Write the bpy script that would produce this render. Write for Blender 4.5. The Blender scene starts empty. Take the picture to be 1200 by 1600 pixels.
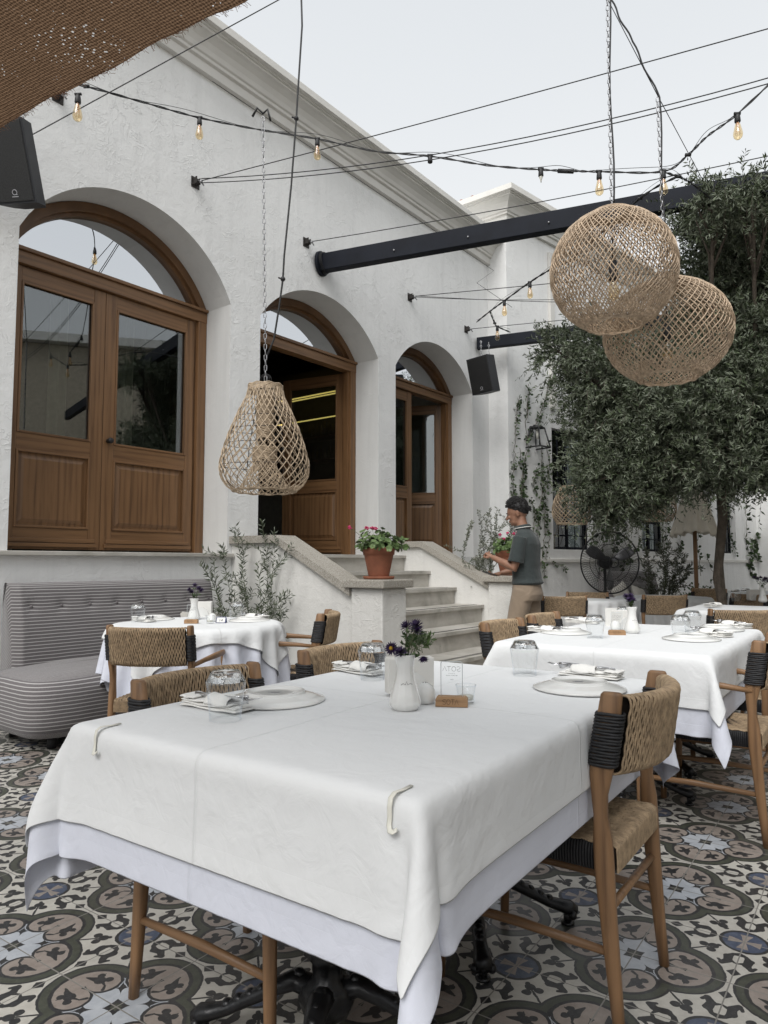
import bpy, math, random
import numpy as np
from mathutils import Vector, Matrix, noise as mnoise
PI = math.pi
R_ = math.radians
scene = bpy.context.scene
random.seed(7); rng = np.random.default_rng(7)
# ------------------------------------------------------------------ camera
F, CAMH = 1109.0, 1.15
PITCH = math.atan(80 / F)
cam = bpy.data.objects.new("camera", bpy.data.cameras.new("camera"))
scene.collection.objects.link(cam)
cam.location = (0, 0, CAMH)
cam.rotation_euler = (PI / 2 + PITCH, 0, 0)
cam.data.sensor_fit = 'VERTICAL'; cam.data.sensor_height = 36
cam.data.lens = F / 1600 * 36
cam.data.clip_start = 0.02; cam.data.clip_end = 500
scene.camera = cam
# ------------------------------------------------------------------ world
SUN_EL, SUN_AZ = 50, 204            # soft veiled sun, high behind the camera
world = bpy.data.worlds.new("World"); scene.world = world
world.use_nodes = True
wt = world.node_tree; wt.nodes.clear()
sky = wt.nodes.new('ShaderNodeTexSky'); sky.sky_type = 'NISHITA'; sky.sun_disc = False
sky.sun_elevation = R_(SUN_EL); sky.sun_rotation = R_(SUN_AZ)
sky.air_density = 1.0; sky.dust_density = 3.0; sky.ozone_density = 1.0
hs = wt.nodes.new('ShaderNodeHueSaturation'); hs.inputs['Saturation'].default_value = 0.22
mixn = wt.nodes.new('ShaderNodeMix'); mixn.data_type = 'RGBA'; mixn.inputs[0].default_value = 0.72
cb = mixn.inputs[7]; cb.default_value = (6.25, 6.35, 6.42, 1)     # even veil of high cloud
bg = wt.nodes.new('ShaderNodeBackground'); bg.inputs[1].default_value = 0.105
wo = wt.nodes.new('ShaderNodeOutputWorld')
wt.links.new(sky.outputs[0], hs.inputs['Color']); wt.links.new(hs.outputs[0], mixn.inputs[6])
tc = wt.nodes.new('ShaderNodeTexCoord'); sz = wt.nodes.new('ShaderNodeSeparateXYZ'); wt.links.new(tc.outputs['Generated'], sz.inputs[0])
cn = wt.nodes.new('ShaderNodeTexNoise'); cn.inputs['Scale'].default_value = 1.6; cn.inputs['Detail'].default_value = 4; wt.links.new(tc.outputs['Generated'], cn.inputs[0])
ad = wt.nodes.new('ShaderNodeMath'); ad.operation = 'MULTIPLY_ADD'; wt.links.new(cn.outputs[0], ad.inputs[0]); ad.inputs[1].default_value = .22; wt.links.new(sz.outputs[2], ad.inputs[2])
gr = wt.nodes.new('ShaderNodeValToRGB'); gr.color_ramp.elements[0].position = .18; gr.color_ramp.elements[0].color = (1.0, .99, .97, 1); gr.color_ramp.elements[1].position = .85; gr.color_ramp.elements[1].color = (.77, .79, .81, 1)
wt.links.new(ad.outputs[0], gr.inputs[0])
ml = wt.nodes.new('ShaderNodeMix'); ml.data_type = 'RGBA'; ml.blend_type = 'MULTIPLY'; ml.inputs[0].default_value = 1.0
wt.links.new(mixn.outputs[2], ml.inputs[6]); wt.links.new(gr.outputs[0], ml.inputs[7]); wt.links.new(ml.outputs[2], bg.inputs[0]); wt.links.new(bg.outputs[0], wo.inputs[0])
# ------------------------------------------------------------------ sun
sl = bpy.data.lights.new("sun", 'SUN'); sl.energy = 1.5; sl.angle = R_(40); sl.color = (1.0, 0.98, 0.95)
so = bpy.data.objects.new("sun", sl); scene.collection.objects.link(so)
_az = R_(SUN_AZ)
_sd = Vector((math.sin(_az) * math.cos(R_(SUN_EL)), math.cos(_az) * math.cos(R_(SUN_EL)), math.sin(R_(SUN_EL))))
so.rotation_euler = _sd.to_track_quat('Z', 'Y').to_euler()
scene.view_settings.view_transform = 'Standard'; scene.view_settings.look = 'None'
scene.view_settings.exposure = 0.86; scene.view_settings.gamma = 1
# ------------------------------------------------------------------ frames
def ray(x, y):
    u = (x - 600) / F; v = (800 - y) / F; c, s = math.cos(PITCH), math.sin(PITCH)
    return Vector((u, c - v * s, s + v * c))
def atz(x, y, z):
    r = ray(x, y); t = (z - CAMH) / r.z; return Vector((r.x * t, r.y * t, z))
def atY(x, y, Y):
    r = ray(x, y); t = Y / r.y; return Vector((r.x * t, Y, CAMH + r.z * t))
TW = R_(37.559); DW = Vector((math.sin(TW), math.cos(TW), 0)); NW = Vector((DW.y, -DW.x, 0))
WALLD = 5.2
def W(s, o, z): return DW * s + NW * (o - WALLD) + Vector((0, 0, z))
WROT = PI / 2 - TW
TT = R_(35.05); DT = Vector((math.sin(TT), math.cos(TT), 0)); NT = Vector((DT.y, -DT.x, 0))
def T(a, b, z=0): return DT * a + NT * b + Vector((0, 0, z))
TROT = PI / 2 - TT
def onplane(P, dr, x, y):
    """point where the sight line through (x,y) meets the vertical plane through P along dr"""
    n = Vector((dr.y, -dr.x, 0)); r = ray(x, y); C = Vector((0, 0, CAMH))
    t = (P - C).dot(n) / r.dot(n); return C + r * t
# ------------------------------------------------------------------ objects
COL = scene.collection
def tag(o, label=None, cat=None, group=None, kind=None):
    if label: o['label'] = label
    if cat: o['category'] = cat
    if group: o['group'] = group
    if kind: o['kind'] = kind
    return o
def thing(name, label, cat, loc=(0, 0, 0), rz=0.0, group=None, kind=None, rot=None):
    o = bpy.data.objects.new(name, None); COL.objects.link(o); o.empty_display_size = 0.1
    o.location = loc; o.rotation_euler = rot if rot else (0, 0, rz)
    return tag(o, label, cat, group, kind)
KIDS = {}
def link(o, parent=None):
    COL.objects.link(o)
    if parent is not None:
        o.parent = parent; KIDS.setdefault(parent.name, []).append(o)
    return o
def copy_tree(o, parent=None, label=None, loc=None, rz=None, group=None):
    c = o.copy(); link(c, parent)
    for ch in KIDS.get(o.name, []): copy_tree(ch, c)
    if label: c['label'] = label
    if group: c['group'] = group
    if loc is not None: c.location = loc
    if rz is not None: c.rotation_euler = (0, 0, rz)
    return c
def frame_from(d):
    d = Vector(d).normalized()
    u = Vector((0, 0, 1)) if abs(d.z) < 0.92 else Vector((1, 0, 0))
    a = d.cross(u).normalized(); return a, d.cross(a).normalized()
class MB:
    def __init__(s): s.v = []; s.f = []; s.m = []; s.sm = []; s.uv = None
    def add(s, vs, fs, m=0, smooth=False):
        b = len(s.v); s.v.extend([tuple(p) for p in vs])
        for f in fs: s.f.append(tuple(b + i for i in f)); s.m.append(m); s.sm.append(smooth)
        return s
    def box(s, x0, x1, y0, y1, z0, z1, m=0, mat=None):
        P = [Vector(p) for p in [(x0,y0,z0),(x1,y0,z0),(x1,y1,z0),(x0,y1,z0),(x0,y0,z1),(x1,y0,z1),(x1,y1,z1),(x0,y1,z1)]]
        if mat is not None: P = [mat @ p for p in P]
        return s.add(P, [(0,3,2,1),(4,5,6,7),(0,1,5,4),(1,2,6,5),(2,3,7,6),(3,0,4,7)], m)
    def prism(s, poly, y0, y1, m=0, axis='y', smooth=False):
        n = len(poly)
        if axis == 'y': A = [(p[0], y0, p[1]) for p in poly]; B = [(p[0], y1, p[1]) for p in poly]
        elif axis == 'x': A = [(y0, p[0], p[1]) for p in poly]; B = [(y1, p[0], p[1]) for p in poly]
        else: A = [(p[0], p[1], y0) for p in poly]; B = [(p[0], p[1], y1) for p in poly]
        s.add(A + B, [tuple(range(n - 1, -1, -1)), tuple(range(n, 2 * n))], m)
        s.add(A + B, [(i, (i + 1) % n, n + (i + 1) % n, n + i) for i in range(n)], m, smooth)
        return s
    def tube(s, pts, r, n=8, m=0, cap=True, smooth=True, closed=False):
        pts = [Vector(p) for p in pts]; k = len(pts)
        rr = r if hasattr(r, '__len__') else [r] * k
        vs = []; a = None
        for i, p in enumerate(pts):
            if closed: d = pts[(i + 1) % k] - pts[i - 1]
            else: d = pts[min(i + 1, k - 1)] - pts[max(i - 1, 0)]
            if d.length < 1e-9: d = Vector((0, 0, 1))
            d.normalize()
            if a is None: a, b = frame_from(d)
            else:
                a = a - d * a.dot(d)
                if a.length < 1e-6: a, b = frame_from(d)
                else: a.normalize(); b = d.cross(a)
            q = rr[i]
            qx, qy = (q if hasattr(q, '__len__') else (q, q))
            for j in range(n):
                t = 2 * PI * j / n; vs.append(p + a * (math.cos(t) * qx) + b * (math.sin(t) * qy))
        fs = []
        for i in range(k if closed else k - 1):
            for j in range(n):
                i2 = (i + 1) % k
                fs.append((i * n + j, i * n + (j + 1) % n, i2 * n + (j + 1) % n, i2 * n + j))
        if cap and not closed: fs += [tuple(range(n - 1, -1, -1)), tuple((k - 1) * n + j for j in range(n))]
        return s.add(vs, fs, m, smooth)
    def post(s, rings, n=12, m=0, e=1.0):
        """rings (x,y,z,rx,ry[,rot]) in level planes; e<1 squares the section"""
        vs = []
        for g in rings:
            x, y, z, rx, ry = g[:5]
            for j in range(n):
                t = 2 * PI * (j + .5) / n; c, q = math.cos(t), math.sin(t)
                vs.append((x + rx * math.copysign(abs(c) ** e, c), y + ry * math.copysign(abs(q) ** e, q), z))
        k = len(rings); fs = []
        for i in range(k - 1):
            for j in range(n): fs.append((i*n+j, i*n+(j+1)%n, (i+1)*n+(j+1)%n, (i+1)*n+j))
        fs += [tuple(range(n - 1, -1, -1)), tuple((k - 1) * n + j for j in range(n))]
        return s.add(vs, fs, m, True)
    def lathe(s, prof, n=32, c=(0, 0, 0), m=0, smooth=True, flute=0, fa=0.0, cap=True):
        vs = []
        for (r, z) in prof:
            for j in range(n):
                t = 2 * PI * j / n; q = r * (1 + (fa * math.cos(flute * t) if flute else 0))
                vs.append((c[0] + q * math.cos(t), c[1] + q * math.sin(t), c[2] + z))
        k = len(prof); fs = []
        for i in range(k - 1):
            for j in range(n): fs.append((i*n+j, i*n+(j+1)%n, (i+1)*n+(j+1)%n, (i+1)*n+j))
        if cap:
            if prof[0][0] > 1e-5: fs.append(tuple(range(n - 1, -1, -1)))
            if prof[-1][0] > 1e-5: fs.append(tuple((k - 1) * n + j for j in range(n)))
        return s.add(vs, fs, m, smooth)
    def grid(s, fn, nu, nv, m=0, smooth=True, cu=False, cv=False):
        vs = [fn(i / (nu if cu else nu - 1), j / (nv if cv else nv - 1)) for i in range(nu) for j in range(nv)]
        fs = []
        for i in range(nu if cu else nu - 1):
            for j in range(nv if cv else nv - 1):
                fs.append((i*nv+j, ((i+1)%nu)*nv+j, ((i+1)%nu)*nv+(j+1)%nv, i*nv+(j+1)%nv))
        return s.add(vs, fs, m, smooth)
    def ball(s, c, r, n=12, m=0, k=8, sc=(1, 1, 1)):
        def fn(u, v):
            t = 2 * PI * u; q = PI * v
            return (c[0] + r*sc[0]*math.sin(q)*math.cos(t), c[1] + r*sc[1]*math.sin(q)*math.sin(t), c[2] - r*sc[2]*math.cos(q))
        return s.grid(fn, n, k, m, True, cu=True)
    def build(s, name, mats, parent=None, bevel=0, loc=None, sub=0, rot=None, solid=0):
        me = bpy.data.meshes.new(name); me.from_pydata(s.v, [], s.f)
        mats = mats if isinstance(mats, (list, tuple)) else [mats]
        for mm in mats: me.materials.append(mm)
        me.polygons.foreach_set('material_index', s.m); me.polygons.foreach_set('use_smooth', s.sm)
        if s.uv is not None:
            ul = me.uv_layers.new(name='UVMap'); vi = np.empty(len(me.loops), dtype=np.int32)
            me.loops.foreach_get('vertex_index', vi)
            ul.data.foreach_set('uv', np.asarray(s.uv, dtype=np.float32)[vi].ravel())
        me.update()
        o = bpy.data.objects.new(name, me); link(o, parent)
        if loc is not None: o.location = loc
        if rot is not None: o.rotation_euler = rot
        if solid: q = o.modifiers.new('s', 'SOLIDIFY'); q.thickness = solid; q.offset = 0
        if bevel:
            b = o.modifiers.new('b', 'BEVEL'); b.width = bevel; b.segments = 2; b.limit_method = 'ANGLE'; b.angle_limit = R_(40)
            b.harden_normals = False
        if sub: q = o.modifiers.new('s', 'SUBSURF'); q.levels = sub; q.render_levels = sub
        return o
def arr_mesh(name, V, Fq, mats, parent=None, smooth=False, uv=None, mi=None):
    """fast mesh from numpy arrays; Fq (n,k) all the same polygon size"""
    me = bpy.data.meshes.new(name); nf, k = Fq.shape
    me.vertices.add(len(V)); me.vertices.foreach_set('co', V.astype(np.float32).ravel())
    me.loops.add(nf * k); me.loops.foreach_set('vertex_index', Fq.astype(np.int32).ravel())
    me.polygons.add(nf); me.polygons.foreach_set('loop_start', np.arange(0, nf * k, k, dtype=np.int32))
    me.polygons.foreach_set('loop_total', np.full(nf, k, dtype=np.int32))
    mats = mats if isinstance(mats, (list, tuple)) else [mats]
    for mm in mats: me.materials.append(mm)
    if mi is not None: me.polygons.foreach_set('material_index', mi.astype(np.int32))
    if uv is not None:
        ul = me.uv_layers.new(name='UVMap'); ul.data.foreach_set('uv', uv[Fq.ravel()].astype(np.float32).ravel())
    me.update(calc_edges=True)
    me.polygons.foreach_set('use_smooth', np.full(nf, smooth, dtype=bool))
    o = bpy.data.objects.new(name, me); return link(o, parent)
def leaf_arrays(P, D, L, Wd, curl=0.0, hexa=False):
    """rhombic leaves: P base points, D unit directions, L lengths, Wd half widths"""
    n = len(P); up = rng.normal(size=(n, 3)); S = np.cross(D, up); S /= np.linalg.norm(S, axis=1)[:, None] + 1e-9
    L = np.broadcast_to(np.asarray(L, float), (n,))[:, None]; Wd = np.broadcast_to(np.asarray(Wd, float), (n,))[:, None]
    N = np.cross(S, D)
    if hexa:
        V = np.stack([P, P + D*L*.3 + S*Wd*.85, P + D*L*.7 + S*Wd*.9 + N*L*curl, P + D*L + N*L*curl*1.5, P + D*L*.7 - S*Wd*.9 + N*L*curl, P + D*L*.3 - S*Wd*.85], 1)
        return V.reshape(-1, 3), np.arange(n * 6).reshape(n, 6)
    V = np.stack([P, P + D * L * .45 + S * Wd + N*L*curl, P + D * L, P + D * L * .45 - S * Wd + N*L*curl], 1)
    return V.reshape(-1, 3), np.arange(n * 4).reshape(n, 4)
# ------------------------------------------------------------------ materials
MATS = {}
class NT_:
    def __init__(s, name):
        s.m = bpy.data.materials.new(name); s.m.use_nodes = True; s.t = s.m.node_tree; s.n = s.t.nodes; s.l = s.t.links
        s.b = s.n['Principled BSDF']; s.out = s.n['Material Output']
    def node(s, t, **k):
        o = s.n.new(t)
        for a, v in k.items(): setattr(o, a, v)
        return o
    def setin(s, sock, v):
        if hasattr(v, 'is_output') or isinstance(v, bpy.types.NodeSocket): s.l.new(v, sock)
        else: sock.default_value = v
    def coord(s, kind='Object', scale=(1, 1, 1), rot=(0, 0, 0)):
        c = s.node('ShaderNodeTexCoord'); mp = s.node('ShaderNodeMapping'); s.l.new(c.outputs[kind], mp.inputs[0])
        mp.inputs['Scale'].default_value = scale; mp.inputs['Rotation'].default_value = rot; return mp.outputs[0]
    def noise(s, vec, scale, detail=4, rough=.55, dist=0):
        q = s.node('ShaderNodeTexNoise'); s.l.new(vec, q.inputs['Vector']); q.inputs['Scale'].default_value = scale
        q.inputs['Detail'].default_value = detail; q.inputs['Roughness'].default_value = rough; q.inputs['Distortion'].default_value = dist
        return q.outputs[0]
    def ramp(s, f, stops):
        q = s.node('ShaderNodeValToRGB'); s.l.new(f, q.inputs[0]); e = q.color_ramp.elements
        while len(e) < len(stops): e.new(.5)
        for i, (p, c) in enumerate(stops):
            e[i].position = p; e[i].color = (c if hasattr(c, '__len__') else (c, c, c)) + ((1,) if (not hasattr(c, '__len__') or len(c) == 3) else ())
        return q.outputs[0]
    def mix(s, f, a, b):
        q = s.node('ShaderNodeMix', data_type='RGBA'); s.setin(q.inputs[0], f)
        for i, v in ((6, a), (7, b)): s.setin(q.inputs[i], v if not isinstance(v, tuple) or len(v) == 4 else v + (1,))
        return q.outputs[2]
    def math(s, op, a, b=0.0, c=None, clamp=False):
        q = s.node('ShaderNodeMath', operation=op); q.use_clamp = clamp
        s.setin(q.inputs[0], a); s.setin(q.inputs[1], b)
        if c is not None: s.setin(q.inputs[2], c)
        return q.outputs[0]
    def bump(s, h, strength=.3, dist=.01, normal=None):
        q = s.node('ShaderNodeBump'); s.l.new(h, q.inputs['Height']); q.inputs['Strength'].default_value = strength
        q.inputs['Distance'].default_value = dist
        if normal is not None: s.l.new(normal, q.inputs['Normal'])
        s.l.new(q.outputs[0], s.b.inputs['Normal']); return q.outputs[0]
    def base(s, c): s.setin(s.b.inputs['Base Color'], c if not isinstance(c, tuple) or len(c) == 4 else c + (1,))
def simple(name, col, rough=.6, metal=0, vary=.15, nscale=12, bump=.15, bscale=60, bdist=.002, spec=None, coat=0):
    if name in MATS: return MATS[name]
    a = NT_(name); v = a.coord()
    f = a.noise(v, nscale, 5)
    c0 = tuple(x * (1 - vary) for x in col); c1 = tuple(min(1, x * (1 + vary)) for x in col)
    a.base(a.ramp(f, [(.3, c0), (.7, c1)])); a.b.inputs['Roughness'].default_value = rough
    a.b.inputs['Metallic'].default_value = metal; a.b.inputs['Coat Weight'].default_value = coat
    if spec is not None: a.b.inputs['Specular IOR Level'].default_value = spec
    if bump: a.bump(a.noise(v, bscale, 4), bump, bdist)
    MATS[name] = a.m; return a.m
# ================================================================== material library
def m_stucco(name='stucco', col=(.80, .80, .79), strength=.5):
    a = NT_(name); v = a.coord()
    n1 = a.noise(v, 1.1, 6, .6); n2 = a.noise(v, 9, 6, .6, .6); n3 = a.noise(v, 70, 3)
    # trowel ridges: thin crests where a warped noise crosses its middle
    w = a.noise(v, 4.2, 5, .55, 1.4); r1 = a.math('ABSOLUTE', a.math('SUBTRACT', w, .5))
    ridge = a.math('SUBTRACT', 1.0, a.math('MULTIPLY', r1, 38.0, clamp=True), clamp=True)
    w2 = a.noise(v, 7.5, 4, .5, 1.8); r2 = a.math('ABSOLUTE', a.math('SUBTRACT', w2, .47))
    ridge2 = a.math('SUBTRACT', 1.0, a.math('MULTIPLY', r2, 45.0, clamp=True), clamp=True)
    gate = a.ramp(a.noise(v, 1.7, 3), [(.5, 0.0), (.66, 1.0)])
    gate2 = a.ramp(a.noise(v, 2.3, 3, .5, .5), [(.48, 0.0), (.64, 1.0)])
    rr = a.math('ADD', a.math('MULTIPLY', ridge, gate), a.math('MULTIPLY', a.math('MULTIPLY', ridge2, gate2), .6))
    h = a.math('ADD', a.math('MULTIPLY', n2, .55), a.math('ADD', a.math('MULTIPLY', rr, .38), a.math('MULTIPLY', n3, .12)))
    a.bump(h, strength, .03)
    c = a.ramp(n1, [(.25, tuple(x * .93 for x in col)), (.5, col), (.8, tuple(min(1, x * 1.05) for x in col))])
    sv = a.coord('Object', (7, 7, .6)); st = a.ramp(a.noise(sv, 1.4, 5), [(.5, 0.0), (.78, .30)])
    a.base(a.mix(st, c, tuple(x * .72 for x in col))); a.b.inputs['Roughness'].default_value = .88
    return a.m
STUCCO = m_stucco(); STUCCO_S = m_stucco('smooth plaster', (.70, .70, .685), .18)
TRIM = simple('painted trim', (.66, .645, .61), .7, vary=.06, nscale=3, bump=.1, bscale=30)
def m_wood(name, col, dark, axis='z', rough=.45, scale=1.0, dist=7.0):
    a = NT_(name); sc = {'z': (34, 34, 1.6), 'x': (1.6, 34, 34), 'y': (34, 1.6, 34)}[axis]
    v = a.coord('Object', tuple(x * scale for x in sc)); g = a.noise(v, 1.0, 6, .62, .4)
    w = a.node('ShaderNodeTexWave', wave_type='BANDS', bands_direction={'z': 'X', 'x': 'Z', 'y': 'X'}[axis])
    sv = {'z': (5, 5, .35), 'x': (.35, 5, 5), 'y': (5, .35, 5)}[axis]
    a.l.new(a.coord('Object', tuple(x * scale for x in sv)), w.inputs['Vector']); w.inputs['Scale'].default_value = 1.1
    w.inputs['Distortion'].default_value = dist; w.inputs['Detail'].default_value = 3; w.inputs['Detail Scale'].default_value = 1.2
    f = a.math('ADD', a.math('MULTIPLY', g, .82), a.math('MULTIPLY', w.outputs[1], .18))
    big = a.noise(a.coord(), 1.3 * scale, 3)
    c = a.ramp(f, [(.24, dark), (.50, col), (.78, tuple(min(1, x * 1.25) for x in col))])
    a.base(a.mix(a.ramp(big, [(.3, 0.0), (.8, .35)]), c, dark)); a.b.inputs['Roughness'].default_value = rough
    a.bump(f, .12, .0015); return a.m
DOOR_V = m_wood('door timber upright', (.205, .108, .048), (.08, .038, .016), 'z', .42)
DOOR_C = simple('door timber curved', (.14, .072, .032), .42, vary=.22, nscale=6, bump=.08, bscale=40)
DOOR_H = m_wood('door timber level', (.205, .108, .048), (.08, .038, .016), 'x', .42)
TEAK = m_wood('teak', (.24, .135, .066), (.115, .06, .028), 'z', .5, 1.6)
TEAKX = m_wood('teak level', (.24, .135, .066), (.115, .06, .028), 'x', .5, 1.6)
BLOCK = m_wood('oak block', (.36, .215, .11), (.2, .11, .05), 'x', .55, 4, 1.5)
def m_marble():
    a = NT_('marble tread'); v = a.coord(); n = a.noise(v, 2.5, 7, .6, 1.2); n2 = a.noise(v, 40, 3)
    c = a.ramp(n, [(.3, (.30, .285, .25)), (.5, (.45, .43, .39)), (.62, (.50, .48, .44)), (.8, (.38, .365, .33))])
    st = a.ramp(a.noise(a.coord('Object', (1.5, 1.5, 9)), 1.5, 5), [(.48, 0.0), (.8, .45)])
    a.base(a.mix(st, c, (.24, .21, .17))); a.b.inputs['Roughness'].default_value = .45; a.bump(n2, .1, .002); return a.m
MARBLE = m_marble()
def m_granite():
    a = NT_('speckled stone'); v = a.coord(); n = a.noise(v, 130, 2, .7); n2 = a.noise(v, 3, 4)
    c = a.ramp(n, [(.3, (.14, .125, .105)), (.5, (.36, .335, .29)), (.7, (.50, .475, .43))])
    a.base(a.mix(a.ramp(n2, [(.4, 0.0), (.8, .3)]), c, (.22, .2, .17))); a.b.inputs['Roughness'].default_value = .85
    a.bump(n, .5, .004); return a.m
GRANITE = m_granite()
BEAM = simple('dark painted steel', (.008, .010, .016), .65, spec=.2, vary=.25, nscale=5, bump=.25, bscale=9, bdist=.004)
BLACK = simple('black rubber', (.012, .012, .013), .55, vary=.2)
IRON = simple('black cast iron', (.012, .012, .013), .34, .35, vary=.4, nscale=30, bump=.5, bscale=40, bdist=.004)
GALV = simple('bare steel', (.35, .35, .36), .35, .9, vary=.2)
CHROME = simple('cutlery steel', (.62, .62, .63), .18, 1.0, vary=.05, bump=0)
PORC = simple('white glazed porcelain', (.74, .74, .72), .12, vary=.02, bump=0, coat=.5)
CREAM = simple('cream plastic', (.66, .65, .58), .4, vary=.04, bump=0)
TERRA = simple('terracotta', (.27, .10, .055), .75, vary=.22, nscale=9, bump=.3, bscale=60)
SOIL = simple('potting soil', (.04, .028, .02), .95, vary=.4, nscale=60, bump=.8, bscale=80, bdist=.01)
RATTAN = simple('rattan cane', (.44, .335, .235), .65, vary=.35, nscale=35, bump=.3, bscale=120)
RATTAN_P = simple('pale rattan cane', (.42, .325, .225), .65, vary=.35, nscale=35, bump=.3, bscale=120)
CORD = simple('tan paper cord', (.35, .255, .16), .8, vary=.35, nscale=45, bump=.6, bscale=300, bdist=.0015)
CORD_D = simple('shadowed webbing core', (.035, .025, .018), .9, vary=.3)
CORD_B = simple('black cord', (.014, .014, .016), .6, vary=.3, nscale=60, bump=.4, bscale=300, bdist=.001)
SPK = simple('speaker cabinet', (.022, .023, .027), .6, vary=.1, bump=.5, bscale=300, bdist=.001)
def m_grille():
    a = NT_('speaker grille'); v = a.coord('Object', (170, 170, 170)); q = a.node('ShaderNodeTexVoronoi'); a.l.new(v, q.inputs[0]); q.inputs['Scale'].default_value = 1
    a.base(a.ramp(q.outputs[0], [(.25, .002), (.5, .016)])); a.b.inputs['Roughness'].default_value = .5; return a.m
GRILLE = m_grille()
def m_glass(name, mirror=.1, tint=(.9, .93, .92), rough=0.0, dark=False):
    """thin architectural pane: clear transmission plus a mirror share that grows with grazing angle"""
    a = NT_(name); a.n.remove(a.b)
    tr = a.node('ShaderNodeBsdfTransparent'); tr.inputs[0].default_value = tint + (1,)
    gl = a.node('ShaderNodeBsdfGlossy'); gl.inputs['Roughness'].default_value = rough; gl.inputs[0].default_value = (.93, .96, 1, 1)
    lw = a.node('ShaderNodeLayerWeight'); lw.inputs['Blend'].default_value = .5
    f = a.math('ADD', a.math('MULTIPLY', a.math('POWER', lw.outputs['Facing'], 4.0), .75), .035 + mirror, clamp=True)
    mx = a.node('ShaderNodeMixShader'); a.l.new(f, mx.inputs[0]); a.l.new(tr.outputs[0], mx.inputs[1]); a.l.new(gl.outputs[0], mx.inputs[2])
    a.l.new(mx.outputs[0], a.out.inputs[0]); return a.m
PANE = m_glass('door pane', .11, (.6, .64, .62)); FANLITE = m_glass('coated fanlight pane', .62, (.4, .43, .45))
CLEAR = m_glass('thin clear glass', .0, (.99, .993, .993))
def m_realglass():
    a = NT_('drinking glass'); b = a.b; b.inputs['Base Color'].default_value = (1, 1, 1, 1); b.inputs['Roughness'].default_value = 0
    b.inputs['Transmission Weight'].default_value = 1; b.inputs['IOR'].default_value = 1.45
    # shadow rays are handled by the renderer; keep the wall thin
    return a.m
RGLASS = m_realglass()
def m_cloth(name, col, translucent=.18, L=1.7, Wd=2.2):
    a = NT_(name); a.n.remove(a.b)
    uv = a.node('ShaderNodeTexCoord').outputs['UV']; sx = a.node('ShaderNodeSeparateXYZ'); a.l.new(uv, sx.inputs[0])
    x, y, z = sx.outputs
    def line(c, at, w): return a.math('SUBTRACT', 1.0, a.math('DIVIDE', a.math('ABSOLUTE', a.math('SUBTRACT', c, at)), w, clamp=True), clamp=True)
    h = a.math('ADD', line(x, .5, .003), line(y, .5, .004))
    # hem: raised double layer along the edge
    ex = a.math('MINIMUM', x, a.math('SUBTRACT', 1.0, x)); ey = a.math('MINIMUM', y, a.math('SUBTRACT', 1.0, y))
    e = a.math('MINIMUM', a.math('MULTIPLY', ex, 1.75), a.math('MULTIPLY', ey, 2.1))
    hem = a.math('LESS_THAN', e, .042)
    v = a.coord('Object'); weave = a.noise(v, 900, 2); soft = a.noise(v, 3.5, 4, .5, .6); soft2 = a.noise(v, 17, 4, .55, 1.0)
    hh = a.math('ADD', a.math('MULTIPLY', h, .003), a.math('MULTIPLY', hem, .0016))
    hh = a.math('ADD', hh, a.math('ADD', a.math('MULTIPLY', soft, .02), a.math('ADD', a.math('MULTIPLY', soft2, .0035), a.math('MULTIPLY', weave, .00012))))
    bp = a.node('ShaderNodeBump'); a.l.new(hh, bp.inputs['Height']); bp.inputs['Strength'].default_value = .8; bp.inputs['Distance'].default_value = 1.0
    df = a.node('ShaderNodeBsdfDiffuse'); tl = a.node('ShaderNodeBsdfTranslucent')
    cc = a.mix(a.math('MULTIPLY', hem, .6), col, tuple(min(1, q * 1.03) for q in col)); cc = a.mix(a.ramp(soft, [(.3, .0), (.7, .06)]), cc, tuple(q * .9 for q in col))
    a.l.new(cc, df.inputs[0]); a.l.new(cc, tl.inputs[0]); a.l.new(bp.outputs[0], df.inputs['Normal'])
    mx = a.node('ShaderNodeMixShader'); mx.inputs[0].default_value = translucent
    a.l.new(df.outputs[0], mx.inputs[1]); a.l.new(tl.outputs[0], mx.inputs[2]); a.l.new(mx.outputs[0], a.out.inputs[0]); return a.m
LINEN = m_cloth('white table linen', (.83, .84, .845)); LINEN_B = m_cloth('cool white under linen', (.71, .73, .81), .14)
NAPKIN = simple('napkin cotton', (.78, .77, .74), .9, vary=.03, nscale=20, bump=.4, bscale=90, bdist=.003)
PAPER = simple('paper', (.72, .71, .68), .8, vary=.02, bump=0)
def m_stripes(name, axis='UV'):
    a = NT_(name); uv = a.node('ShaderNodeTexCoord').outputs['UV']; sx = a.node('ShaderNodeSeparateXYZ'); a.l.new(uv, sx.inputs[0])
    w = a.math('ADD', sx.outputs[1], a.math('MULTIPLY', a.noise(a.coord(), 6, 2), .006))
    f = a.math('FRACT', a.math('DIVIDE', w, .0235)); st = a.math('LESS_THAN', f, .23)
    base = a.ramp(a.noise(a.coord(), 240, 3, .8), [(.3, (.095, .085, .087)), (.7, (.155, .142, .145))])
    a.base(a.mix(st, base, (.42, .41, .40))); a.b.inputs['Roughness'].default_value = .95
    a.b.inputs['Sheen Weight'].default_value = .2
    a.bump(a.math('ADD', a.math('MULTIPLY', a.noise(a.coord(), 7, 3, .5, .5), .7), a.math('MULTIPLY', a.noise(a.coord(), 400, 2), .05)), .5, .02); return a.m
STRIPE = m_stripes('striped upholstery')
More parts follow.
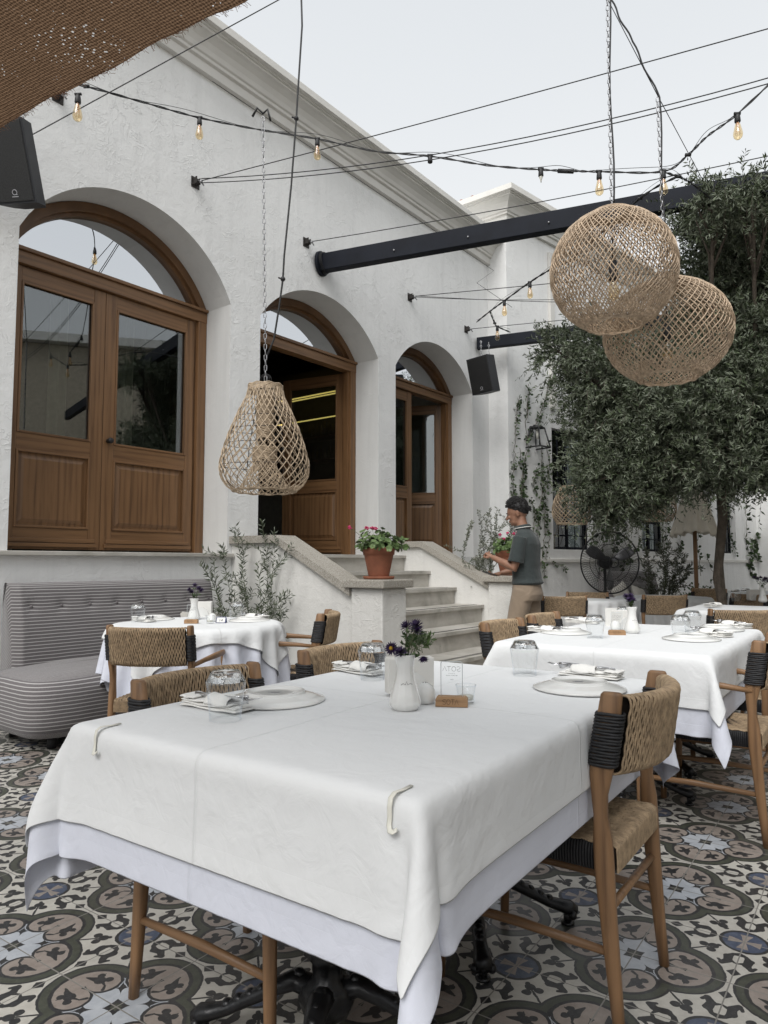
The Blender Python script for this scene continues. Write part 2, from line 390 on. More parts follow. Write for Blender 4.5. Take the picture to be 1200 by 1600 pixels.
def m_leaf(name, c0, c1, back, rough=.5):
    a = NT_(name); g = a.node('ShaderNodeNewGeometry'); n = a.noise(a.coord(), 1.8, 3)
    f = a.math('ADD', a.math('MULTIPLY', g.outputs['Random Per Island'], .65), a.math('MULTIPLY', n, .35))
    c = a.ramp(f, [(.15, c0), (.85, c1)]); c = a.mix(a.math('MULTIPLY', g.outputs['Backfacing'], .75), c, back)
    a.base(c); a.b.inputs['Roughness'].default_value = rough; a.b.inputs['Specular IOR Level'].default_value = .35
    return a.m
OLIVE = m_leaf('olive leaf', (.026, .038, .018), (.115, .145, .08), (.17, .19, .14))
OLIVE_P = m_leaf('pale olive leaf', (.035, .05, .024), (.10, .12, .07), (.15, .17, .13))
IVY = m_leaf('ivy leaf', (.022, .045, .016), (.07, .11, .04), (.08, .11, .06))
GERAN = m_leaf('geranium leaf', (.04, .075, .02), (.13, .19, .07), (.12, .16, .08))
GROUNDC = m_leaf('clover leaf', (.02, .05, .012), (.06, .12, .03), (.06, .1, .04))
DRYLEAF = m_leaf('grey green sprig', (.07, .08, .05), (.15, .165, .12), (.16, .17, .13))
BARK = simple('grey bark', (.085, .068, .052), .9, vary=.35, nscale=14, bump=.8, bscale=22, bdist=.02)
STEM = simple('green stem', (.08, .10, .045), .7, vary=.2)
VINEST = simple('vine stem', (.10, .085, .06), .8, vary=.3)
PINK = simple('magenta petal', (.52, .035, .13), .6, vary=.25, nscale=40, bump=0)
PURPLE = simple('dark purple petal', (.030, .013, .060), .6, vary=.5, nscale=60, bump=0)
YELLOW = simple('yellow flower eye', (.55, .33, .02), .7, bump=0)
BULBG = m_glass('amber bulb glass', .05, (.97, .86, .66)); 
def emis(name, col, st):
    a = NT_(name); a.base(col); a.b.inputs['Emission Color'].default_value = col + (1,); a.b.inputs['Emission Strength'].default_value = st; return a.m
STRIPLIGHT = emis('shelf strip light', (1, .74, .22), .8)
FILAM = simple('bulb filament', (.62, .34, .12), .4, vary=.2)
# ------------------------------------------------------------------ patterned cement tile, as node arithmetic
class E_:
    t = None
    def __init__(s, v): s.v = v
    @staticmethod
    def op(o, a, b=None, c=None, clamp=False):
        q = E_.t.nodes.new('ShaderNodeMath'); q.operation = o; q.use_clamp = clamp
        for i, x in enumerate((a, b, c)):
            if x is None: continue
            x = x.v if isinstance(x, E_) else x
            if isinstance(x, (int, float)): q.inputs[i].default_value = x
            else: E_.t.links.new(x, q.inputs[i])
        return E_(q.outputs[0])
    def __add__(s, o): return E_.op('ADD', s, o)
    __radd__ = __add__
    def __sub__(s, o): return E_.op('SUBTRACT', s, o)
    def __rsub__(s, o): return E_.op('SUBTRACT', o, s)
    def __mul__(s, o): return E_.op('MULTIPLY', s, o)
    __rmul__ = __mul__
    def __truediv__(s, o): return E_.op('DIVIDE', s, o)
def _lt(a, b): return E_.op('LESS_THAN', a, b)
def _mn(a, b): return E_.op('MINIMUM', a, b)
def _mx(a, b): return E_.op('MAXIMUM', a, b)
def _ab(a): return E_.op('ABSOLUTE', a)
def _sq(a): return E_.op('SQRT', a)
def _len(a, b): return _sq(E_.op('MULTIPLY_ADD', a, a, b * b))
def m_tiles():
    a = NT_('patterned cement tile'); E_.t = a.t
    c = a.node('ShaderNodeTexCoord'); sx = a.node('ShaderNodeSeparateXYZ')
    wob = a.node('ShaderNodeTexNoise'); wob.inputs['Scale'].default_value = 45; wob.inputs['Detail'].default_value = 2
    a.l.new(c.outputs['Object'], wob.inputs['Vector']); a.l.new(c.outputs['Object'], sx.inputs[0])
    k = (E_(wob.outputs[0]) - .5) * .012
    P = .515
    x = (E_(sx.outputs[0])) / P; y = (E_(sx.outputs[1])) / P
    gx, gy = x, y
    x = x + k; y = y - k
    u = _ab(E_.op('FRACT', x + .5) - .5); v = _ab(E_.op('FRACT', y + .5) - .5)
    U, V = _mx(u, v), _mn(u, v)
    t = _len(U - .225, V) - .257
    d = lambda cx, cy: _len(U - cx, V - cy)
    def cap(ax, ay, bx, by, r0, r1=None):
        bax, bay = bx - ax, by - ay; L2 = bax * bax + bay * bay
        h = E_.op('ADD', (U - ax) * (bax / L2) + (V - ay) * (bay / L2), 0.0, clamp=True)
        return _len(U - ax - h * bax, V - ay - h * bay) - (r0 if r1 is None else (h * (r1 - r0) + r0))
    e = (U + V) * .70711; w = _ab(U - V) * .70711
    out = t * 1.0
    # ---- field ornaments (black on cream)
    tre = _mn(_mn(_len(e - .505, w) - .030, _len(e - .465, w - .034) - .026), _mx(w - .0065, _ab(e - .415) - .06))
    tre = _mn(tre, _len(e - .54, w) - .014)
    scr = _mn(_mn(cap(.405, .225, .425, .195, .010, .015), cap(.425, .195, .452, .235, .017, .024)), _mn(cap(.452, .235, .445, .285, .022, .026), cap(.445, .285, .468, .325, .022, .012)))
    scr = _mn(scr, _mn(cap(.468, .325, .50, .335, .013, .020), cap(.452, .25, .497, .225, .016, .006)))
    dia = _ab(U - .5) * 1.0 + _ab(V - .122) * .85 - .036
    blk = _mn(_mn(tre, scr), dia)
    m = d(.5, .5); mu = _ab(U - .5); mv = _ab(V - .5); big = _mx(mu, mv); sml = _mn(mu, mv)
    # ---- inside the quatrefoil
    pet = d(.245, .092) - .096
    fl = _mn(_mn(d(.268, .088) - .032, d(.238, .122) - .022), _mn(d(.303, .118) - .021, cap(.275, .088, .352, .06, .027, .005)))
    fl = _mn(fl, cap(.265, .09, .205, .075, .012, .004)); fl = _mn(fl, cap(.285, .1, .30, .145, .012, .003))
    fl = _mn(fl, cap(.205, .075, .185, .045, .006, .010))
    ring = _ab(pet) - .0085
    dart = _sq(_ab(e - .165) * .8) + _sq(w * 1.2) - .235
    dart = _mn(dart, _len(e - .175, w) - .016)
    cur = tuple
    def L(mask, under, col): return a.mix(mask.v, under, col)
    cream = a.ramp(a.noise(a.coord(), 30, 5, .7), [(.3, (.44, .42, .375)), (.7, (.56, .54, .49))])
    beige = a.ramp(a.noise(a.coord(), 26, 5, .75), [(.3, (.235, .195, .17)), (.7, (.34, .295, .26))])
    black = a.ramp(a.noise(a.coord(), 60, 6, .8), [(.45, (.017, .018, .020)), (.72, (.05, .05, .052))])
    green = a.ramp(a.noise(a.coord(), 40, 5, .7), [(.35, (.036, .042, .030)), (.7, (.075, .080, .060))])
    blue = a.ramp(a.noise(a.coord(), 22, 5, .7), [(.3, (.36, .39, .43)), (.7, (.50, .525, .56))])
    navy = a.ramp(a.noise(a.coord(), 30, 6, .8), [(.35, (.030, .045, .085)), (.7, (.10, .125, .18))])
    col = L(_lt(blk, 0), cream, black)
    col = L(_lt(m, .137), col, black); col = L(_lt(m, .118), col, navy)
    cross = _mx(sml - (big * .30 + .006), big - .088)
    col = L(_lt(cross, 0), col, beige)
    col = L(_lt(t, 0), col, black); col = L(_lt(t, -.014), col, green); col = L(_lt(t, -.054), col, black)
    inn = _lt(t, -.074)
    isp = _mx(_lt(pet, 0.0), E_.op('GREATER_THAN', U, .26))
    inc = a.mix(isp.v, blue, beige)
    inc = L(_lt(ring, 0) * _lt(U, .285), inc, black)
    inc = L(_lt(fl, 0), inc, black); inc = L(_lt(dart, 0), inc, black)
    col = a.mix(inn.v, col, inc)
    # joints every half period, worn edges
    ju = _ab(E_.op('FRACT', gx * 2 + .5) - .5); jv = _ab(E_.op('FRACT', gy * 2 + .5) - .5); j = _mn(ju, jv)
    jm = _lt(j, .0075)
    col = a.mix(jm.v, col, (.23, .22, .20, 1))
    tid = a.node('ShaderNodeTexWhiteNoise', noise_dimensions='2D'); cmb = a.node('ShaderNodeCombineXYZ')
    a.l.new(E_.op('FLOOR', gx * 2).v, cmb.inputs[0]); a.l.new(E_.op('FLOOR', gy * 2).v, cmb.inputs[1]); a.l.new(cmb.outputs[0], tid.inputs['Vector'])
    col = a.mix(a.math('MULTIPLY', tid.outputs[0], .16), col, (.12, .11, .10, 1))
    wear = a.ramp(a.noise(a.coord(), 130, 5, .85), [(.60, 0.0), (.70, .55)])
    col = a.mix(wear, col, (.34, .32, .29, 1))
    dirt = a.ramp(a.noise(a.coord(), .9, 5, .6), [(.5, 0.0), (.8, .18)]); col = a.mix(dirt, col, (.07, .06, .05, 1))
    a.base(col)
    rg = a.ramp(a.noise(a.coord(), 5, 5, .7), [(.3, .30), (.7, .48)]); a.l.new(rg, a.b.inputs['Roughness'])
    hgt = a.math('ADD', E_.op('MULTIPLY', E_.op('MINIMUM', j, .012), 40.0).v, a.math('MULTIPLY', a.noise(a.coord(), 12, 4), .25))
    a.bump(hgt, .35, .003); return a.m
TILES = m_tiles()
# ================================================================== ground
b = MB(); b.box(-30, 30, -30, 30, -.3, 0)
TO = T(2.212, -.650)
floor = b.build('courtyard_floor', TILES, loc=TO, rot=(0, 0, TROT)); tag(floor, kind='structure')
b = MB(); b.box(-200, 200, -200, 200, -.5, -.31)
tag(b.build('ground', simple('bare ground', (.22, .2, .17), .95)), kind='structure')
# ================================================================== restaurant building, frame: X along wall, Y into wall
SPR, SILL = 3.62, 1.24
OPEN = [(2.37, 4.36, 4.25), (4.74, 6.65, 4.12), (7.00, 8.87, 4.12)]
def arch_z(o, s, off=0.0):
    """height of the segmental arch of opening o at s, inset by off"""
    s0, s1, zt = o; c = (s0 + s1) / 2; h = (s1 - s0) / 2; r = zt - SPR
    Rr = (h * h + r * r) / (2 * r); q = (Rr - off) ** 2 - (s - c) ** 2
    return (zt - Rr) + math.sqrt(max(q, 0))
house = thing('restaurant_building', 'long white stucco restaurant building with three arched timber doorways', 'building', W(0, 0, 0), WROT)
WTOP = 6.02; SL, SR = -3.0, 9.70
xs = [SL]
for o in OPEN: xs += list(np.linspace(o[0], o[1], 33))
xs.append(SR)
b = MB()
def inopen(a_, c_):
    m = (a_ + c_) / 2
    for o in OPEN:
        if o[0] < m < o[1]: return o
for i in range(len(xs) - 1):
    a_, c_ = xs[i], xs[i + 1]; o = inopen(a_, c_)
    if o:
        b.add([(a_,0,0),(c_,0,0),(c_,0,SILL),(a_,0,SILL)], [(0,1,2,3)])
        za, zc = arch_z(o, a_), arch_z(o, c_)
        b.add([(a_,0,za),(c_,0,zc),(c_,0,WTOP),(a_,0,WTOP)], [(0,1,2,3)])
    else: b.add([(a_,0,0),(c_,0,0),(c_,0,WTOP),(a_,0,WTOP)], [(0,1,2,3)])
b.add([(SL,0,WTOP),(SR,0,WTOP),(SR,8,WTOP),(SL,8,WTOP)], [(0,1,2,3)])
b.add([(SL,0,0),(SL,0,WTOP),(SL,8,WTOP),(SL,8,0)], [(0,1,2,3)])
b.add([(SR,0,0),(SR,8,0),(SR,8,WTOP),(SR,0,WTOP)], [(0,1,2,3)])
b.build('wall', STUCCO, house)
RD = .35
b = MB()
for o in OPEN:
    s0, s1, zt = o
    path = [(s0, SILL)] + [(s, arch_z(o, s)) for s in np.linspace(s0, s1, 49)] + [(s1, SILL)]
    A = [(p[0], 0.0, p[1]) for p in path]; B = [(p[0], RD + .12, p[1]) for p in path]; n = len(path)
    b.add(A + B, [(i, i + 1, n + i + 1, n + i) for i in range(n - 1)], 0)
b.build('arch_reveal', STUCCO_S, house)
# rounded plaster arris is suggested by a slim lip
b = MB()
b.box(2.16, 4.40, -.055, RD + .1, SILL - .035, SILL, 0)
b.build('door_sill', MARBLE, house, bevel=.006)
b = MB(); b.box(8.885, 9.35, -.05, .0, SILL - .05, SILL - .004, 0); b.build('stone_ledge', MARBLE, house, bevel=.006)
# eaves cornice, swept profile
CP = [(0,5.70),(-.055,5.70),(-.055,5.79),(-.085,5.80),(-.085,5.83),(-.105,5.84),(-.12,5.88),(-.15,5.925),(-.195,5.955),(-.225,5.965),(-.225,5.985),(-.25,5.985),(-.25,6.00),(-.295,6.00),(-.295,6.075),(0,6.12)]
b = MB()
n = len(CP)
b.add([(SL, p[0], p[1]) for p in CP] + [(9.36, p[0], p[1]) for p in CP], [(i, i+1, n+i+1, n+i) for i in range(n-1)] + [tuple(range(n-1,-1,-1)), tuple(range(n, 2*n))])
b.build('cornice', TRIM, house, bevel=.004)
# the dim room behind the doors
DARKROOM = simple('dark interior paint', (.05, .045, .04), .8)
b = MB(); y0, y1 = RD + .13, 5.0
q = [(2.0,y0,.9),(9.6,y0,.9),(9.6,y1,.9),(2.0,y1,.9),(2.0,y0,5.2),(9.6,y0,5.2),(9.6,y1,5.2),(2.0,y1,5.2)]
b.add(q, [(3,2,1,0),(4,5,6,7),(1,2,6,5),(2,3,7,6),(3,0,4,7)])
b.box(2.3, 4.9, 2.2, 2.25, 1.0, 4.4)
b.build('interior', DARKROOM, house)
CURT = simple('ivory curtain', (.42, .37, .29), .9, vary=.1)
for (c0, c1) in ((2.45, 2.78), (3.62, 3.86), (3.05, 3.2), (7.12, 7.6)):
    b = MB()
    b.grid(lambda u, v, c0=c0, c1=c1: (c0 + (c1 - c0) * u, .85 + .035 * math.sin(u * (c1 - c0) * 70), 1.25 + 2.35 * v), 40, 2, 0)
    b.build('curtain', CURT, house, solid=.004)
b = MB(); b.box(7.9, 8.3, 2.3, 4.6, 1.2, 2.25); b.build('bar_counter', simple('pale bar front', (.35, .33, .3), .5), house)
b = MB(); b.box(9.16, 9.2, 2.2, 4.6, 1.3, 4.6); b.build('bar_back', DARKROOM, house)
b = MB(); b.box(4.92, 4.98, RD + .14, 4.99, .92, 5.1); b.build('partition_wall', simple('warm interior wall', (.22, .18, .13), .8), house)
for (z, y0_, y1_) in ((4.06, 2.45, 4.1), (4.02, 2.45, 3.8), (3.63, 2.5, 4.1)):
    b = MB(); b.box(8.9, 8.92, y0_, y1_, z, z + .018); b.build('shelf_light', STRIPLIGHT, house)
BOT = simple('dark bottle glass', (.10, .075, .02), .12, vary=.7, nscale=6, bump=0)
for zb in (3.32, 2.92):
    b = MB(); b.box(8.85, 9.15, 2.4, 4.4, zb - .03, zb); b.build('bottle_shelf', DOOR_H, house)
    for i in range(20):
        b = MB(); y = 2.45 + i * .09 + random.uniform(-.01, .01); r = random.uniform(.026, .036); h = random.uniform(.2, .28)
        b.lathe([(r, 0), (r, h*.6), (.013, h*.78), (.013, h)], 8, (8.98, y, zb)); o_ = b.build('bottle', BOT); o_.location = W(0, 0, 0); o_.rotation_euler = (0, 0, WROT)
        tag(o_, 'dark bottle on the lit %s bar shelf seen through the middle door' % ('upper' if zb > 3 else 'lower'), 'bottle', 'bottles on the %s bar shelf' % ('upper' if zb > 3 else 'lower'))
# ---- doors
def panel_leaf(parent, x0, x1, z0, z1, y, loc=None, rz=0, handle=None):
    """one glazed leaf with a raised lower panel; local x from hinge origin"""
    st, tr, br, mr = .105, .12, .17, .13; zm = z0 + .78
    b = MB(); yf, yb = y, y + .05
    b.box(x0, x0 + st, yf, yb, z0, z1, 0); b.box(x1 - st, x1, yf, yb, z0, z1, 0)
    b.box(x0 + st, x1 - st, yf + .003, yb - .003, z1 - tr, z1, 1); b.box(x0 + st, x1 - st, yf + .003, yb - .003, z0, z0 + br, 1)
    b.box(x0 + st, x1 - st, yf + .003, yb - .003, zm, zm + mr, 1)
    # drip moulding and skirting
    b.box(x0 + .03, x1 - .03, yf - .022, yf - .001, z0 + .02, z0 + .05, 1); b.box(x0 + .05, x1 - .05, yf - .012, yf - .001, z0 + .055, z0 + .09, 1)
    # raised panel: sunk field, bevelled cushion, frame bead
    px0, px1, pz0, pz1 = x0 + st, x1 - st, z0 + br, zm
    b.box(px0, px1, yf + .022, yf + .032, pz0, pz1, 0)
    o1, o2 = .035, .07; A = [(px0+o1, yf+.0215, pz0+o1), (px1-o1, yf+.0215, pz0+o1), (px1-o1, yf+.0215, pz1-o1), (px0+o1, yf+.0215, pz1-o1)]
    B = [(px0+o2, yf+.008, pz0+o2), (px1-o2, yf+.008, pz0+o2), (px1-o2, yf+.008, pz1-o2), (px0+o2, yf+.008, pz1-o2)]
    b.add(A + B, [(0,1,5,4),(1,2,6,5),(2,3,7,6),(3,0,4,7),(4,5,6,7)], 0)
    for (zz0, zz1) in ((pz0, pz1), (zm + mr, z1 - tr)):
        t = .018
        b.box(px0, px0 + t, yf - .006, yf + .02, zz0, zz1, 0); b.box(px1 - t, px1, yf - .006, yf + .02, zz0, zz1, 0)
        b.box(px0 + t, px1 - t, yf - .005, yf + .019, zz1 - t, zz1, 1); b.box(px0 + t, px1 - t, yf - .005, yf + .019, zz0, zz0 + t, 1)
    leaf = b.build('door_leaf', [DOOR_V, DOOR_H], parent, bevel=.003, loc=loc, rot=(0, 0, rz))
    g = MB(); g.box(px0 + .002, px1 - .002, yf + .024, yf + .030, zm + mr + .002, z1 - tr - .002)
    if rz: g.build('glass_pane', PANE, leaf)
    else: g.build('glass_pane', PANE, leaf)
    return leaf
FY = RD
for di, o in enumerate(OPEN):
    s0, s1, zt = o; jw = .10; tz0, tz1 = 3.50, SPR + .01
    e = .004
    b = MB()
    b.box(s0 + e, s0 + jw, FY, FY + .11, SILL, tz0, 0); b.box(s1 - jw, s1 - e, FY, FY + .11, SILL, tz0, 0)
    b.box(s0 + jw, s0 + jw + .03, FY + .03, FY + .109, SILL, tz0 - .002, 0); b.box(s1 - jw - .03, s1 - jw, FY + .03, FY + .109, SILL, tz0 - .002, 0)
    b.box(s0 + e, s1 - e, FY - .005, FY + .112, tz0, tz1 - .03, 1); b.box(s0 + e, s1 - e, FY - .028, FY + .02, tz1 - .029, tz1, 1)
    b.box(s0 + .02, s1 - .02, FY + .02, FY + .108, tz1 - .0295, tz1 + .02, 1)
    # curved head
    for (o0, o1, ya, yb_) in ((.004, .085, FY, FY + .11), (.085, .115, FY + .035, FY + .109)):
        ss = np.linspace(s0 + .012, s1 - .012, 41)
        outp, inp = [], []
        for s in ss:
            c = (s0 + s1) / 2; k = 1 - o1 / ((s1 - s0) / 2) * .82
            outp.append((s, max(arch_z(o, s, o0), tz1 - .001)))
            si = c + (s - c) * k; inp.append((si, max(arch_z(o, si, o1), tz1)))
        V = [(p[0], ya, p[1]) for p in outp] + [(p[0], ya, p[1]) for p in inp] + [(p[0], yb_, p[1]) for p in inp] + [(p[0], yb_, p[1]) for p in outp]
        n = len(ss); b.add(V, [(i, i+1, n+i+1, n+i) for i in range(n-1)], 2, True); b.add(V, [(n+i, n+i+1, 2*n+i+1, 2*n+i) for i in range(n-1)], 2, True)
        b.add(V, [(2*n+i, 2*n+i+1, 3*n+i+1, 3*n+i) for i in range(n-1)], 2)
    fr = b.build('door_frame', [DOOR_V, DOOR_H, DOOR_C], house, bevel=.003)
    # fanlight pane, set back behind the head
    ss = np.linspace(s0 + .03, s1 - .03, 41); V = [(s, FY + .075, max(arch_z(o, s, .03), tz1)) for s in ss] + [(s, FY + .075, tz1 - .01) for s in ss]
    n = len(ss); g = MB(); g.add(V, [(n+i, n+i+1, i+1, i) for i in range(n-1)]); g.build('fanlight_pane', FANLITE, fr)
    # inner plaster hood seen through the glass
    ss = np.linspace(s0 + .02, s1 - .02, 31); V = [(s, FY + .115, max(arch_z(o, s, .02), tz1)) for s in ss] + [(s, FY + .5, max(arch_z(o, s, .02), tz1)) for s in ss]
    lo, hi = SILL + .02, tz0 - .006; a0, a1 = s0 + jw + .004, s1 - jw - .004; mid = 3.30 if di == 0 else (s0 + s1) / 2 - .02
    if di == 0:
        panel_leaf(house, a0, mid - .002, lo, hi, FY + .03); lf = panel_leaf(house, mid + .002, a1, lo, hi, FY + .03)
        k = MB(); k.tube([(mid+.05, FY+.028, 2.2), (mid+.05, FY-.02, 2.2)], [.018, .022], 16); k.tube([(mid+.05, FY-.015, 2.2), (mid+.05, FY-.03, 2.2)], [.026, .022], 16); k.build('door_knob', BLACK, lf)
    elif di == 1:
        # right leaf swung inwards about its right jamb
        w = .90
        panel_leaf(house, -w, 0, lo, hi, 0, loc=(a1, FY + .10, 0), rz=-R_(78)) 
        panel_leaf(house, 0, w, lo, hi, 0, loc=(a0, FY + .10, 0), rz=R_(100))
        for zz in (1.65, 2.45, 3.15): k = MB(); k.box(a1 - .012, a1 + .012, FY + .055, FY + .1, zz, zz + .16); k.build('hinge', BLACK, house, bevel=.003)
        # pale low partition inside the opening
        k = MB(); k.box(5.0, 5.95, 1.6, 1.65, 1.25, 1.9); k.build('inner_screen', simple('grey screen', (.26, .24, .22), .7), house)
    else:
        panel_leaf(house, a0, 7.88, lo, hi, FY + .03)
        panel_leaf(house, -.85, 0, lo, hi, 0, loc=(a1, FY + .10, 0), rz=-R_(62))
        for zz in (1.65, 2.45, 3.15): k = MB(); k.box(a1 - .012, a1 + .012, FY + .055, FY + .1, zz, zz + .16); k.build('hinge', BLACK, house, bevel=.003)
# ================================================================== entrance stairs (frame of the wall, o = -Y)
st = thing('entrance_stairs', 'marble stairs with white sloping side walls rising to the middle arched door', 'stairs', W(0, 0, 0), WROT)
ST0, ST1 = 4.60, 6.68; RISE = .1767
def stp(z1, o1, sL, sR, first=False):
    b = MB(); z0 = z1 - RISE
    b.box(sL, sR, -(o1 - .03), 0 if first else -(o1 - .39), 0.002, z1 - .034, 1)
    return b
for k in range(7):
    z1 = 1.24 - k * RISE; o1 = .39 + .34 * k
    if False: pass
    else: sL, sR = ST0 + .002, ST1 - .002
    lo = 0.0 if False else z1 - RISE
    b = MB()
    back = .0 if k == 0 else o1 - .41
    b.box(sL, sR, -(o1 - .03), -back, max(lo - .02, 0.001), z1 - .034, 0)
    b.box(sL - .0, sR, -o1, -back if k == 0 else -(o1 - .372), z1 - .0335, z1, 0)
    if k == 0: b.box(4.75, 6.64, .001, RD + .13, z1 - .03, z1 - .002, 0)
    b.box(sL + .05, sR - .05, -(o1 - .055), -(o1 - .068), z1 - .002, z1 + .0015, 1); b.box(sL + .05, sR - .05, -(o1 - .082), -(o1 - .095), z1 - .002, z1 + .0015, 1)
    sp = b.build('step', [MARBLE, BLACK], st, bevel=.005)
for (x0, x1, pl) in ((4.42, 4.60, 4.40), (6.68, 6.86, 6.64)):
    prof = [(-.002, 0.0), (-.002, 1.33), (-.60, 1.33), (-1.50, .87), (-1.50, 0.0)]
    b = MB(); b.prism(prof, x0, x1, axis='x'); b.build('side_wall', m_stucco('side wall stucco', (.70, .69, .66), .45) if 'side wall stucco' not in bpy.data.materials else bpy.data.materials['side wall stucco'], st)
    cp = [(-.003, 1.332), (-.003, 1.40), (-.61, 1.40), (-1.478, .96), (-1.478, .885), (-.605, 1.332)]
    b = MB(); b.prism(cp, x0 - .04, x1 + .04, axis='x'); b.build('coping', GRANITE, st, bevel=.008)
    b = MB(); b.box(pl, pl + .32, -1.80, -1.48, 0, .95); b.build('post', bpy.data.materials['side wall stucco'], st, bevel=.012)
    b = MB(); b.box(pl - .045, pl + .365, -1.845, -1.435, .952, 1.02); b.build('post_cap', GRANITE, st, bevel=.01)
# ================================================================== right wing
CRN = W(9.36, .323, 0); WG = R_(47.2); DG = Vector((math.sin(WG), math.cos(WG), 0)); NG = Vector((DG.y, -DG.x, 0))
GROT = PI / 2 - WG
def G(k, o, z): return CRN + DG * k + NG * o + Vector((0, 0, z))
wing = thing('wing_building', 'taller white stucco wing with barred dark windows behind the olive tree', 'building', CRN, GROT)
CRN_L = W(9.36, -.4, 0); inv = Matrix.Rotation(-GROT, 4, 'Z')
lp = inv @ (CRN_L - CRN)
b = MB(); WT2 = 6.72; GL = 9.6
wins = [(1.12, 2.30), (3.98, 4.97), (7.35, 8.35)]; wz0, wz1 = 1.37, 3.3
cuts = [0]
for w_ in wins: cuts += list(w_)
cuts.append(GL)
for i in range(len(cuts) - 1):
    a_, c_ = cuts[i], cuts[i+1]
    if i % 2 == 0: b.add([(a_,0,0),(c_,0,0),(c_,0,WT2),(a_,0,WT2)], [(0,1,2,3)])
    else:
        b.add([(a_,0,0),(c_,0,0),(c_,0,wz0),(a_,0,wz0)], [(0,1,2,3)]); b.add([(a_,0,wz1),(c_,0,wz1),(c_,0,WT2),(a_,0,WT2)], [(0,1,2,3)])
        b.add([(a_,0,wz0),(c_,0,wz0),(c_,.25,wz0),(a_,.25,wz0)], [(0,1,2,3)]); b.add([(a_,0,wz1),(a_,.25,wz1),(c_,.25,wz1),(c_,0,wz1)], [(0,1,2,3)])
        b.add([(a_,0,wz0),(a_,.25,wz0),(a_,.25,wz1),(a_,0,wz1)], [(0,1,2,3)]); b.add([(c_,0,wz0),(c_,0,wz1),(c_,.25,wz1),(c_,.25,wz0)], [(0,1,2,3)])
f2 = inv @ (W(9.36, -3, 0) - CRN)
b.add([(0,0,0),(0,0,WT2),(f2.x,f2.y,WT2),(f2.x,f2.y,0)], [(0,1,2,3)])
b.add([(0,0,WT2),(GL,0,WT2),(GL,6,WT2),(f2.x,f2.y,WT2)], [(0,1,2,3)])
b.build('wall', STUCCO, wing)
b = MB(); b.box(.0, GL - .02, -.03, -.001, 1.16, 1.22); b.build('sill_band', TRIM, wing, bevel=.008)
b = MB()
b.box(1.08, 1.20, -.05, -.001, 3.6, 6.15); b.build('pilaster', TRIM, wing, bevel=.005)
# mitred cornice round the corner
prof = [(0,6.30),(.05,6.30),(.05,6.38),(.08,6.39),(.08,6.42),(.10,6.43),(.115,6.48),(.15,6.54),(.20,6.575),(.235,6.585),(.235,6.605),(.26,6.605),(.26,6.62),(.31,6.62),(.31,6.70),(0,6.75)]
lv = (inv @ (W(9.36, -3, 0) - CRN)).normalized(); ln = Vector((lv.y, -lv.x, 0))
if ln.x > 0: ln = -ln
# corner offset: intersection of the two offset lines
def coff(d_):
    n1, n2 = Vector((0, -1, 0)), ln
    det = n1.x * n2.y - n1.y * n2.x; return Vector(((d_ * n2.y - d_ * n1.y) / det, (n1.x * d_ - n2.x * d_) / det, 0))
b = MB(); n = len(prof)
V = [Vector((GL, -p[0], p[1])) for p in prof] + [coff(p[0]) + Vector((0, 0, p[1])) for p in prof] + [lv * 3 + ln * p[0] + Vector((0, 0, p[1])) for p in prof]
b.add(V, [(i, i+1, n+i+1, n+i) for i in range(n-1)] + [(n+i, n+i+1, 2*n+i+1, 2*n+i) for i in range(n-1)])
b.build('cornice', TRIM, wing)
b = MB()
for i in range(11):
    c = lv * (.5 + i * .2) + ln * .12
    b.tube([c + Vector((0,0,6.765)), c - ln * .6 + Vector((0, 0, 6.9))], .06, 8)
b.build('roof_tile_row', TERRA, wing)
DGL = m_glass('dark window pane', .06, (.25, .27, .27))
for (x0, x1) in wins:
    b = MB(); t = .045
    b.box(x0, x0+t, .12, .17, wz0, wz1); b.box(x1-t, x1, .12, .17, wz0, wz1); b.box(x0+t, x1-t, .12, .17, wz0, wz0+t); b.box(x0+t, x1-t, .12, .17, wz1-t, wz1)
    xm = (x0+x1)/2; b.box(xm-.02, xm+.02, .121, .168, wz0+t, wz1-t); b.box(x0+t, x1-t, .122, .166, 1.9, 1.94)
    for i in range(1, 5): q = x0 + (x1-x0)*i/5; b.tube([(q, .06, wz0), (q, .06, wz1)], .009, 6)
    for z in (1.6, 2.2, 2.8): b.tube([(x0, .055, z), (x1, .055, z)], .009, 6)
    w_ = b.build('window', BEAM, wing); g = MB(); g.box(x0+t, x1-t, .14, .145, wz0+t, wz1-t); g.build('glass_pane', DGL, w_)
    g = MB(); g.box(x0-.05, x1+.05, .6, .62, 1.2, 3.4); g.build('window_interior', DARKROOM, w_)
    g = MB(); g.grid(lambda u, v: (x0 + .08 + .3*u + (.06*math.sin(v*5)), .3 + .03*math.sin(u*40), wz0 + (wz1-wz0)*v), 24, 6); g.build('curtain', CURT, w_)
# end wall closing the courtyard
EW = G(GL, 0, 0); ER = GROT - R_(98)
b = MB(); b.box(0, 14, 0, .25, 0, 4.2); b.box(-.02, 14, -.04, .29, 4.2, 4.3)
ew = b.build('courtyard_end_wall', STUCCO, loc=EW, rot=(0, 0, ER)); tag(ew, 'white stucco end wall with a creeper, closing the courtyard at far right', 'wall')
rb_ = thing('added_rear_building', 'unseen white building added behind the camera to cut low sky light', 'building', (-2, -5.2, 0), 0)  # unseen block added behind the camera to hold back low sky light
b = MB(); b.box(-9, 12, -4, 0, 0, 3.4); b.build('wall', STUCCO, rb_); b = MB(); b.box(-9.1, 12.1, -4.1, .2, 3.405, 3.55); b.build('cornice', TRIM, rb_)
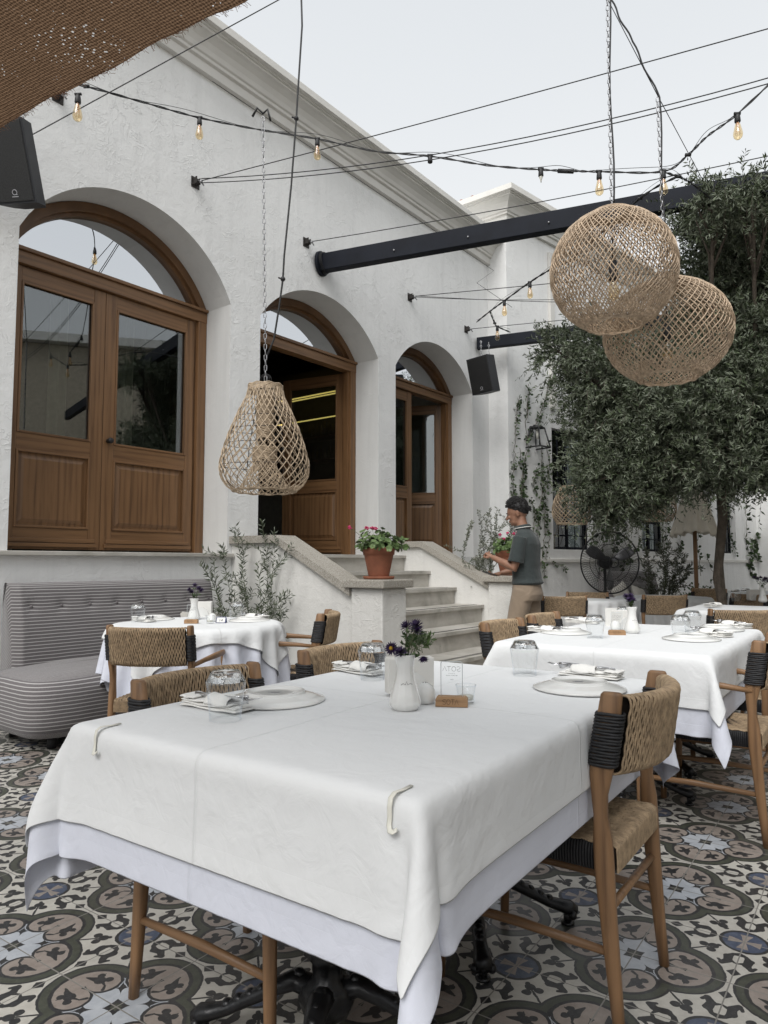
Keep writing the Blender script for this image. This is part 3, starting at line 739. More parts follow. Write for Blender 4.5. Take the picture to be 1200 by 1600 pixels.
# opposite building that the panes mirror
ob = thing('opposite_building', 'plain white building across the courtyard, seen only in the door glass', 'building', (8.6, 0, 0), 0)
b = MB(); b.box(0, 3, -6, 7.5, 0, 6.2); b.build('wall', simple('cream render', (.42, .37, .29), .9), ob)
b = MB()
for y in (-4, -1.2, 1.6, 4.4): b.box(-.03, -.004, y, y + 1.3, .9, 3.3)
b.build('window', DGL, ob)
b = MB(); b.box(-.25, 3.1, -6.1, 7.6, 6.205, 6.4); b.build('cornice', TRIM, ob)
# ================================================================== chairs (origin on the floor, faces +X)
def chair_backrest(parent, y=.218):
    def centre(t, z):
        x = -.262 - .060 * (1 - abs(t) ** 2.2) - .16 * (z - .64); return x, t * y
    H0, H1, TH = .632, .822, .017
    # section loop, q in 0..1 around a rounded slab
    def sec(q):
        per = [(-1, 0), (1, 0)]
        h = (H1 - H0) / 2; r = TH; straight = 2 * (h - r); L = 2 * straight + 2 * PI * r; s_ = q * L
        if s_ < straight: return r, H0 + r + s_
        s_ -= straight
        if s_ < PI * r: a_ = s_ / r; return r * math.cos(a_), H1 - r + r * math.sin(a_)
        s_ -= PI * r
        if s_ < straight: return -r, H1 - r - s_
        s_ -= straight; a_ = s_ / r; return -r * math.cos(a_), H0 + r - r * math.sin(a_)
    b = MB()
    def core(u, v):
        t = -.97 + 1.94 * u; dx, z = sec(v); cx, cy = centre(t, z); return (cx + dx * .8, cy, z)
    b.grid(core, 17, 26, 0, True, cv=True)
    n = 62; seg = 54
    for i in range(n):
        t0 = -.985 + 1.97 * i / (n - 1)
        ph = PI * (i % 2); chev = abs(((t0 * 2.5) % 2) - 1) * 4.4
        pts = []
        for j in range(seg):
            q = j / seg; dx, z = sec(q); t = t0 + .0072 * math.sin(q * 2 * PI * 11 + ph + (chev if q < 1 else 0)) * (1 if .04 < q < .96 else .3)
            cx, cy = centre(t, z); k = 1.16 + .04 * math.sin(q * 2 * PI * 11 + ph * 2 + i)
            pts.append((cx + dx * k, cy, z if abs(dx) > TH * .97 else (H0 + H1) / 2 + (z - (H0 + H1) / 2) * 1.018))
        b.tube(pts, .0034, 4, 1, closed=True)
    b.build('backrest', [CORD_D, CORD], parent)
def make_chair(name, label, arms, group, loc=(0,0,0), rz=0):
    c = thing(name, label, 'chair', loc, rz, group)
    for sy in (-1, 1):
        b = MB()
        b.post([(-.268, sy*.222, 0, .0135, .0135), (-.258, sy*.222, .12, .0165, .0155), (-.246, sy*.223, .28, .0205, .018), (-.238, sy*.223, .40, .0245, .0195), (-.236, sy*.223, .47, .0235, .0185),
                (-.232, sy*.224, .53, .0175, .0165), (-.231, sy*.226, .58, .0205, .0165), (-.236, sy*.229, .63, .029, .0165), (-.247, sy*.231, .70, .0315, .0165), (-.26, sy*.232, .77, .0295, .016), (-.268, sy*.232, .826, .0265, .015), (-.269, sy*.232, .832, .022, .012)], 14, 0, .75)
        b.build('leg', TEAK, c)
        b = MB()
        for i in range(17):
            z = .655 + i * .0078; x = -.238 - .17 * (z - .63); w = 1 + .012 * math.sin(i * 2.3)
            pts = []
            for j in range(16):
                t = 2 * PI * j / 16; cc, ss = math.cos(t), math.sin(t)
                pts.append((x + .0345 * w * math.copysign(abs(cc) ** .7, cc), sy * .2315 + .0195 * math.copysign(abs(ss) ** .7, ss), z + .001 * math.sin(i * 3 + j)))
            b.tube(pts, .0042, 5, 0, closed=True)
        b.build('cord_wrap', CORD_B, c)
    for sy in (-1, 1):
        b = MB(); top = .645 if arms else .44
        R = [(.232, sy*.222, 0, .0135, .0135), (.228, sy*.222, .15, .016, .016), (.224, sy*.222, .38, .0185, .0185), (.224, sy*.222, .44, .018, .018)]
        if arms: R += [(.222, sy*.226, .55, .0145, .0145), (.22, sy*.23, .632, .014, .014)]
        b.post(R, 12); b.build('leg', TEAK, c)
        b = MB(); b.tube([(-.25, sy*.222, .205), (0, sy*.222, .212), (.228, sy*.222, .205)], [.010, .013, .010], 10); b.build('stretcher', TEAKX, c)
        if arms:
            b = MB(); pts = [(-.236, sy*.236, .625), (-.13, sy*.256, .638), (.02, sy*.268, .645), (.16, sy*.262, .644), (.252, sy*.236, .638)]
            b.tube(pts, [(.012,.010), (.012,.013), (.011,.017), (.011,.018), (.010,.014)], 12); b.build('armrest', TEAKX, c)
    b = MB(); b.tube([(-.243, -.215, .30), (-.243, .215, .30)], .0105, 10); b.build('stretcher', TEAKX, c)
    # seat: padded frame wound with cord
    x0, x1, y0, y1, z0, z1 = -.262, .238, -.205, .205, .385, .452
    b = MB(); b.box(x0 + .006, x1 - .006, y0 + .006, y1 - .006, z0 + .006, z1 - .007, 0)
    n = 58; seg = 40
    for i in range(n):       # cords run front to back, over both rails
        yy = y0 + .008 + (y1 - y0 - .016) * i / (n - 1); ph = PI * (i % 2); pts = []
        top = [(x0 + (x1 - x0) * j / seg) for j in range(seg + 1)]
        pts.append((x0 - .001, yy, z0 + .003)); pts.append((x0 - .002, yy + .002, (z0 + z1) / 2)); pts.append((x0, yy, z1 - .012))
        for j, xx in enumerate(top):
            e = min(1, min(j, seg - j) / 3); sag = -.012 * (1 - (2 * (xx - x0) / (x1 - x0) - 1) ** 2) * (1 - (2 * (yy - y0) / (y1 - y0) - 1) ** 2)
            pts.append((xx, yy + .0040 * math.sin(xx * 150 + ph + i * .5) * e, z1 - (.006 if e < .1 else 0) + sag + .0018 * math.sin(xx * 150 + ph * 1.5 + i * .5)))
        pts += [(x1, yy, z1 - .012), (x1 + .002, yy + .002, (z0 + z1) / 2), (x1 + .001, yy, z0 + .003)]
        b.tube(pts, .0032, 4, 1, cap=False)
    for sy in (-1, 1):       # black wound side rails
        m_ = 62
        for i in range(m_):
            xx = x0 + .022 + (x1 - x0 - .044) * i / (m_ - 1); yy = sy * (y1 + .002)
            b.tube([(xx, yy - sy*.012, z1 - .003), (xx, yy, z1 - .010), (xx + .0006, yy + sy*.002, (z0+z1)/2), (xx, yy, z0 + .003)], .0038, 4, 2, cap=False)
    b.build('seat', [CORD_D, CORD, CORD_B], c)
    chair_backrest(c)
    c.scale = (1, .93, 1)
    return c
CH_G = 'woven cord dining chairs'
def tchair(a, bb, face):    # position in the tile frame, face in degrees from the +a direction towards +b
    p = T(a, bb); d = DT * math.cos(R_(face)) + NT * math.sin(R_(face)); return p, math.atan2(d.y, d.x)
# right side of the front table, faces -b
p, rz = tchair(1.995, -.83, -90)
plain = make_chair('dining_chair', 'armless woven chair at the right side of the front table, nearest the camera', False, CH_G, p, rz)
p, rz = tchair(1.44, -1.41, 90)
copy_tree(plain, None, 'woven chair at the front table left side, behind the nearest upturned glass', p, rz)
p, rz = tchair(2.18, -1.47, 93)
copy_tree(plain, None, 'woven chair at the front table left side, farther one, below the stair post', p, rz)
p, rz = tchair(3.52, -.70, -90)
armc = make_chair('dining_armchair', 'woven armchair cut by the right picture edge, near right of second table', True, CH_G, p, rz)
p, rz = tchair(4.32, -.72, -92)
copy_tree(armc, None, 'woven armchair right of the second table, half hidden by the nearer armchair', p, rz)
p, rz = tchair(3.68, -1.50, 91)
copy_tree(plain, None, 'woven chair left of the second table, the one nearer the camera', p, rz)
p, rz = tchair(4.34, -1.52, 88)
copy_tree(plain, None, 'woven chair left of the second table, directly in front of the waiter', p, rz)
def at_chair(src, x, y, top, yaw, label, name=None):
    """stand a chair whose back top centre shows at (x,y)"""
    q = atz(x, y, top) if not isinstance(top, tuple) else atY(x, y, top[1])
    d = Vector((math.cos(yaw), math.sin(yaw), 0)); loc = Vector((q.x, q.y, 0)) + d * .33
    return copy_tree(src, None, label, loc, yaw)
at_chair(armc, 226, 979, (0, 3.62), R_(84), 'woven armchair, back to the camera, at the round table by the striped sofa')
at_chair(armc, 522, 950, (0, 4.75), R_(178), 'woven armchair seen side on, between the round table and the stairs')
# far chairs under the tree
at_chair(armc, 1165, 944, (0, 4.95), R_(88), 'large woven armchair back at the right edge, just beyond the second table')
at_chair(plain, 884, 924, (0, 7.0), R_(92), 'woven cord chair with its back to the camera, right behind the waiter')
at_chair(plain, 918, 916, (0, 8.0), R_(250), 'woven chair just left of the fan pole, turned towards the camera')
at_chair(plain, 1042, 916, (0, 7.2), R_(91), 'woven chair, back to the camera, at the round table right of the fan')
at_chair(armc, 1112, 912, (0, 9.1), R_(215), 'small distant woven armchair in front of the green bush by the closed parasol')
at_chair(plain, 1178, 918, (0, 7.4), R_(200), 'distant woven chair between the right edge table and the upturned glasses')
# ================================================================== cloth drape (position based, solved here)
def drape(TL, TWd, over, top, seed=0, round_=False, res=.028, steps=240, kick=None, cloth=None, rad=.0, twist=0.0):
    """cloth over a table top TL x TWd; returns grid positions (nu,nv,3) and rest coords"""
    r = np.random.default_rng(seed)
    if cloth is None: cl = (TL + 2 * over, TWd + 2 * over)
    else: cl = cloth
    ex = (-cl[0]/2, cl[0]/2, -cl[1]/2, cl[1]/2) if len(cl) == 2 else cl
    cl = (ex[1] - ex[0], ex[3] - ex[2])
    nu, nv = int(cl[0] / res) + 1, int(cl[1] / res) + 1
    U, V = np.meshgrid(np.linspace(ex[0], ex[1], nu), np.linspace(ex[2], ex[3], nv), indexing='ij')
    X = np.stack([U * math.cos(twist) - V * math.sin(twist), U * math.sin(twist) + V * math.cos(twist), np.full_like(U, top + .02)], -1)
    # start from a hanging guess so it settles fast
    hx, hy = TL / 2, TWd / 2
    hx0, hy0 = hx, hy
    X0 = X.copy(); A0 = X0.copy(); A0[..., 2] = top      # tether of each point to where its thread leaves the table
    if round_:
        r0 = np.hypot(A0[..., 0], A0[..., 1]); kk = np.minimum(1, hx / np.maximum(r0, 1e-6)); A0[..., 0] *= kk; A0[..., 1] *= kk
    else: A0[..., 0] = np.clip(A0[..., 0], -hx, hx); A0[..., 1] = np.clip(A0[..., 1], -hy, hy)
    TL_ = np.sqrt(((X0 - A0)[..., :2] ** 2).sum(-1)) * 1.004 + .0015
    X[..., 2] += r.normal(size=U.shape) * .0015
    Vel = np.zeros_like(X); du, dv = cl[0] / (nu - 1), cl[1] / (nv - 1)
    cons = []
    def c2(sa, sb, L, k): cons.append((sa, sb, L, k))
    s_ = slice
    for st_ in (0, 1):
        c2((s_(st_, nu-1, 2), s_(None)), (s_(st_+1, nu, 2), s_(None)), du, 1.0)
        c2((s_(None), s_(st_, nv-1, 2)), (s_(None), s_(st_+1, nv, 2)), dv, 1.0)
        dg = math.hypot(du, dv)
        c2((s_(st_, nu-1, 2), s_(0, nv-1)), (s_(st_+1, nu, 2), s_(1, nv)), dg, .45)
        c2((s_(st_, nu-1, 2), s_(1, nv)), (s_(st_+1, nu, 2), s_(0, nv-1)), dg, .45)
    for st_ in range(4):
        c2((s_(st_, nu-2, 4), s_(None)), (s_(st_+2, nu, 4), s_(None)), 2*du, .06)
        c2((s_(None), s_(st_, nv-2, 4)), (s_(None), s_(st_+2, nv, 4)), 2*dv, .06)
    dt = .016; G_ = np.array([0, 0, -9.8])
    for it in range(steps):
        damp = .965 if it < steps * .6 else .90
        Vel = (Vel + G_ * dt) * damp
        if kick is not None and it < 90: Vel += kick(X, it) * dt
        Pp = X; X = X + Vel * dt
        for _ in range(7):
            for (sa, sb, L, k) in cons:
                A, B = X[sa], X[sb]
                na = min(A.shape[0], B.shape[0]); ma = min(A.shape[1], B.shape[1]); A = A[:na, :ma]; B = B[:na, :ma]
                d = B - A; l = np.sqrt((d * d).sum(-1, keepdims=True)) + 1e-9
                cor = d * ((l - L) / l * (.5 * k)); A += cor; B -= cor
            dd = X - A0; ll = np.sqrt((dd * dd).sum(-1)); fz = np.where(ll > TL_, TL_ / np.maximum(ll, 1e-9), 1.0); fz = np.where(TL_ < .003, 1.0, fz)
            X[...] = A0 + dd * fz[..., None]
            x, y, z = X[..., 0], X[..., 1], X[..., 2]
            if round_:
                rr = np.hypot(x, y); ins = rr < hx; below = z < top
                m = ins & below & (z > top - .05); z[m] = top
                m2 = ins & below & ~m; f = (hx + .001) / np.maximum(rr[m2], 1e-6); x[m2] *= f; y[m2] *= f
            else:
                dx, dy = hx - np.abs(x), hy - np.abs(y); ins = (dx > 0) & (dy > 0) & (z < top)
                depth = top - z; side = np.minimum(dx, dy)
                up = ins & (depth <= side + .012); z[up] = top
                so_ = ins & ~up; sx = so_ & (dx < dy); sy_ = so_ & ~(dx < dy)
                x[sx] = np.sign(x[sx]) * hx; y[sy_] = np.sign(y[sy_]) * hy
            onf = z < .012; z[onf] = .012
        Vel = (X - Pp) / dt
        tm = (X[..., 2] <= top + .0005) & (X[..., 2] >= top - .0005); Vel[tm] *= .35
        sp = np.linalg.norm(Vel, axis=-1, keepdims=True); Vel *= np.minimum(1, 4 / np.maximum(sp, 1e-6))
    if not round_:      # pressed flat on the top, crisp at the edge
        fl = (np.abs(U) < hx0) & (np.abs(V) < hy0)
        rip = .0009 * np.sin(U * 9 + V * 4 + seed) + .0007 * np.sin(V * 13 - U * 5)
        X[..., 0][fl] = U[fl]; X[..., 1][fl] = V[fl]; X[..., 2][fl] = top + rip[fl]
    return X, U, V
def ear(X, U, V, cx, cy, top, k, bend, azo):
    """starched cloth stands off a table corner as one pointed fold"""
    sx, sy = math.copysign(1, cx), math.copysign(1, cy); du, dv = (U - cx) * sx, (V - cy) * sy
    m = (du > 0) & (dv > 0); rho = np.hypot(du, dv)[m]; ph = np.arctan2(dv, du)[m]
    th = PI / 4 * k * np.sin(2 * ph); r1 = np.minimum(rho, bend); r2 = np.maximum(rho - bend, 0)
    az = PI / 4 + (ph - PI / 4) * 1.15 + azo * np.sin(2 * ph)
    r = np.sin(th) * r1 + .15 * r2 * np.sin(th) + .004; z = top - np.cos(th) * r1 - r2
    N = np.stack([cx + sx * r * np.cos(az), cy + sy * r * np.sin(az), z], -1); w = (np.sin(2 * ph) ** .5)[:, None]
    w = np.clip(w * 1.25, 0, 1); X[m] = X[m] * (1 - w) + N * w
    # relax the seam between fold and sides
    for _ in range(3):
        Y = X.copy(); Y[1:-1, 1:-1] = (X[:-2, 1:-1] + X[2:, 1:-1] + X[1:-1, :-2] + X[1:-1, 2:]) / 4
        z_ = ((du > -.12) & (dv > -.12) & ((du > .015) | (dv > .015))); X[z_] = X[z_] * .5 + Y[z_] * .5
def grid_normals(X):
    gu = np.gradient(X, axis=0); gv = np.gradient(X, axis=1); n = np.cross(gu, gv); return n / (np.linalg.norm(n, axis=-1, keepdims=True) + 1e-9)
def cloth_mesh(name, X, U, V, mat, parent=None, i0=0, i1=None, j0=0, j1=None, off=0.0, flare=0.0, top=None):
    n = grid_normals(X); i1 = i1 or X.shape[0]; j1 = j1 or X.shape[1]
    Q = X + n * off
    Xs = Q[i0:i1, j0:j1]; a_, b_ = Xs.shape[:2]
    if flare:   # free edge stands off slightly
        ii = np.minimum(np.arange(a_), a_ - 1 - np.arange(a_))[:, None]; jj = np.minimum(np.arange(b_), b_ - 1 - np.arange(b_))[None]
        e = np.clip(1 - np.minimum(ii, jj) / 9., 0, 1)[..., None]; Xs = Xs + n[i0:i1, j0:j1] * flare * e
    uv = np.stack(np.meshgrid(np.linspace(0, 1, a_), np.linspace(0, 1, b_), indexing='ij'), -1).reshape(-1, 2)
    idx = np.arange(a_ * b_).reshape(a_, b_)
    Fq = np.stack([idx[:-1, :-1], idx[1:, :-1], idx[1:, 1:], idx[:-1, 1:]], -1).reshape(-1, 4)
    o = arr_mesh(name, Xs.reshape(-1, 3), Fq, mat, parent, True, uv)
    q = o.modifiers.new('s', 'SOLIDIFY'); q.thickness = .0012; q.offset = 1
    q = o.modifiers.new('s', 'SUBSURF'); q.levels = 1; q.render_levels = 1
    return o
# ================================================================== tables
def ped(parent, x, y, rot=0):
    """ornate cast iron pedestal with four clawed feet; column > foot"""
    b = MB(); P = [(.03,.70),(.055,.70),(.055,.68),(.028,.66),(.024,.58),(.034,.555),(.024,.53),(.03,.42),(.042,.34),(.046,.30),(.034,.255),(.052,.235),(.056,.22),(.036,.20),(.034,.165),(.06,.15),(.068,.12),(.055,.085),(.03,.07)]
    b.lathe(P[::-1], 28, (x, y, 0), 0, True, 8, .05)
    b.box(x - .16, x + .16, y - .03, y + .03, .70, .712); b.box(x - .03, x + .03, y - .16, y + .16, .7005, .7125)
    col = b.build('pedestal', IRON, parent)
    for k in range(4):
        a_ = rot + k * PI / 2; c, s = math.cos(a_), math.sin(a_); b = MB()
        pr = [(.03, .135, .032), (.08, .150, .030), (.13, .128, .024), (.19, .098, .021), (.25, .068, .020), (.29, .056, .024), (.315, .050, .028), (.335, .040, .022)]
        b.tube([(x + r * c, y + r * s, z) for r, z, q in pr], [(q, q * .8) for r, z, q in pr], 10)
        for j in range(7):   # acanthus knuckles
            r, z = .07 + j * .03, .165 - j * .0145; b.ball((x + r*c, y + r*s, z), .014, 8, 0, 6, (1.2, 1.2, .9))
        for sd in (-.6, 0, .6):
            c2_, s2 = math.cos(a_ + sd * .12), math.sin(a_ + sd * .12); b.ball((x + .322*c2_, y + .322*s2, .036), .014, 8, 0, 6)
        b.lathe([(.013, .004), (.013, .03), (.008, .035)], 12, (x + .31*c, y + .31*s, 0)); b.lathe([(.0, .0005), (.021, .0005), (.022, .007), (.012, .011)], 14, (x + .31*c, y + .31*s, 0))
        b.build('foot', IRON, col)
def make_table(name, label, loc, rz, TL, TWd, peds):
    t = thing(name, label, 'table', loc, rz)
    b = MB(); b.box(-TL/2 + .022, TL/2 - .022, -TWd/2 + .022, TWd/2 - .022, .716, .7515); b.build('tabletop', DOOR_H, t, bevel=.02)
    for (x, y, r) in peds: ped(t, x, y, r)
    return t
TOPZ = .760
# main table: centre in the tile frame (a 1.73, b -1.12), X along a, Y along -b
M0 = T(1.735, -1.13); ML, MW = 1.47, 1.00
make_table('dining_table', 'front rectangular table on black cast iron pedestals, mostly hidden under white cloths', M0, TROT, ML, MW, [(-.36, .0, .45), (.36, .0, .6)])
def kick1(X, it):
    k = np.zeros_like(X); x, y, z = X[..., 0], X[..., 1], X[..., 2]
    k[..., 0] = -.5 * (z < TOPZ - .03) * (x < -.5) + .4 * np.sin(y * 9 + 1) * (z < TOPZ - .03) * (x < -.6)
    k[..., 1] = .7 * (y > .4) * (z < TOPZ - .03) - .5 * (y < -.4) * (z < TOPZ - .03) + .5 * np.sin(x * 8) * (z < TOPZ - .03)
    return k
X1, U1, V1 = drape(ML, MW, .0, TOPZ, 3, kick=kick1, cloth=(-ML/2 - .30, ML/2 + .26, -MW/2 - .25, MW/2 + .36), res=.021, steps=260)
ear(X1, U1, V1, -ML/2, MW/2, TOPZ, .50, .22, .25)
ear(X1, U1, V1, -ML/2, -MW/2, TOPZ, .42, .5, -.35)
res = .028
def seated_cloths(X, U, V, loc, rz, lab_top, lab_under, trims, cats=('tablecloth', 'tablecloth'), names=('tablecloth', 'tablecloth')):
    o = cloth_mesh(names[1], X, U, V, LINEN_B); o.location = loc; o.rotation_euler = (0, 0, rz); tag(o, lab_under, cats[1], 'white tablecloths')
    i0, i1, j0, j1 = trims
    o2 = cloth_mesh(names[0], X, U, V, LINEN, None, i0, X.shape[0] - i1, j0, X.shape[1] - j1, off=.0035, flare=.006)
    o2.location = loc; o2.rotation_euler = (0, 0, rz); tag(o2, lab_top, cats[0], 'white tablecloths'); return o, o2
seated_cloths(X1, U1, V1, M0, TROT, 'white top tablecloth with a pressed centre crease on the front table, held by two clips',
              'cool white longer under cloth hanging below the top cloth of the front table', (4, 4, 4, 6))
# second table
M2 = T(3.955, -1.10)
make_table('dining_table', 'second rectangular table on cast iron pedestals, behind the front table on the right', M2, TROT, ML, MW, [(-.36, 0, .3), (.36, 0, .75)])
def kick2(X, it):
    k = np.zeros_like(X); x, y, z = X[..., 0], X[..., 1], X[..., 2]
    k[..., 0] = .5 * np.sin(y * 6 + 2) * (z < TOPZ - .03); k[..., 1] = -.8 * (y < -.45) * (z < TOPZ - .03) + .4 * np.sin(x * 7) * (z < TOPZ - .03); return k
X2, U2, V2 = drape(ML, MW, .0, TOPZ, 9, kick=kick2, cloth=(-ML/2 - .33, ML/2 + .3, -MW/2 - .30, MW/2 + .28))
ear(X2, U2, V2, -ML/2, -MW/2, TOPZ, .45, .4, -.3)
ear(X2, U2, V2, -ML/2, MW/2, TOPZ, .5, .25, .2)
seated_cloths(X2, U2, V2, M2, TROT, 'white top tablecloth on the second table, its near corner hanging as a point',
              'longer white under cloth of the second table, seen below the top cloth hem', (4, 4, 4, 4))
# round table by the sofa
RT = Vector((-1.20, 4.60, 0)); RR = .53
t3 = thing('round_table', 'round table with white cloth in front of the striped sofa, table number card on it', 'table', RT, 0)
b = MB(); b.lathe([(0, .716), (RR - .01, .716), (RR - .01, .7515), (0, .7515)], 48); b.build('tabletop', DOOR_H, t3); ped(t3, 0, 0, .3)
X3, U3, V3 = drape(RR * 2, RR * 2, 0, TOPZ, 5, round_=True, cloth=(1.62, 1.62), res=.034, steps=200, twist=.5)
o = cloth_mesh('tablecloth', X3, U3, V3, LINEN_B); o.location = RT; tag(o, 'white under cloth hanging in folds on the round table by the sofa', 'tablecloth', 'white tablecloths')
o2 = cloth_mesh('tablecloth', X3, U3, V3, LINEN, None, 6, X3.shape[0] - 6, 6, X3.shape[1] - 6, off=.0035, flare=.01); o2.location = RT
tag(o2, 'short white top cloth on the round table by the striped sofa', 'tablecloth', 'white tablecloths')
# far tables
def far_table(x, y, Y, label, clab, square=False, rz=0):
    q = atz(x, y, TOPZ); q = Vector((q.x * Y / q.y, Y, 0))
    t = thing('round_table' if not square else 'dining_table', label, 'table', q, rz)
    ped(t, 0, 0, .2)
    if square:
        b = MB(); b.box(-.48, .48, -.48, .48, .716, .7515); b.build('tabletop', DOOR_H, t)
        XX, UU, VV = FARS
    else:
        b = MB(); b.lathe([(0, .716), (RR - .01, .716), (RR - .01, .7515), (0, .7515)], 48); b.build('tabletop', DOOR_H, t); XX, UU, VV = X3, U3, V3
    o = cloth_mesh('tablecloth', XX, UU, VV, LINEN); o.location = q; o.rotation_euler = (0, 0, rz); tag(o, clab, 'tablecloth', 'white tablecloths'); return q
FARS = drape(.98, .98, 0, TOPZ, 21, cloth=(1.5, 1.5), res=.034, steps=190)
FT1 = far_table(905, 913, 7.9, 'round table just right of the waiter, left of the fan pole', 'white cloth of the table right beside the waiter', rz=.4)
FT2 = far_table(1035, 918, 8.3, 'round table behind the fan, under the olive tree', 'rumpled white cloth of the table behind the fan', rz=1.3)
FT3 = far_table(1170, 942, 6.15, 'square table beyond the big chair back at the right edge', 'white cloth with a clip on the table beyond the big chair back at right', True, TROT)
FT4 = far_table(1185, 905, 9.6, 'farthest square table against the end wall at right', 'white cloth of the farthest table, at the right edge by the end wall', True, TROT + .2)
# ================================================================== steel beams over the courtyard
BD = Vector((math.sin(R_(112.3)), math.cos(R_(112.3)), 0))
def beam(s, z, L, label, h=.17, w=.10, plate=True):
    p = W(s, .0, z); o = thing('overhead_beam', label, 'beam', p, math.atan2(BD.y, BD.x), 'dark beams across the courtyard')
    b = MB(); b.box(.02, L, -w/2, w/2, -h/2, h/2); b.build('beam_body', BEAM, o, bevel=.006)
    if plate:
        b = MB(); b.tube([(.0, 0, 0), (.035, 0, 0)], .135, 28); b.build('wall_flange', BEAM, o, bevel=.004)
        b = MB()
        for k in range(3): b.tube([(.05 + .012*k + .01*math.sin(t*2), .115*math.cos(t), .115*math.sin(t)) for t in np.linspace(0, 2*PI*.93, 30)], .0035, 6)
        b.build('wire_loop', BLACK, o)
    for i in range(6):
        x = .9 + i * .8
        if x < L: b = MB(); b.tube([(x, -w/2 - .012, -.02), (x, -w/2, -.02)], .009, 8); b.build('bolt', GALV, o)
    return o
beam(5.604, 4.44, 9.5, 'long dark steel beam from the wall above the middle arch to behind the olive crown', .19, .11)
beam(9.0, 4.385, 9.0, 'short looking dark steel beam near the inner corner, the loudspeaker chained under its end', .17, .10, False)
# ================================================================== loudspeakers
def speaker(loc, rot, size, label, hang):
    o = thing('loudspeaker', label, 'speaker', loc, rot=rot); w, d, h = size
    b = MB(); q = [(-w/2, -d/2), (w/2, -d/2), (w/2 - .02, d/2 - .08), (w*.28, d/2), (-w*.28, d/2), (-w/2 + .02, d/2 - .08)]
    b.prism(q, -h/2, h/2, axis='z'); b.build('cabinet', SPK, o, bevel=.008)
    b = MB(); b.box(-w/2 + .012, w/2 - .012, -d/2 - .008, -d/2 - .001, -h/2 + .012, h/2 - .012); gr = b.build('front_grille', GRILLE, o, bevel=.004)
    b = MB(); cz = -h/2 + .07
    b.tube([(.016*math.cos(t), -d/2 - .0095, cz + .016*math.sin(t)) for t in np.linspace(-PI/2 + .5, 1.5*PI + .15, 20)], .0025, 5); b.tube([(.0, -d/2 - .0095, cz - .015), (.018, -d/2 - .0095, cz - .015)], .0025, 5)
    b.box(-.022, .022, -d/2 - .0105, -d/2 - .0085, cz - .03, cz - .025); b.build('badge', simple('badge grey', (.4, .4, .42), .4), gr)
    return o
def chain(b, A, B, link_=.034, r=.0022, w=.007, m=0):
    A, B = Vector(A), Vector(B); d = B - A; n = max(2, int(d.length / (link_ * .8))); dn = d.normalized(); a_, c_ = frame_from(dn)
    for i in range(n):
        c = A + d * ((i + .5) / n); s_ = a_ if i % 2 else c_; h = link_ / 2
        pts = [c + dn * (-h + w) - s_ * w, c - dn * h * .98, c + dn * (-h + w) + s_ * w, c + dn * (h - w) + s_ * w, c + dn * h * .98, c + dn * (h - w) - s_ * w]
        b.tube(pts, r, 5, m, closed=True)
def aim_speaker(o, p, yaw, down, roll):
    d = Vector((-p.x, -p.y, 0)).normalized(); d = Matrix.Rotation(R_(yaw), 3, 'Z') @ d
    nf = (d * math.cos(R_(down)) + Vector((0, 0, math.sin(R_(down))))).normalized()
    from mathutils import Quaternion
    q = Quaternion(nf, R_(roll)) @ nf.to_track_quat('-Y', 'Z'); o.rotation_euler = q.to_euler()
s1 = speaker(W(2.36, .36, 4.42) , (R_(-14), R_(5), WROT + R_(-6)), (.27, .25, .53), 'black loudspeaker with a round badge hung on the wall left of the large arch', True)
p = atY(30, 258, 4.75); s1.location = p; aim_speaker(s1, p, -30, -20, 3)
b = MB(); chain(b, p + Vector((.0, .02, .29)), p + Vector((.0, .08, .62)), .03); b.build('hanging_chain', GALV, s1).matrix_parent_inverse = Matrix()
ch_ = s1.children[-1]; inv1 = (Matrix.Translation(s1.location) @ s1.rotation_euler.to_matrix().to_4x4()).inverted(); ch_.matrix_parent_inverse = inv1
p = W(9.0, .42, 4.02); p = onplane(W(9.0, 0, 0), BD, 758, 585)
p = atY(758, 586, 9.75)
s2 = speaker(p, (0, 0, 0), (.34, .31, .50), 'black loudspeaker hanging on chains below the beam by the third arch', True)
aim_speaker(s2, p, -30, -12, 4)
b = MB(); chain(b, p + Vector((-.05, 0, .27)), p + Vector((-.05, .04, .50)), .04, .004, .01); chain(b, p + Vector((.06, 0, .27)), p + Vector((.06, .04, .48)), .04, .004, .01)
ch_ = b.build('hanging_chain', GALV, s2); ch_.matrix_parent_inverse = (Matrix.Translation(s2.location) @ s2.rotation_euler.to_matrix().to_4x4()).inverted()
# ================================================================== wires on wall brackets
def sagline(A, B, sag, n=24):
    return [A.lerp(B, t) - Vector((0, 0, sag * 4 * t * (1 - t))) for t in np.linspace(0, 1, n)]
def bracket(s, z, label):
    o = thing('wire_bracket', label, 'bracket', W(s, 0, z), WROT)
    b = MB(); b.box(-.045, .045, -.006, -.001, -.05, .05); b.box(-.035, -.03, -.07, -.006, -.03, .03); b.box(.01, .015, -.06, -.006, -.03, .03); b.build('wall_plate', simple('weathered iron', (.05, .045, .042), .6, .6, vary=.5), o)
    b = MB(); b.tube([(-.01, -.05, 0), (.0, -.09, -.02), (.02, -.1, -.05)], .007, 8); b.ball((.0, -.085, -.015), .017); b.build('shackle', GALV, o)
def wire(name, pts, r, label, cat='wire', group='thin wires over the courtyard', mat=BLACK, n=5):
    b = MB(); b.tube(pts, r, n); return tag(b.build(name, mat), label, cat, group)
brk = [(3.92, 4.629, 'iron wall bracket between the first two arches, three wires leave it'), (5.38, 4.60, 'small iron bracket just left of the long beam end'), (7.306, 4.578, 'iron wall bracket above and between the second and third arches'), (8.711, 4.529, 'small iron wall bracket right of the third arch top'), (2.62, 4.75, 'iron pulley bracket at the burlap edge above the first arch')]
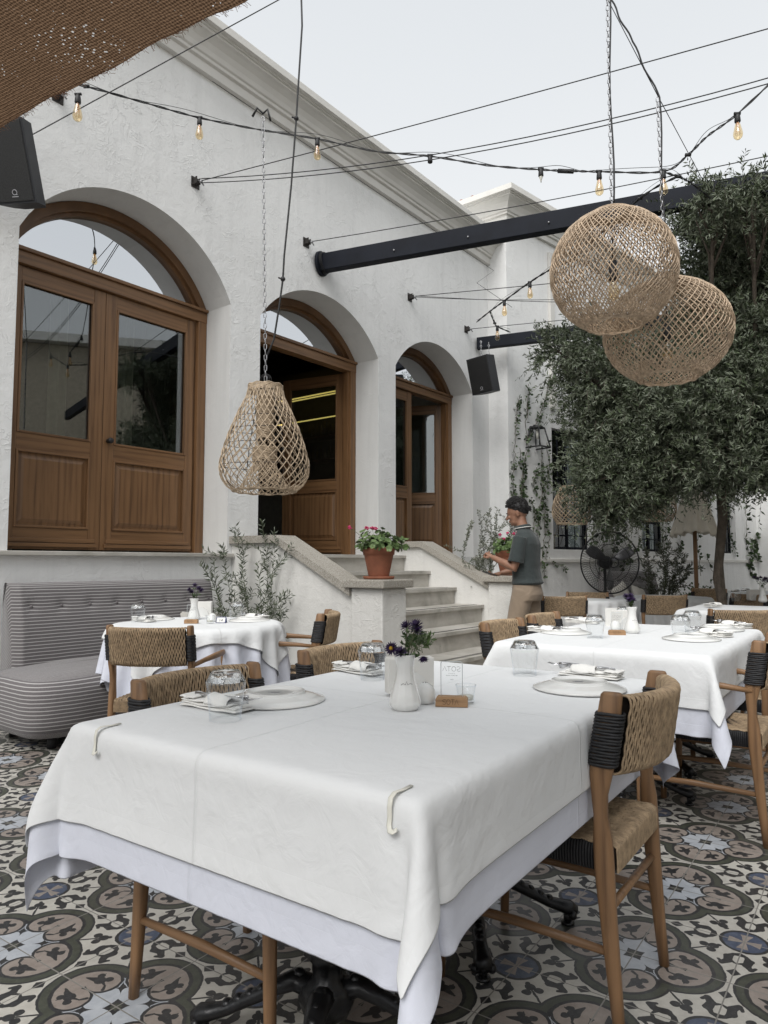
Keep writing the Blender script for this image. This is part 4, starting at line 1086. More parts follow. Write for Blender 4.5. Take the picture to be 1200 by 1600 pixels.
for s, z, l in brk: bracket(s, z, l)
def ov_wire(s, z, px, r, sag, label, ext=1.25):
    A = W(s, .09, z - .01); B = onplane(A, BD, *px); B = A + (B - A) * ext; wire('overhead_wire', sagline(A, B, sag), r, label)
ov_wire(3.92, 4.63, (1200, 42), .0042, .02, 'highest thin wire crossing the sky from the bracket above the first pier')
ov_wire(3.92, 4.65, (1200, 90), .0042, .22, 'upper of the paired sagging wires from the bracket above the first pier')
ov_wire(3.92, 4.61, (1200, 99), .0042, .22, 'lower of the paired sagging wires from the bracket above the first pier')
ov_wire(5.38, 4.60, (1200, 238), .0045, .05, 'wire running just above the long dark beam')
ov_wire(7.306, 4.585, (861, 443), .005, .0, 'upper wire from the bracket between the second and third arches', 1.8)
ov_wire(7.306, 4.575, (861, 462), .004, .05, 'middle sagging wire from the bracket between the second and third arches', 1.8)
ov_wire(7.306, 4.59, (861, 468), .004, .03, 'lowest wire from the bracket between the second and third arches', 1.8)
ov_wire(8.711, 4.53, (861, 502), .005, .0, 'wire from the small bracket above the second beam', 1.8)
# wire along the cornice and the loose steel cable to the left
A = atY(128, 168, 4.9); B = atY(435, 0, 4.9); wire('overhead_wire', sagline(A + (A - B) * .3, B + (B - A) * .3, .0), .004, 'thin wire along the fringe of the burlap canopy at top left')
A = W(4.0, .12, 5.60); B = W(9.2, .2, 5.52); wire('overhead_wire', [A, B, atY(745, 442, 8.9), atY(800, 480, 8.6)], .0028, 'very thin wire running under the long eaves cornice')
A = atY(1028, 150, 4.5); B = atY(1100, 285, 6.0); wire('overhead_wire', [atY(950, 0, 4.3), A, B], .0028, 'thin guy wire from the lamp chains down to the olive crown')
# ================================================================== string lights
def string_lights(ctrl, bulbs, label, name='string_lights', r=.0075):
    """ctrl: list of (px,py,Y); bulbs: indices along with (px, py, Y, kind)"""
    P = [atY(*c) for c in ctrl]; n = len(P); pts = []
    for i in range(n - 1):
        p0, p1, p2, p3 = P[max(i-1,0)], P[i], P[i+1], P[min(i+2,n-1)]
        for t in np.linspace(0, 1, 8, endpoint=(i == n - 2)):
            pts.append(.5 * ((2*p1) + (p2-p0)*t + (2*p0-5*p1+4*p2-p3)*t*t + (3*p1-p0-3*p2+p3)*t**3))
    o = thing(name, label, 'string lights', pts[0]); off = pts[0]
    b = MB(); tw = []
    for k in (0, PI):
        b.tube([p - off + Vector((.004*math.cos(i*1.1 + k), 0, .006*math.sin(i*1.1 + k))) for i, p in enumerate(pts)], r * .62, 6)
    b.tube([p - off + Vector((0, 0, .02 + .02*math.sin(i*.35))) for i, p in enumerate(pts)], .002, 4)
    for c in ctrl[1:-1:2]: q = atY(*c) - off; b.tube([q + Vector((-.02, 0, 0)), q + Vector((.02, 0, 0))], .012, 6)
    b.build('cable', BLACK, o)
    for (x, y, Y, kind) in bulbs:
        p = atY(x, y, Y) - off; sk = MB(); tilt = .02
        sk.lathe([(.008, .0), (.016, -.01), (.019, -.028), (.0205, -.055), (.018, -.06)], 14, p); sk.tube([p + Vector((-.022, 0, .004)), p + Vector((.022, 0, .004))], .009, 8)
        so_ = sk.build('bulb_socket', BLACK, o)
        g = MB()
        if kind == 1:
            g.lathe([(.0135, -.058), (.015, -.068), (.0235, -.105), (.0305, -.135), (.0315, -.15), (.027, -.168), (.016, -.18), (.0, -.184)], 18, p, cap=False); bl = g.build('bulb', BULBG, so_)
            f_ = MB(); f_.lathe([(.009, -.06), (.008, -.085), (.004, -.09)], 10, p)
            for k in range(6):
                a_ = k * PI / 3; f_.tube([p + Vector((.010*math.cos(a_), .010*math.sin(a_), -.09)), p + Vector((.017*math.cos(a_+.5), .017*math.sin(a_+.5), -.15))], .0011, 4)
            f_.build('filament', FILAM, so_)
        elif kind == 2:   # broken glass stub
            g.lathe([(.0135, -.058), (.014, -.07), (.006, -.09), (.003, -.11)], 10, p); g.build('broken_bulb', CREAM, so_)
    return o
string_lights([(95, 128, 3.2), (135, 135, 4.6), (225, 160, 5.1), (312, 184, 5.5), (408, 203, 5.7), (496, 217, 5.7), (585, 236, 5.6), (672, 244, 5.5), (760, 258, 5.4), (845, 265, 5.3), (890, 267, 5.2), (936, 268, 5.1), (1035, 268, 5.0), (1075, 242, 4.9), (1105, 213, 4.8), (1152, 178, 4.7), (1230, 105, 4.6)],
              [(122, 148, 4.5, 1), (312, 184, 5.5, 1), (496, 217, 5.7, 1), (672, 243, 5.5, 0), (845, 264, 5.3, 2), (936, 268, 5.1, 1), (1036, 267, 5.0, 1), (1152, 178, 4.7, 1)],
              'black cable with clear bulbs sagging across the whole courtyard in front of the cornice')
b = MB(); b.tube([atY(872, 267, 5.25), atY(896, 268, 5.2)], .017, 8); tag(b.build('cable_joint', BLACK), 'black in-line connector on the string light cable left of the hanging chain', 'connector')
string_lights([(1060, 275, 5.3), (1000, 310, 6.0), (900, 400, 6.8), (862, 420, 7.2), (828, 441, 7.6), (788, 470, 8.2), (765, 487, 8.6), (745, 503, 9.2)],
              [(828, 441, 7.6, 1), (788, 470, 8.2, 1)], 'second string of clear bulbs from the lamp chains down to the third arch', r=.009)
string_lights([(766, 488, 8.7), (773, 505, 8.9), (777, 510, 9.0), (797, 519, 9.2)], [(777, 510, 9.0, 1)], 'short loose string end with one bulb above the second beam', r=.009)
string_lights([(1035, 268, 5.0), (1060, 276, 5.2), (1080, 286, 5.5), (1110, 310, 5.8)], [], 'black cable branch running from the lamp chain into the olive crown')
# ================================================================== rattan lamps
def weave(b, prof, n, r, m=0, turns=.5, jitter=.0, seg=40, both=True):
    """prof(q)-> (radius, z); crossing helical canes"""
    for sgn in ((1, -1) if both else (1,)):
        for i in range(n):
            a0 = 2 * PI * (i + (.25 if sgn < 0 else 0)) / n + rng.normal() * jitter * .3; pts = []
            w1, w2 = rng.uniform(-1, 1, 2) * jitter
            for j in range(seg + 1):
                q = j / seg; R0, z = prof(q); a_ = a0 + sgn * turns * 2 * PI * q + w1 * math.sin(q * 9 + i) + w2 * math.sin(q * 17)
                k = 1 + .012 * math.sin(q * seg * .9 + sgn * PI / 2)
                pts.append((R0 * k * math.cos(a_), R0 * k * math.sin(a_), z))
            b.tube(pts, r * rng.uniform(.8, 1.2), 5, m, cap=False)
def lamp_chain(o, top, dx=.012):
    b = MB(); chain(b, (0, 0, 0), top, .042, .0028, .0085); b.build('chain', GALV, o)
    b = MB(); pts = [Vector(top) * t + Vector((dx + .01 * math.sin(t * 14), 0, 0)) for t in np.linspace(0, 1, 30)]; b.tube(pts, .0042, 6); b.build('power_cord', BLACK, o)
def bulb_inside(o, z0):
    b = MB(); b.tube([(0, 0, z0 + .14), (0, 0, z0)], .019, 12); b.tube([(0,0,z0+.14),(0,0,.02)], .004, 6); b.build('lamp_holder', BLACK, o)
    b = MB(); b.lathe([(.0135, 0), (.03, -.06), (.036, -.09), (.028, -.12), (0, -.135)], 14, (0, 0, z0), cap=False); b.build('bulb', BULBG, o)
# tall pear lamp, origin at its top rim
Yp = 4.55; pt = atY(415, 603, Yp); HP = (772 - 603) / F * Yp * 1.0; RP = .5 * 140 / F * Yp
def pear(q):     # 0 top .. 1 bottom rim
    z = -HP * q
    k = [(0, .36), (.04, .395), (.10, .42), (.25, .60), (.45, .80), (.62, .93), (.75, 1.0), (.84, .985), (.92, .90), (.97, .78), (1, .66)]
    for (a_, ra), (c_, rc) in zip(k, k[1:]):
        if q <= c_: t = (q - a_) / (c_ - a_); return RP * (ra + (rc - ra) * t), z
    return RP * .66, z
o = thing('pendant_lamp', 'tall pear shaped open rattan lamp on a chain in front of the middle door', 'lamp', pt)
b = MB(); weave(b, pear, 30, .0030, 0, .34, .02, 44)
for i in range(6): b.tube([(RP * .385 * math.cos(t), RP * .385 * math.sin(t), -.008 * i + .004 * math.sin(t * 9 + i)) for t in np.linspace(0, 2*PI, 36, endpoint=False)], .0045, 5, 0, closed=True)
for i in range(3): b.tube([(RP * (.66 + .03*i) * math.cos(t), RP * (.66 + .03*i) * math.sin(t), -HP + .003*i + .003 * math.sin(t * 11 + i)) for t in np.linspace(0, 2*PI, 48, endpoint=False)], .0038, 5, 0, closed=True)
b.build('lamp_shade', RATTAN_P, o)
b = MB()
def inner(q):    # inward funnel from the bottom rim up to the collar
    r = RP * (.66 - .40 * min(1, q * 1.25) ** .7); return r, -HP + HP * .30 * q
weave(b, inner, 22, .0028, 0, .25, .02, 18)
for i in range(10): b.tube([(RP * .265 * math.cos(t), RP * .265 * math.sin(t), -HP * .70 + .0085 * i + .003 * math.sin(t * 9 + i)) for t in np.linspace(0, 2*PI, 30, endpoint=False)], .0042, 5, 0, closed=True)
for i in range(30): b.tube([(RP * .19 * math.cos(t), RP * .19 * math.sin(t), -HP * .50 + .0095 * i + .003 * math.sin(t * 7 + i)) for t in np.linspace(0, 2*PI, 24, endpoint=False)], .0045, 5, 0, closed=True)
weave(b, lambda q: (RP * (.19 + .08 * q), -HP * (.5 + .2 * q)), 10, .003, 0, .2, .02, 10)
b.build('inner_funnel', RATTAN_P, o)
b = MB()
for zf in (.30, .42, .56, .76): 
    R0, z = pear(zf); b.tube([(R0 * .985 * math.cos(t), R0 * .985 * math.sin(t), z + .012 * math.sin(t)) for t in np.linspace(0, 2*PI, 48, endpoint=False)], .0022, 5, 0, closed=True)
for k in range(4): b.tube([(pear(q)[0] * .985 * math.cos(k*PI/2 + .6), pear(q)[0] * .985 * math.sin(k*PI/2 + .6), pear(q)[1]) for q in np.linspace(0, 1, 24)], .0024, 5)
b.build('wire_frame', BLACK, o)
b = MB(); b.tube([(0, 0, .03), (0, 0, -HP * .62)], .004, 6); b.lathe([(.0, -HP*.62), (.02, -HP*.62), (.02, -HP*.70), (0, -HP*.70)], 12); b.build('lamp_holder', BLACK, o)
top = W(4.62, .05, 5.46); top = onplane(pt, Vector((1, .2, 0)), 411, 182)
b = MB(); chain(b, (0, 0, .03), top - pt, .044, .0028, .0085); b.build('chain', GALV, o)
b = MB()
for k in range(3): b.tube([(.04*math.cos(t)*(.4+.3*k), 0, .03 + .05*math.sin(t)) for t in np.linspace(0, PI, 8)], .002, 4)
tp = top - pt
b.tube([tp + Vector((-.07, 0, .0)), tp + Vector((-.04, 0, .06)), tp + Vector((0, 0, .02)), tp + Vector((.03, 0, .05)), tp + Vector((.05, 0, -.03))], .008, 6)
b.build('hanging_hook', BLACK, o)
cp_ = [(470, -30), (472, 40), (465, 150), (463, 185), (455, 290), (444, 400), (442, 436), (436, 480), (428, 530), (417, 556), (414, 575), (415, 600)]
b = MB(); P_ = [atY(x, y, Yp + .004 * i) - pt for i, (x, y) in enumerate(cp_)]; b.tube(P_, .0065, 7)
for i in (3, 6): b.ball(P_[i], .017, 8, 0, 6); b.tube([P_[i], P_[i] + Vector((-.03, 0, .01))], .006, 5)
b.build('power_cord', BLACK, o)
def ball_lamp(cx, cy, Y, rad, top_px, label, n, seed, squash=.93, open_r=.47, twist=.42):
    c = atY(cx, cy, Y); o = thing('pendant_lamp', label, 'lamp', c)
    qb = 1 - math.asin(open_r) / PI
    def prof(q):
        a_ = .07 * PI + (qb - .07) * PI * q; return rad * math.sin(a_) * 1.0, rad * squash * math.cos(a_)
    b = MB(); weave(b, prof, n, .0035, 0, twist, .016, 40)
    R0, z0 = prof(1)
    for i in range(4): b.tube([((R0 - .004*i) * math.cos(t), (R0 - .004*i) * math.sin(t), z0 + .004 * math.sin(t * 11 + i) - .004*i) for t in np.linspace(0, 2*PI, 48, endpoint=False)], .0048, 5, 0, closed=True)
    R1, z1 = prof(0)
    for i in range(5): b.tube([((R1 + .012*i) * math.cos(t), (R1 + .012*i) * math.sin(t), z1 + .006 - .003 * i) for t in np.linspace(0, 2*PI, 36, endpoint=False)], .0048, 5, 0, closed=True)
    b.build('lamp_shade', RATTAN, o)
    b = MB(); weave(b, lambda q: (R0 * (1 - .12 * q), z0 + .09 * q), int(n * .42), .0036, 0, .06, .03, 8)
    b.build('bottom_collar', RATTAN, o)
    b = MB(); b.tube([(0, 0, rad*squash), (0, 0, .06)], .004, 6); b.lathe([(.0, .06), (.024, .06), (.026, -.05), (.018, -.06), (0, -.06)], 14); b.build('lamp_holder', BLACK, o)
    b = MB(); b.lathe([(.0135, -.06), (.026, -.10), (.034, -.14), (.028, -.17), (0, -.185)], 14, cap=False); b.build('bulb', BULBG, o)
    tp = [atY(x, y, Y) - c for x, y in top_px]; base = Vector((0, 0, rad * squash))
    b = MB()
    pts = [base] + tp
    for p0, p1 in zip(pts, pts[1:]): chain(b, p0, p1, .042, .0028, .0085); break
    b.build('chain', GALV, o)
    b = MB(); pl = [base + Vector((.012, 0, 0))]
    for p0, p1 in zip(pts, pts[1:]):
        for t in np.linspace(.1, 1, 10): pl.append(p0.lerp(p1, t) + Vector((.012 + .008 * math.sin(t * 9), 0, 0)))
    b.tube(pl, .0055, 6); b.build('power_cord', BLACK, o); return o
ball_lamp(958, 424, 4.15, 98 / F * 4.15, [(948, -40)], 'upper left globe lamp of woven rattan hanging in front of the long beam', 74, 1, 1.0, .47, .26)
ball_lamp(1042, 519, 4.5, 97 / F * 4.5, [(1027, 152), (985, 65), (952, 0), (949, -40)], 'lower right globe lamp of woven rattan, partly behind the other globe', 60, 2, .86, .5, .27)
def small_basket(x, y, Y, rad, label, sq=1.0):
    c = atY(x, y, Y); o = thing('basket_lamp', label, 'lamp', c); 
    prof = lambda q: (rad * (.55 + .45 * math.sin(min(1, q * 1.25) * PI * .62)) * (1 if q < .8 else 1 - (q - .8) * 1.1), rad * sq * (1 - 2 * q))
    b = MB(); weave(b, prof, 26, .0045, 0, .35, .03, 20)
    for q in (.0, .98): b.tube([(prof(q)[0] * math.cos(t), prof(q)[0] * math.sin(t), prof(q)[1]) for t in np.linspace(0, 2*PI, 30, endpoint=False)], .008, 5, 0, closed=True)
    b.build('lamp_shade', RATTAN_P, o); b = MB(); b.tube([(0, 0, 1.6), (0, 0, -.05)], .005, 5); b.build('power_cord', BLACK, o)
small_basket(893, 790, 8.6, .23, 'distant rattan basket lamp under the olive tree, left of the fan')
small_basket(1026, 786, 8.9, .23, 'distant rattan basket lamp under the olive tree, above the small round table')
# ================================================================== wall lantern
LN = onplane(G(0, .12, 0), DG, 840, 684)
o = thing('wall_lantern', 'black wall lantern with tapered glass sides on the wing wall among the creepers', 'lantern', LN, GROT)
b = MB(); hw0, hw1, h = .075, .135, .15
c0 = [(-hw0, -hw0, h), (hw0, -hw0, h), (hw0, hw0, h), (-hw0, hw0, h)]; c1 = [(-hw1, -hw1, -h), (hw1, -hw1, -h), (hw1, hw1, -h), (-hw1, hw1, -h)]
for i in range(4):
    for A, B in ((c0[i], c1[i]), (c0[i], c0[(i+1) % 4]), (c1[i], c1[(i+1) % 4])): b.tube([A, B], .012, 6)
b.prism([(-.03, .03), (.03, .03), (.07, 0), (-.07, 0)], -.07, .07); b.v = [(x, y, z + (h if i >= len(b.v) - 16 else 0)) for i, (x, y, z) in enumerate(b.v)]
b.tube([(0, .0, h + .03), (0, .06, h + .05), (0, .12, h + .0)], .012, 8); b.tube([(-.0, .13, h), (.0, .11, h)], .05, 16)
b.build('lantern_frame', BLACK, o)
b = MB(); b.add(c0 + c1, [(0, 1, 5, 4), (1, 2, 6, 5), (2, 3, 7, 6), (3, 0, 4, 7)]); b.build('lantern_glass', CLEAR, o)
b = MB(); b.tube([(0, 0, h - .02), (0, 0, -.02)], .022, 12); b.build('candle_bulb', CREAM, o)
# ================================================================== burlap canopy over the camera
def burlap():
    a = NT_('burlap weave'); a.n.remove(a.b); v = a.coord('Object')
    q = a.node('ShaderNodeTexVoronoi'); q.inputs['Scale'].default_value = 80; q.inputs['Randomness'].default_value = .75; a.l.new(v, q.inputs[0])
    big = a.noise(v, 5, 3); th = a.math('MULTIPLY', a.ramp(big, [(.36, 0.0), (.66, 1.0)]), .21)
    hole = a.math('LESS_THAN', q.outputs[0], th)
    ws = []
    for dr_, rot_ in (('X', .5), ('Y', .5)):
        w_ = a.node('ShaderNodeTexWave', wave_type='BANDS', bands_direction=dr_); w_.inputs['Scale'].default_value = 42; w_.inputs['Distortion'].default_value = 3.5; w_.inputs['Detail'].default_value = 2; w_.inputs['Detail Scale'].default_value = 1.5
        a.l.new(a.coord('Object', (1, 1, 1), (0, 0, rot_)), w_.inputs['Vector']); ws.append(w_.outputs[1])
    wv = a.math('MULTIPLY', a.math('ADD', ws[0], ws[1]), .5)
    n = a.noise(v, 260, 4, .8); n2 = a.noise(v, 28, 4); c = a.ramp(a.math('ADD', a.math('MULTIPLY', wv, .55), a.math('ADD', a.math('MULTIPLY', n, .3), a.math('MULTIPLY', n2, .15))), [(.2, (.07, .04, .024)), (.75, (.40, .255, .16))])
    bp = a.node('ShaderNodeBump'); bp.inputs['Strength'].default_value = 1; bp.inputs['Distance'].default_value = .006
    a.l.new(a.math('ADD', a.math('MULTIPLY', n, .5), a.math('MULTIPLY', wv, .9)), bp.inputs['Height'])
    df = a.node('ShaderNodeBsdfDiffuse'); tl = a.node('ShaderNodeBsdfTranslucent'); tr = a.node('ShaderNodeBsdfTransparent')
    for z in (df, tl): a.l.new(c, z.inputs[0]); a.l.new(bp.outputs[0], z.inputs['Normal'])
    m1 = a.node('ShaderNodeMixShader'); m1.inputs[0].default_value = .22; a.l.new(df.outputs[0], m1.inputs[1]); a.l.new(tl.outputs[0], m1.inputs[2])
    m2 = a.node('ShaderNodeMixShader'); a.l.new(hole, m2.inputs[0]); a.l.new(m1.outputs[0], m2.inputs[1]); a.l.new(tr.outputs[0], m2.inputs[2]); a.l.new(m2.outputs[0], a.out.inputs[0]); return a.m
BUR = burlap()
zc = 2.25; A = atz(-260, 338, zc); B = atz(375, 0, zc); e = (B - A); B2 = B + e * 1.2
back = Vector((-.75, -.62, .0)) * 1.15
o = thing('burlap_canopy', 'brown woven burlap canopy with a frayed edge hanging over the top left corner', 'canopy', A)
b = MB()
def cf(u, v):
    p = e * (2.2 * u) + back * v; k = 2.2 * u
    ed = (.012 * math.sin(k * 23) + .006 * math.sin(k * 61)) * (1 - v)
    return p + Vector((ed, -ed, .02 * math.sin(v * 9 + k * 3) * v + .004 * math.sin(k * 11)))
b.grid(cf, 90, 50); b.build('fabric', BUR, o)
b = MB()
for i in range(1500):
    k = rng.uniform(0, 1); v = abs(rng.normal()) * .004; p = Vector(cf(k, v)); d = Vector((rng.normal() * .6 + .5, rng.normal() * .6 + .5, rng.normal() * .7)).normalized() * rng.uniform(.004, .016)
    b.tube([p, p + d * .5 + Vector(rng.normal(size=3)) * .002, p + d], .0005, 3, cap=False)
b.build('frayed_edge', simple('burlap thread', (.26, .13, .07), .9, vary=.3), o)
# ================================================================== foliage helpers
def twig_cloud(centres, radii, counts, leaf_len=(.045, .07), leaf_w=.0062, twig_len=(.13, .34), per=18, droop=-.15, shell=.35, seed=1):
    r = np.random.default_rng(seed); Ps, Ds, Ls, TWp = [], [], [], []
    for c, rad, n in zip(centres, radii, counts):
        d = r.normal(size=(n, 3)); d /= np.linalg.norm(d, axis=1)[:, None]
        q = (shell + (1 - shell) * r.random(n) ** .6)[:, None]
        # lumpy surface so the outline is uneven
        lump = 1 + .26 * np.sin(d[:, :1] * 7 + c[0] * 5) * np.cos(d[:, 2:] * 6 + c[2] * 3) + .08 * np.sin(d[:, 1:2] * 15)
        base = np.array(c) + d * np.array(rad) * q * lump
        dirn = d * .9 + r.normal(size=(n, 3)) * .75 + np.array([0, 0, droop]); dirn /= np.linalg.norm(dirn, axis=1)[:, None]
        L = r.uniform(*twig_len, n)[:, None]
        bend = r.normal(size=(n, 3)) * .25 + np.array([0, 0, -.22])
        for i in range(per):
            t = (i + .6) / per
            p = base + dirn * L * t + bend * L * t * t * .6
            ax = dirn + bend * t * 1.2; ax /= np.linalg.norm(ax, axis=1)[:, None]
            side = r.normal(size=(n, 3)); side -= ax * (side * ax).sum(1)[:, None]; side /= np.linalg.norm(side, axis=1)[:, None]
            ld = ax * .62 + side * .8; ld /= np.linalg.norm(ld, axis=1)[:, None]
            Ps.append(p); Ds.append(ld); Ls.append(r.uniform(*leaf_len, n) * (1 - .35 * t))
        TWp.append((base, dirn, L, bend))
    P, D, L = np.concatenate(Ps), np.concatenate(Ds), np.concatenate(Ls)
    return P, D, L, TWp
def twigs_mesh(name, TWp, mat, parent, r0=.0022, frac=1.0):
    V, Fq = [], []; k = 0
    for base, dirn, L, bend in TWp:
        n = int(len(base) * frac)
        for i in range(n):
            pts = [base[i] + dirn[i] * L[i] * t + bend[i] * L[i] * t * t * .6 for t in (0, .5, 1)]
            for p, q in zip(pts, (1, .7, .3)):
                for a_ in (0, 2.09, 4.19): V.append((p[0] + r0*q*math.cos(a_), p[1] + r0*q*math.sin(a_), p[2]))
            for j in (0, 3):
                for m in range(3): Fq.append((k+j+m, k+j+(m+1)%3, k+j+3+(m+1)%3, k+j+3+m))
            k += 9
    return arr_mesh(name, np.array(V), np.array(Fq), mat, parent)
def leaves(name, P, D, L, w, mat, parent, curl=.12, hexa=False):
    V, Fq = leaf_arrays(P, D, L, w, curl, hexa); return arr_mesh(name, V, Fq, mat, parent)
# ------------------------------------------------------------------ the big olive
lobes = [(1195, 405, 6.7, .74, .70), (1205, 590, 6.5, .85, .62), (1065, 640, 6.8, .66, .52), (942, 598, 7.2, .45, .38), (935, 690, 7.3, .30, .34), (962, 742, 7.0, .46, .38),
         (1120, 670, 6.6, .70, .38), (1190, 690, 6.4, .45, .24), (872, 548, 7.3, .22, .18), (1330, 430, 6.8, .9, .95), (1340, 640, 6.6, .95, .7), (1040, 560, 7.0, .45, .35), (1130, 500, 7.1, .45, .5), (1098, 330, 6.6, .26, .2), (1000, 690, 7.4, .5, .4), (930, 530, 7.4, .28, .18)]
lobes += [(1115, 322, 5.95, .28, .12), (1175, 312, 5.8, .25, .10), (965, 785, 7.2, .26, .14), (1420, 560, 6.0, .9, .8), (1560, 620, 5.0, .9, .7), (990, 745, 7.0, .42, .3), (1060, 722, 6.8, .4, .2), (1130, 728, 6.5, .45, .2), (1200, 728, 6.3, .45, .2), (1260, 720, 6.2, .45, .2)]  # the two lobes far past the right edge are added for door reflections and shade
lobes += [(1010, 640, 9.2, 1.0, .75), (1130, 560, 9.8, 1.3, .9), (1190, 680, 9.8, 1.2, .6), (1330, 600, 8.8, 1.4, 1.1), (1480, 560, 8.0, 1.4, 1.1), (1100, 690, 11.2, 1.2, .6), (1010, 600, 10.6, 1.0, .8), (1120, 610, 12.6, 1.6, 1.0), (1200, 640, 12.6, 1.6, .9), (960, 650, 9.9, .6, .5), (1370, 590, 12, 2.0, 1.2), (1370, 560, 10, 1.8, 1.2)]  # lobes added behind and beside the crown to shade the wing wall
cs = [tuple(atY(x, y, Y)) for x, y, Y, a_, b_ in lobes]; rads = [(a_, a_ * .95, b_) for x, y, Y, a_, b_ in lobes]
cnt = [int((1900 if Y < 8 and x < 1300 else 520) * (a_ ** 1.9) * (b_ ** .9) / .5) + 60 for x, y, Y, a_, b_ in lobes]
tb = atY(1128, 860, 7.0); tb = Vector((tb.x, 7.0, 0))
tree = thing('olive_tree', 'large olive tree with grey trunk and wide dark crown filling the right side', 'tree', tb)
cnt[0] = int(cnt[0] * 1.7)
P, D, L, TWp = twig_cloud(cs, rads, cnt, leaf_len=(.052, .085), per=19, seed=11, shell=.22)
off = np.array(tb)
lv_ = leaves('foliage', P - off, D, L, .0078 * (L / .055), OLIVE, tree)
TWo = [(a_ - off, b_, c_, d_) for a_, b_, c_, d_ in TWp]; twigs_mesh('twigs', TWo, BARK, tree, .0028, .6)
b = MB(); tk = [Vector((0, 0, 0)), Vector((.03, 0, .5)), Vector((-.04, .03, 1.0)), Vector((.02, 0, 1.6)), Vector((-.02, -.02, 2.15))]
b.tube(tk, [.055, .045, .042, .045, .04], 12)
for i in range(2): t = i * 2.6; b.tube([Vector((.06*math.cos(t), .06*math.sin(t), 0)), Vector((.03*math.cos(t+.5), .03*math.sin(t+.5), .6)), Vector((-.02+.04*math.cos(t+1), .04*math.sin(t+1), 1.3))], [.022, .02, .014], 8)
b.build('trunk', BARK, tree)
b = MB()
for i, c in enumerate(cs):
    q = Vector(c) - tb; s0 = tk[3] + Vector((random.uniform(-.03, .03), 0, random.uniform(.2, .5))); mid = s0.lerp(q, .5) + Vector((random.uniform(-.15, .15), random.uniform(-.15, .15), random.uniform(-.1, .15)))
    b.tube([s0, s0.lerp(mid, .5) + Vector((0, 0, .06)), mid, mid.lerp(q, .6), q], [.034, .028, .022, .016, .009], 8)
    for k in range(7):
        e_ = q + Vector((random.uniform(-1, 1) * rads[i][0], random.uniform(-1, 1) * rads[i][1], random.uniform(-1, 1) * rads[i][2])) * .75; m_ = mid.lerp(q, random.uniform(.4, 1))
        b.tube([m_, m_.lerp(e_, .5) + Vector((random.uniform(-.06, .06), random.uniform(-.06, .06), .03)), e_], [.014, .009, .004], 6)
b.build('limbs', BARK, tree)
# ------------------------------------------------------------------ shrubs and potted plants
def shrub(name, label, cat, base, stems, leafmat, leaf_len, leaf_w, per, seed, spread=.3, stem_r=.004, parent=None, mul=1, hexa=False, group=None):
    """stems: list of end points relative to the base"""
    r = np.random.default_rng(seed)
    o = parent or thing(name, label, cat, base, 0, group)
    b = MB(); P, D, L = [], [], []
    for e_ in stems:
        e_ = Vector(e_); bow = Vector((r.normal() * .05, r.normal() * .05, .06)); pts = [Vector((0, 0, 0)) + bow * 4 * t * (1 - t) * e_.length + e_ * t for t in np.linspace(0, 1, 9)]
        b.tube(pts, [stem_r * (1.2 - t) for t in np.linspace(0, 1, 9)], 5)
        subs = [(pts, .25)]
        for k in range(3 + mul * 3):
            t0 = r.uniform(.3, .95); p = pts[int(t0 * 8)]; d = (e_.normalized() * .7 + Vector(r.normal(size=3)) * .6).normalized() * e_.length * r.uniform(.15, spread)
            sp = [p + d * t + Vector((0, 0, -.02 * t)) for t in np.linspace(0, 1, 6)]; b.tube(sp, stem_r * .45, 4); subs.append((sp, 0))
        for sp, st0 in subs:
            n = max(4, int(per * sum((sp[i+1] - sp[i]).length for i in range(len(sp) - 1))))
            for k in range(n):
                t = st0 + (1 - st0) * (k + r.random()) / n; i = min(int(t * (len(sp) - 1)), len(sp) - 2); f_ = t * (len(sp) - 1) - i
                p = sp[i].lerp(sp[i+1], f_); ax = (sp[i+1] - sp[i]).normalized(); sd = Vector(r.normal(size=3)); sd -= ax * sd.dot(ax); sd.normalize()
                P.append(p); D.append((ax * .55 + sd * .8).normalized()); L.append(r.uniform(*leaf_len))
    b.build('stems', STEM, o)
    P, D, L = np.array([tuple(x) for x in P]), np.array([tuple(x) for x in D]), np.array(L)
    leaves('foliage', P, D, L, leaf_w * L / np.mean(leaf_len), leafmat, o, .1, hexa); return o
sb = W(4.22, .62, 0.0)
ends = [atY(x, y, Y) - sb for x, y, Y in [(345, 850, 6.2), (368, 822, 6.3), (408, 812, 6.3), (430, 838, 6.2), (458, 850, 6.1), (335, 872, 6.1), (445, 925, 6.0), (325, 888, 6.1), (385, 850, 6.4), (440, 940, 6.0), (402, 880, 6.1)]]
shrub('olive_shrub', 'young olive shrub with thin branches between the striped sofa and the stairs', 'shrub', sb, ends, OLIVE_P, (.04, .065), .006, 60, 4, .17, .004)
def pot(loc, r1, r0, h, label, sau=True):
    o = thing('flower_pot', label, 'flower pot', loc, 0, 'terracotta pots on the stair posts')
    b = MB(); b.lathe([(r0*.96, .022), (r0, .03), (r1*.93, h*.76), (r1*.94, h*.77), (r1*1.0, h*.775), (r1*1.03, h*.985), (r1*1.02, h), (r1*.92, h), (r1*.90, h*.9), (0, h*.88)], 40); b.build('pot_body', TERRA, o)
    b = MB(); b.lathe([(r1*.94, .001), (r1*1.02, .02), (r1*.99, .024), (r1*.9, .012), (0, .012)], 40); b.build('saucer', TERRA, o)
    b = MB(); b.lathe([(0, h*.92), (r1*.89, h*.915)], 30); b.build('soil', SOIL, o); return o
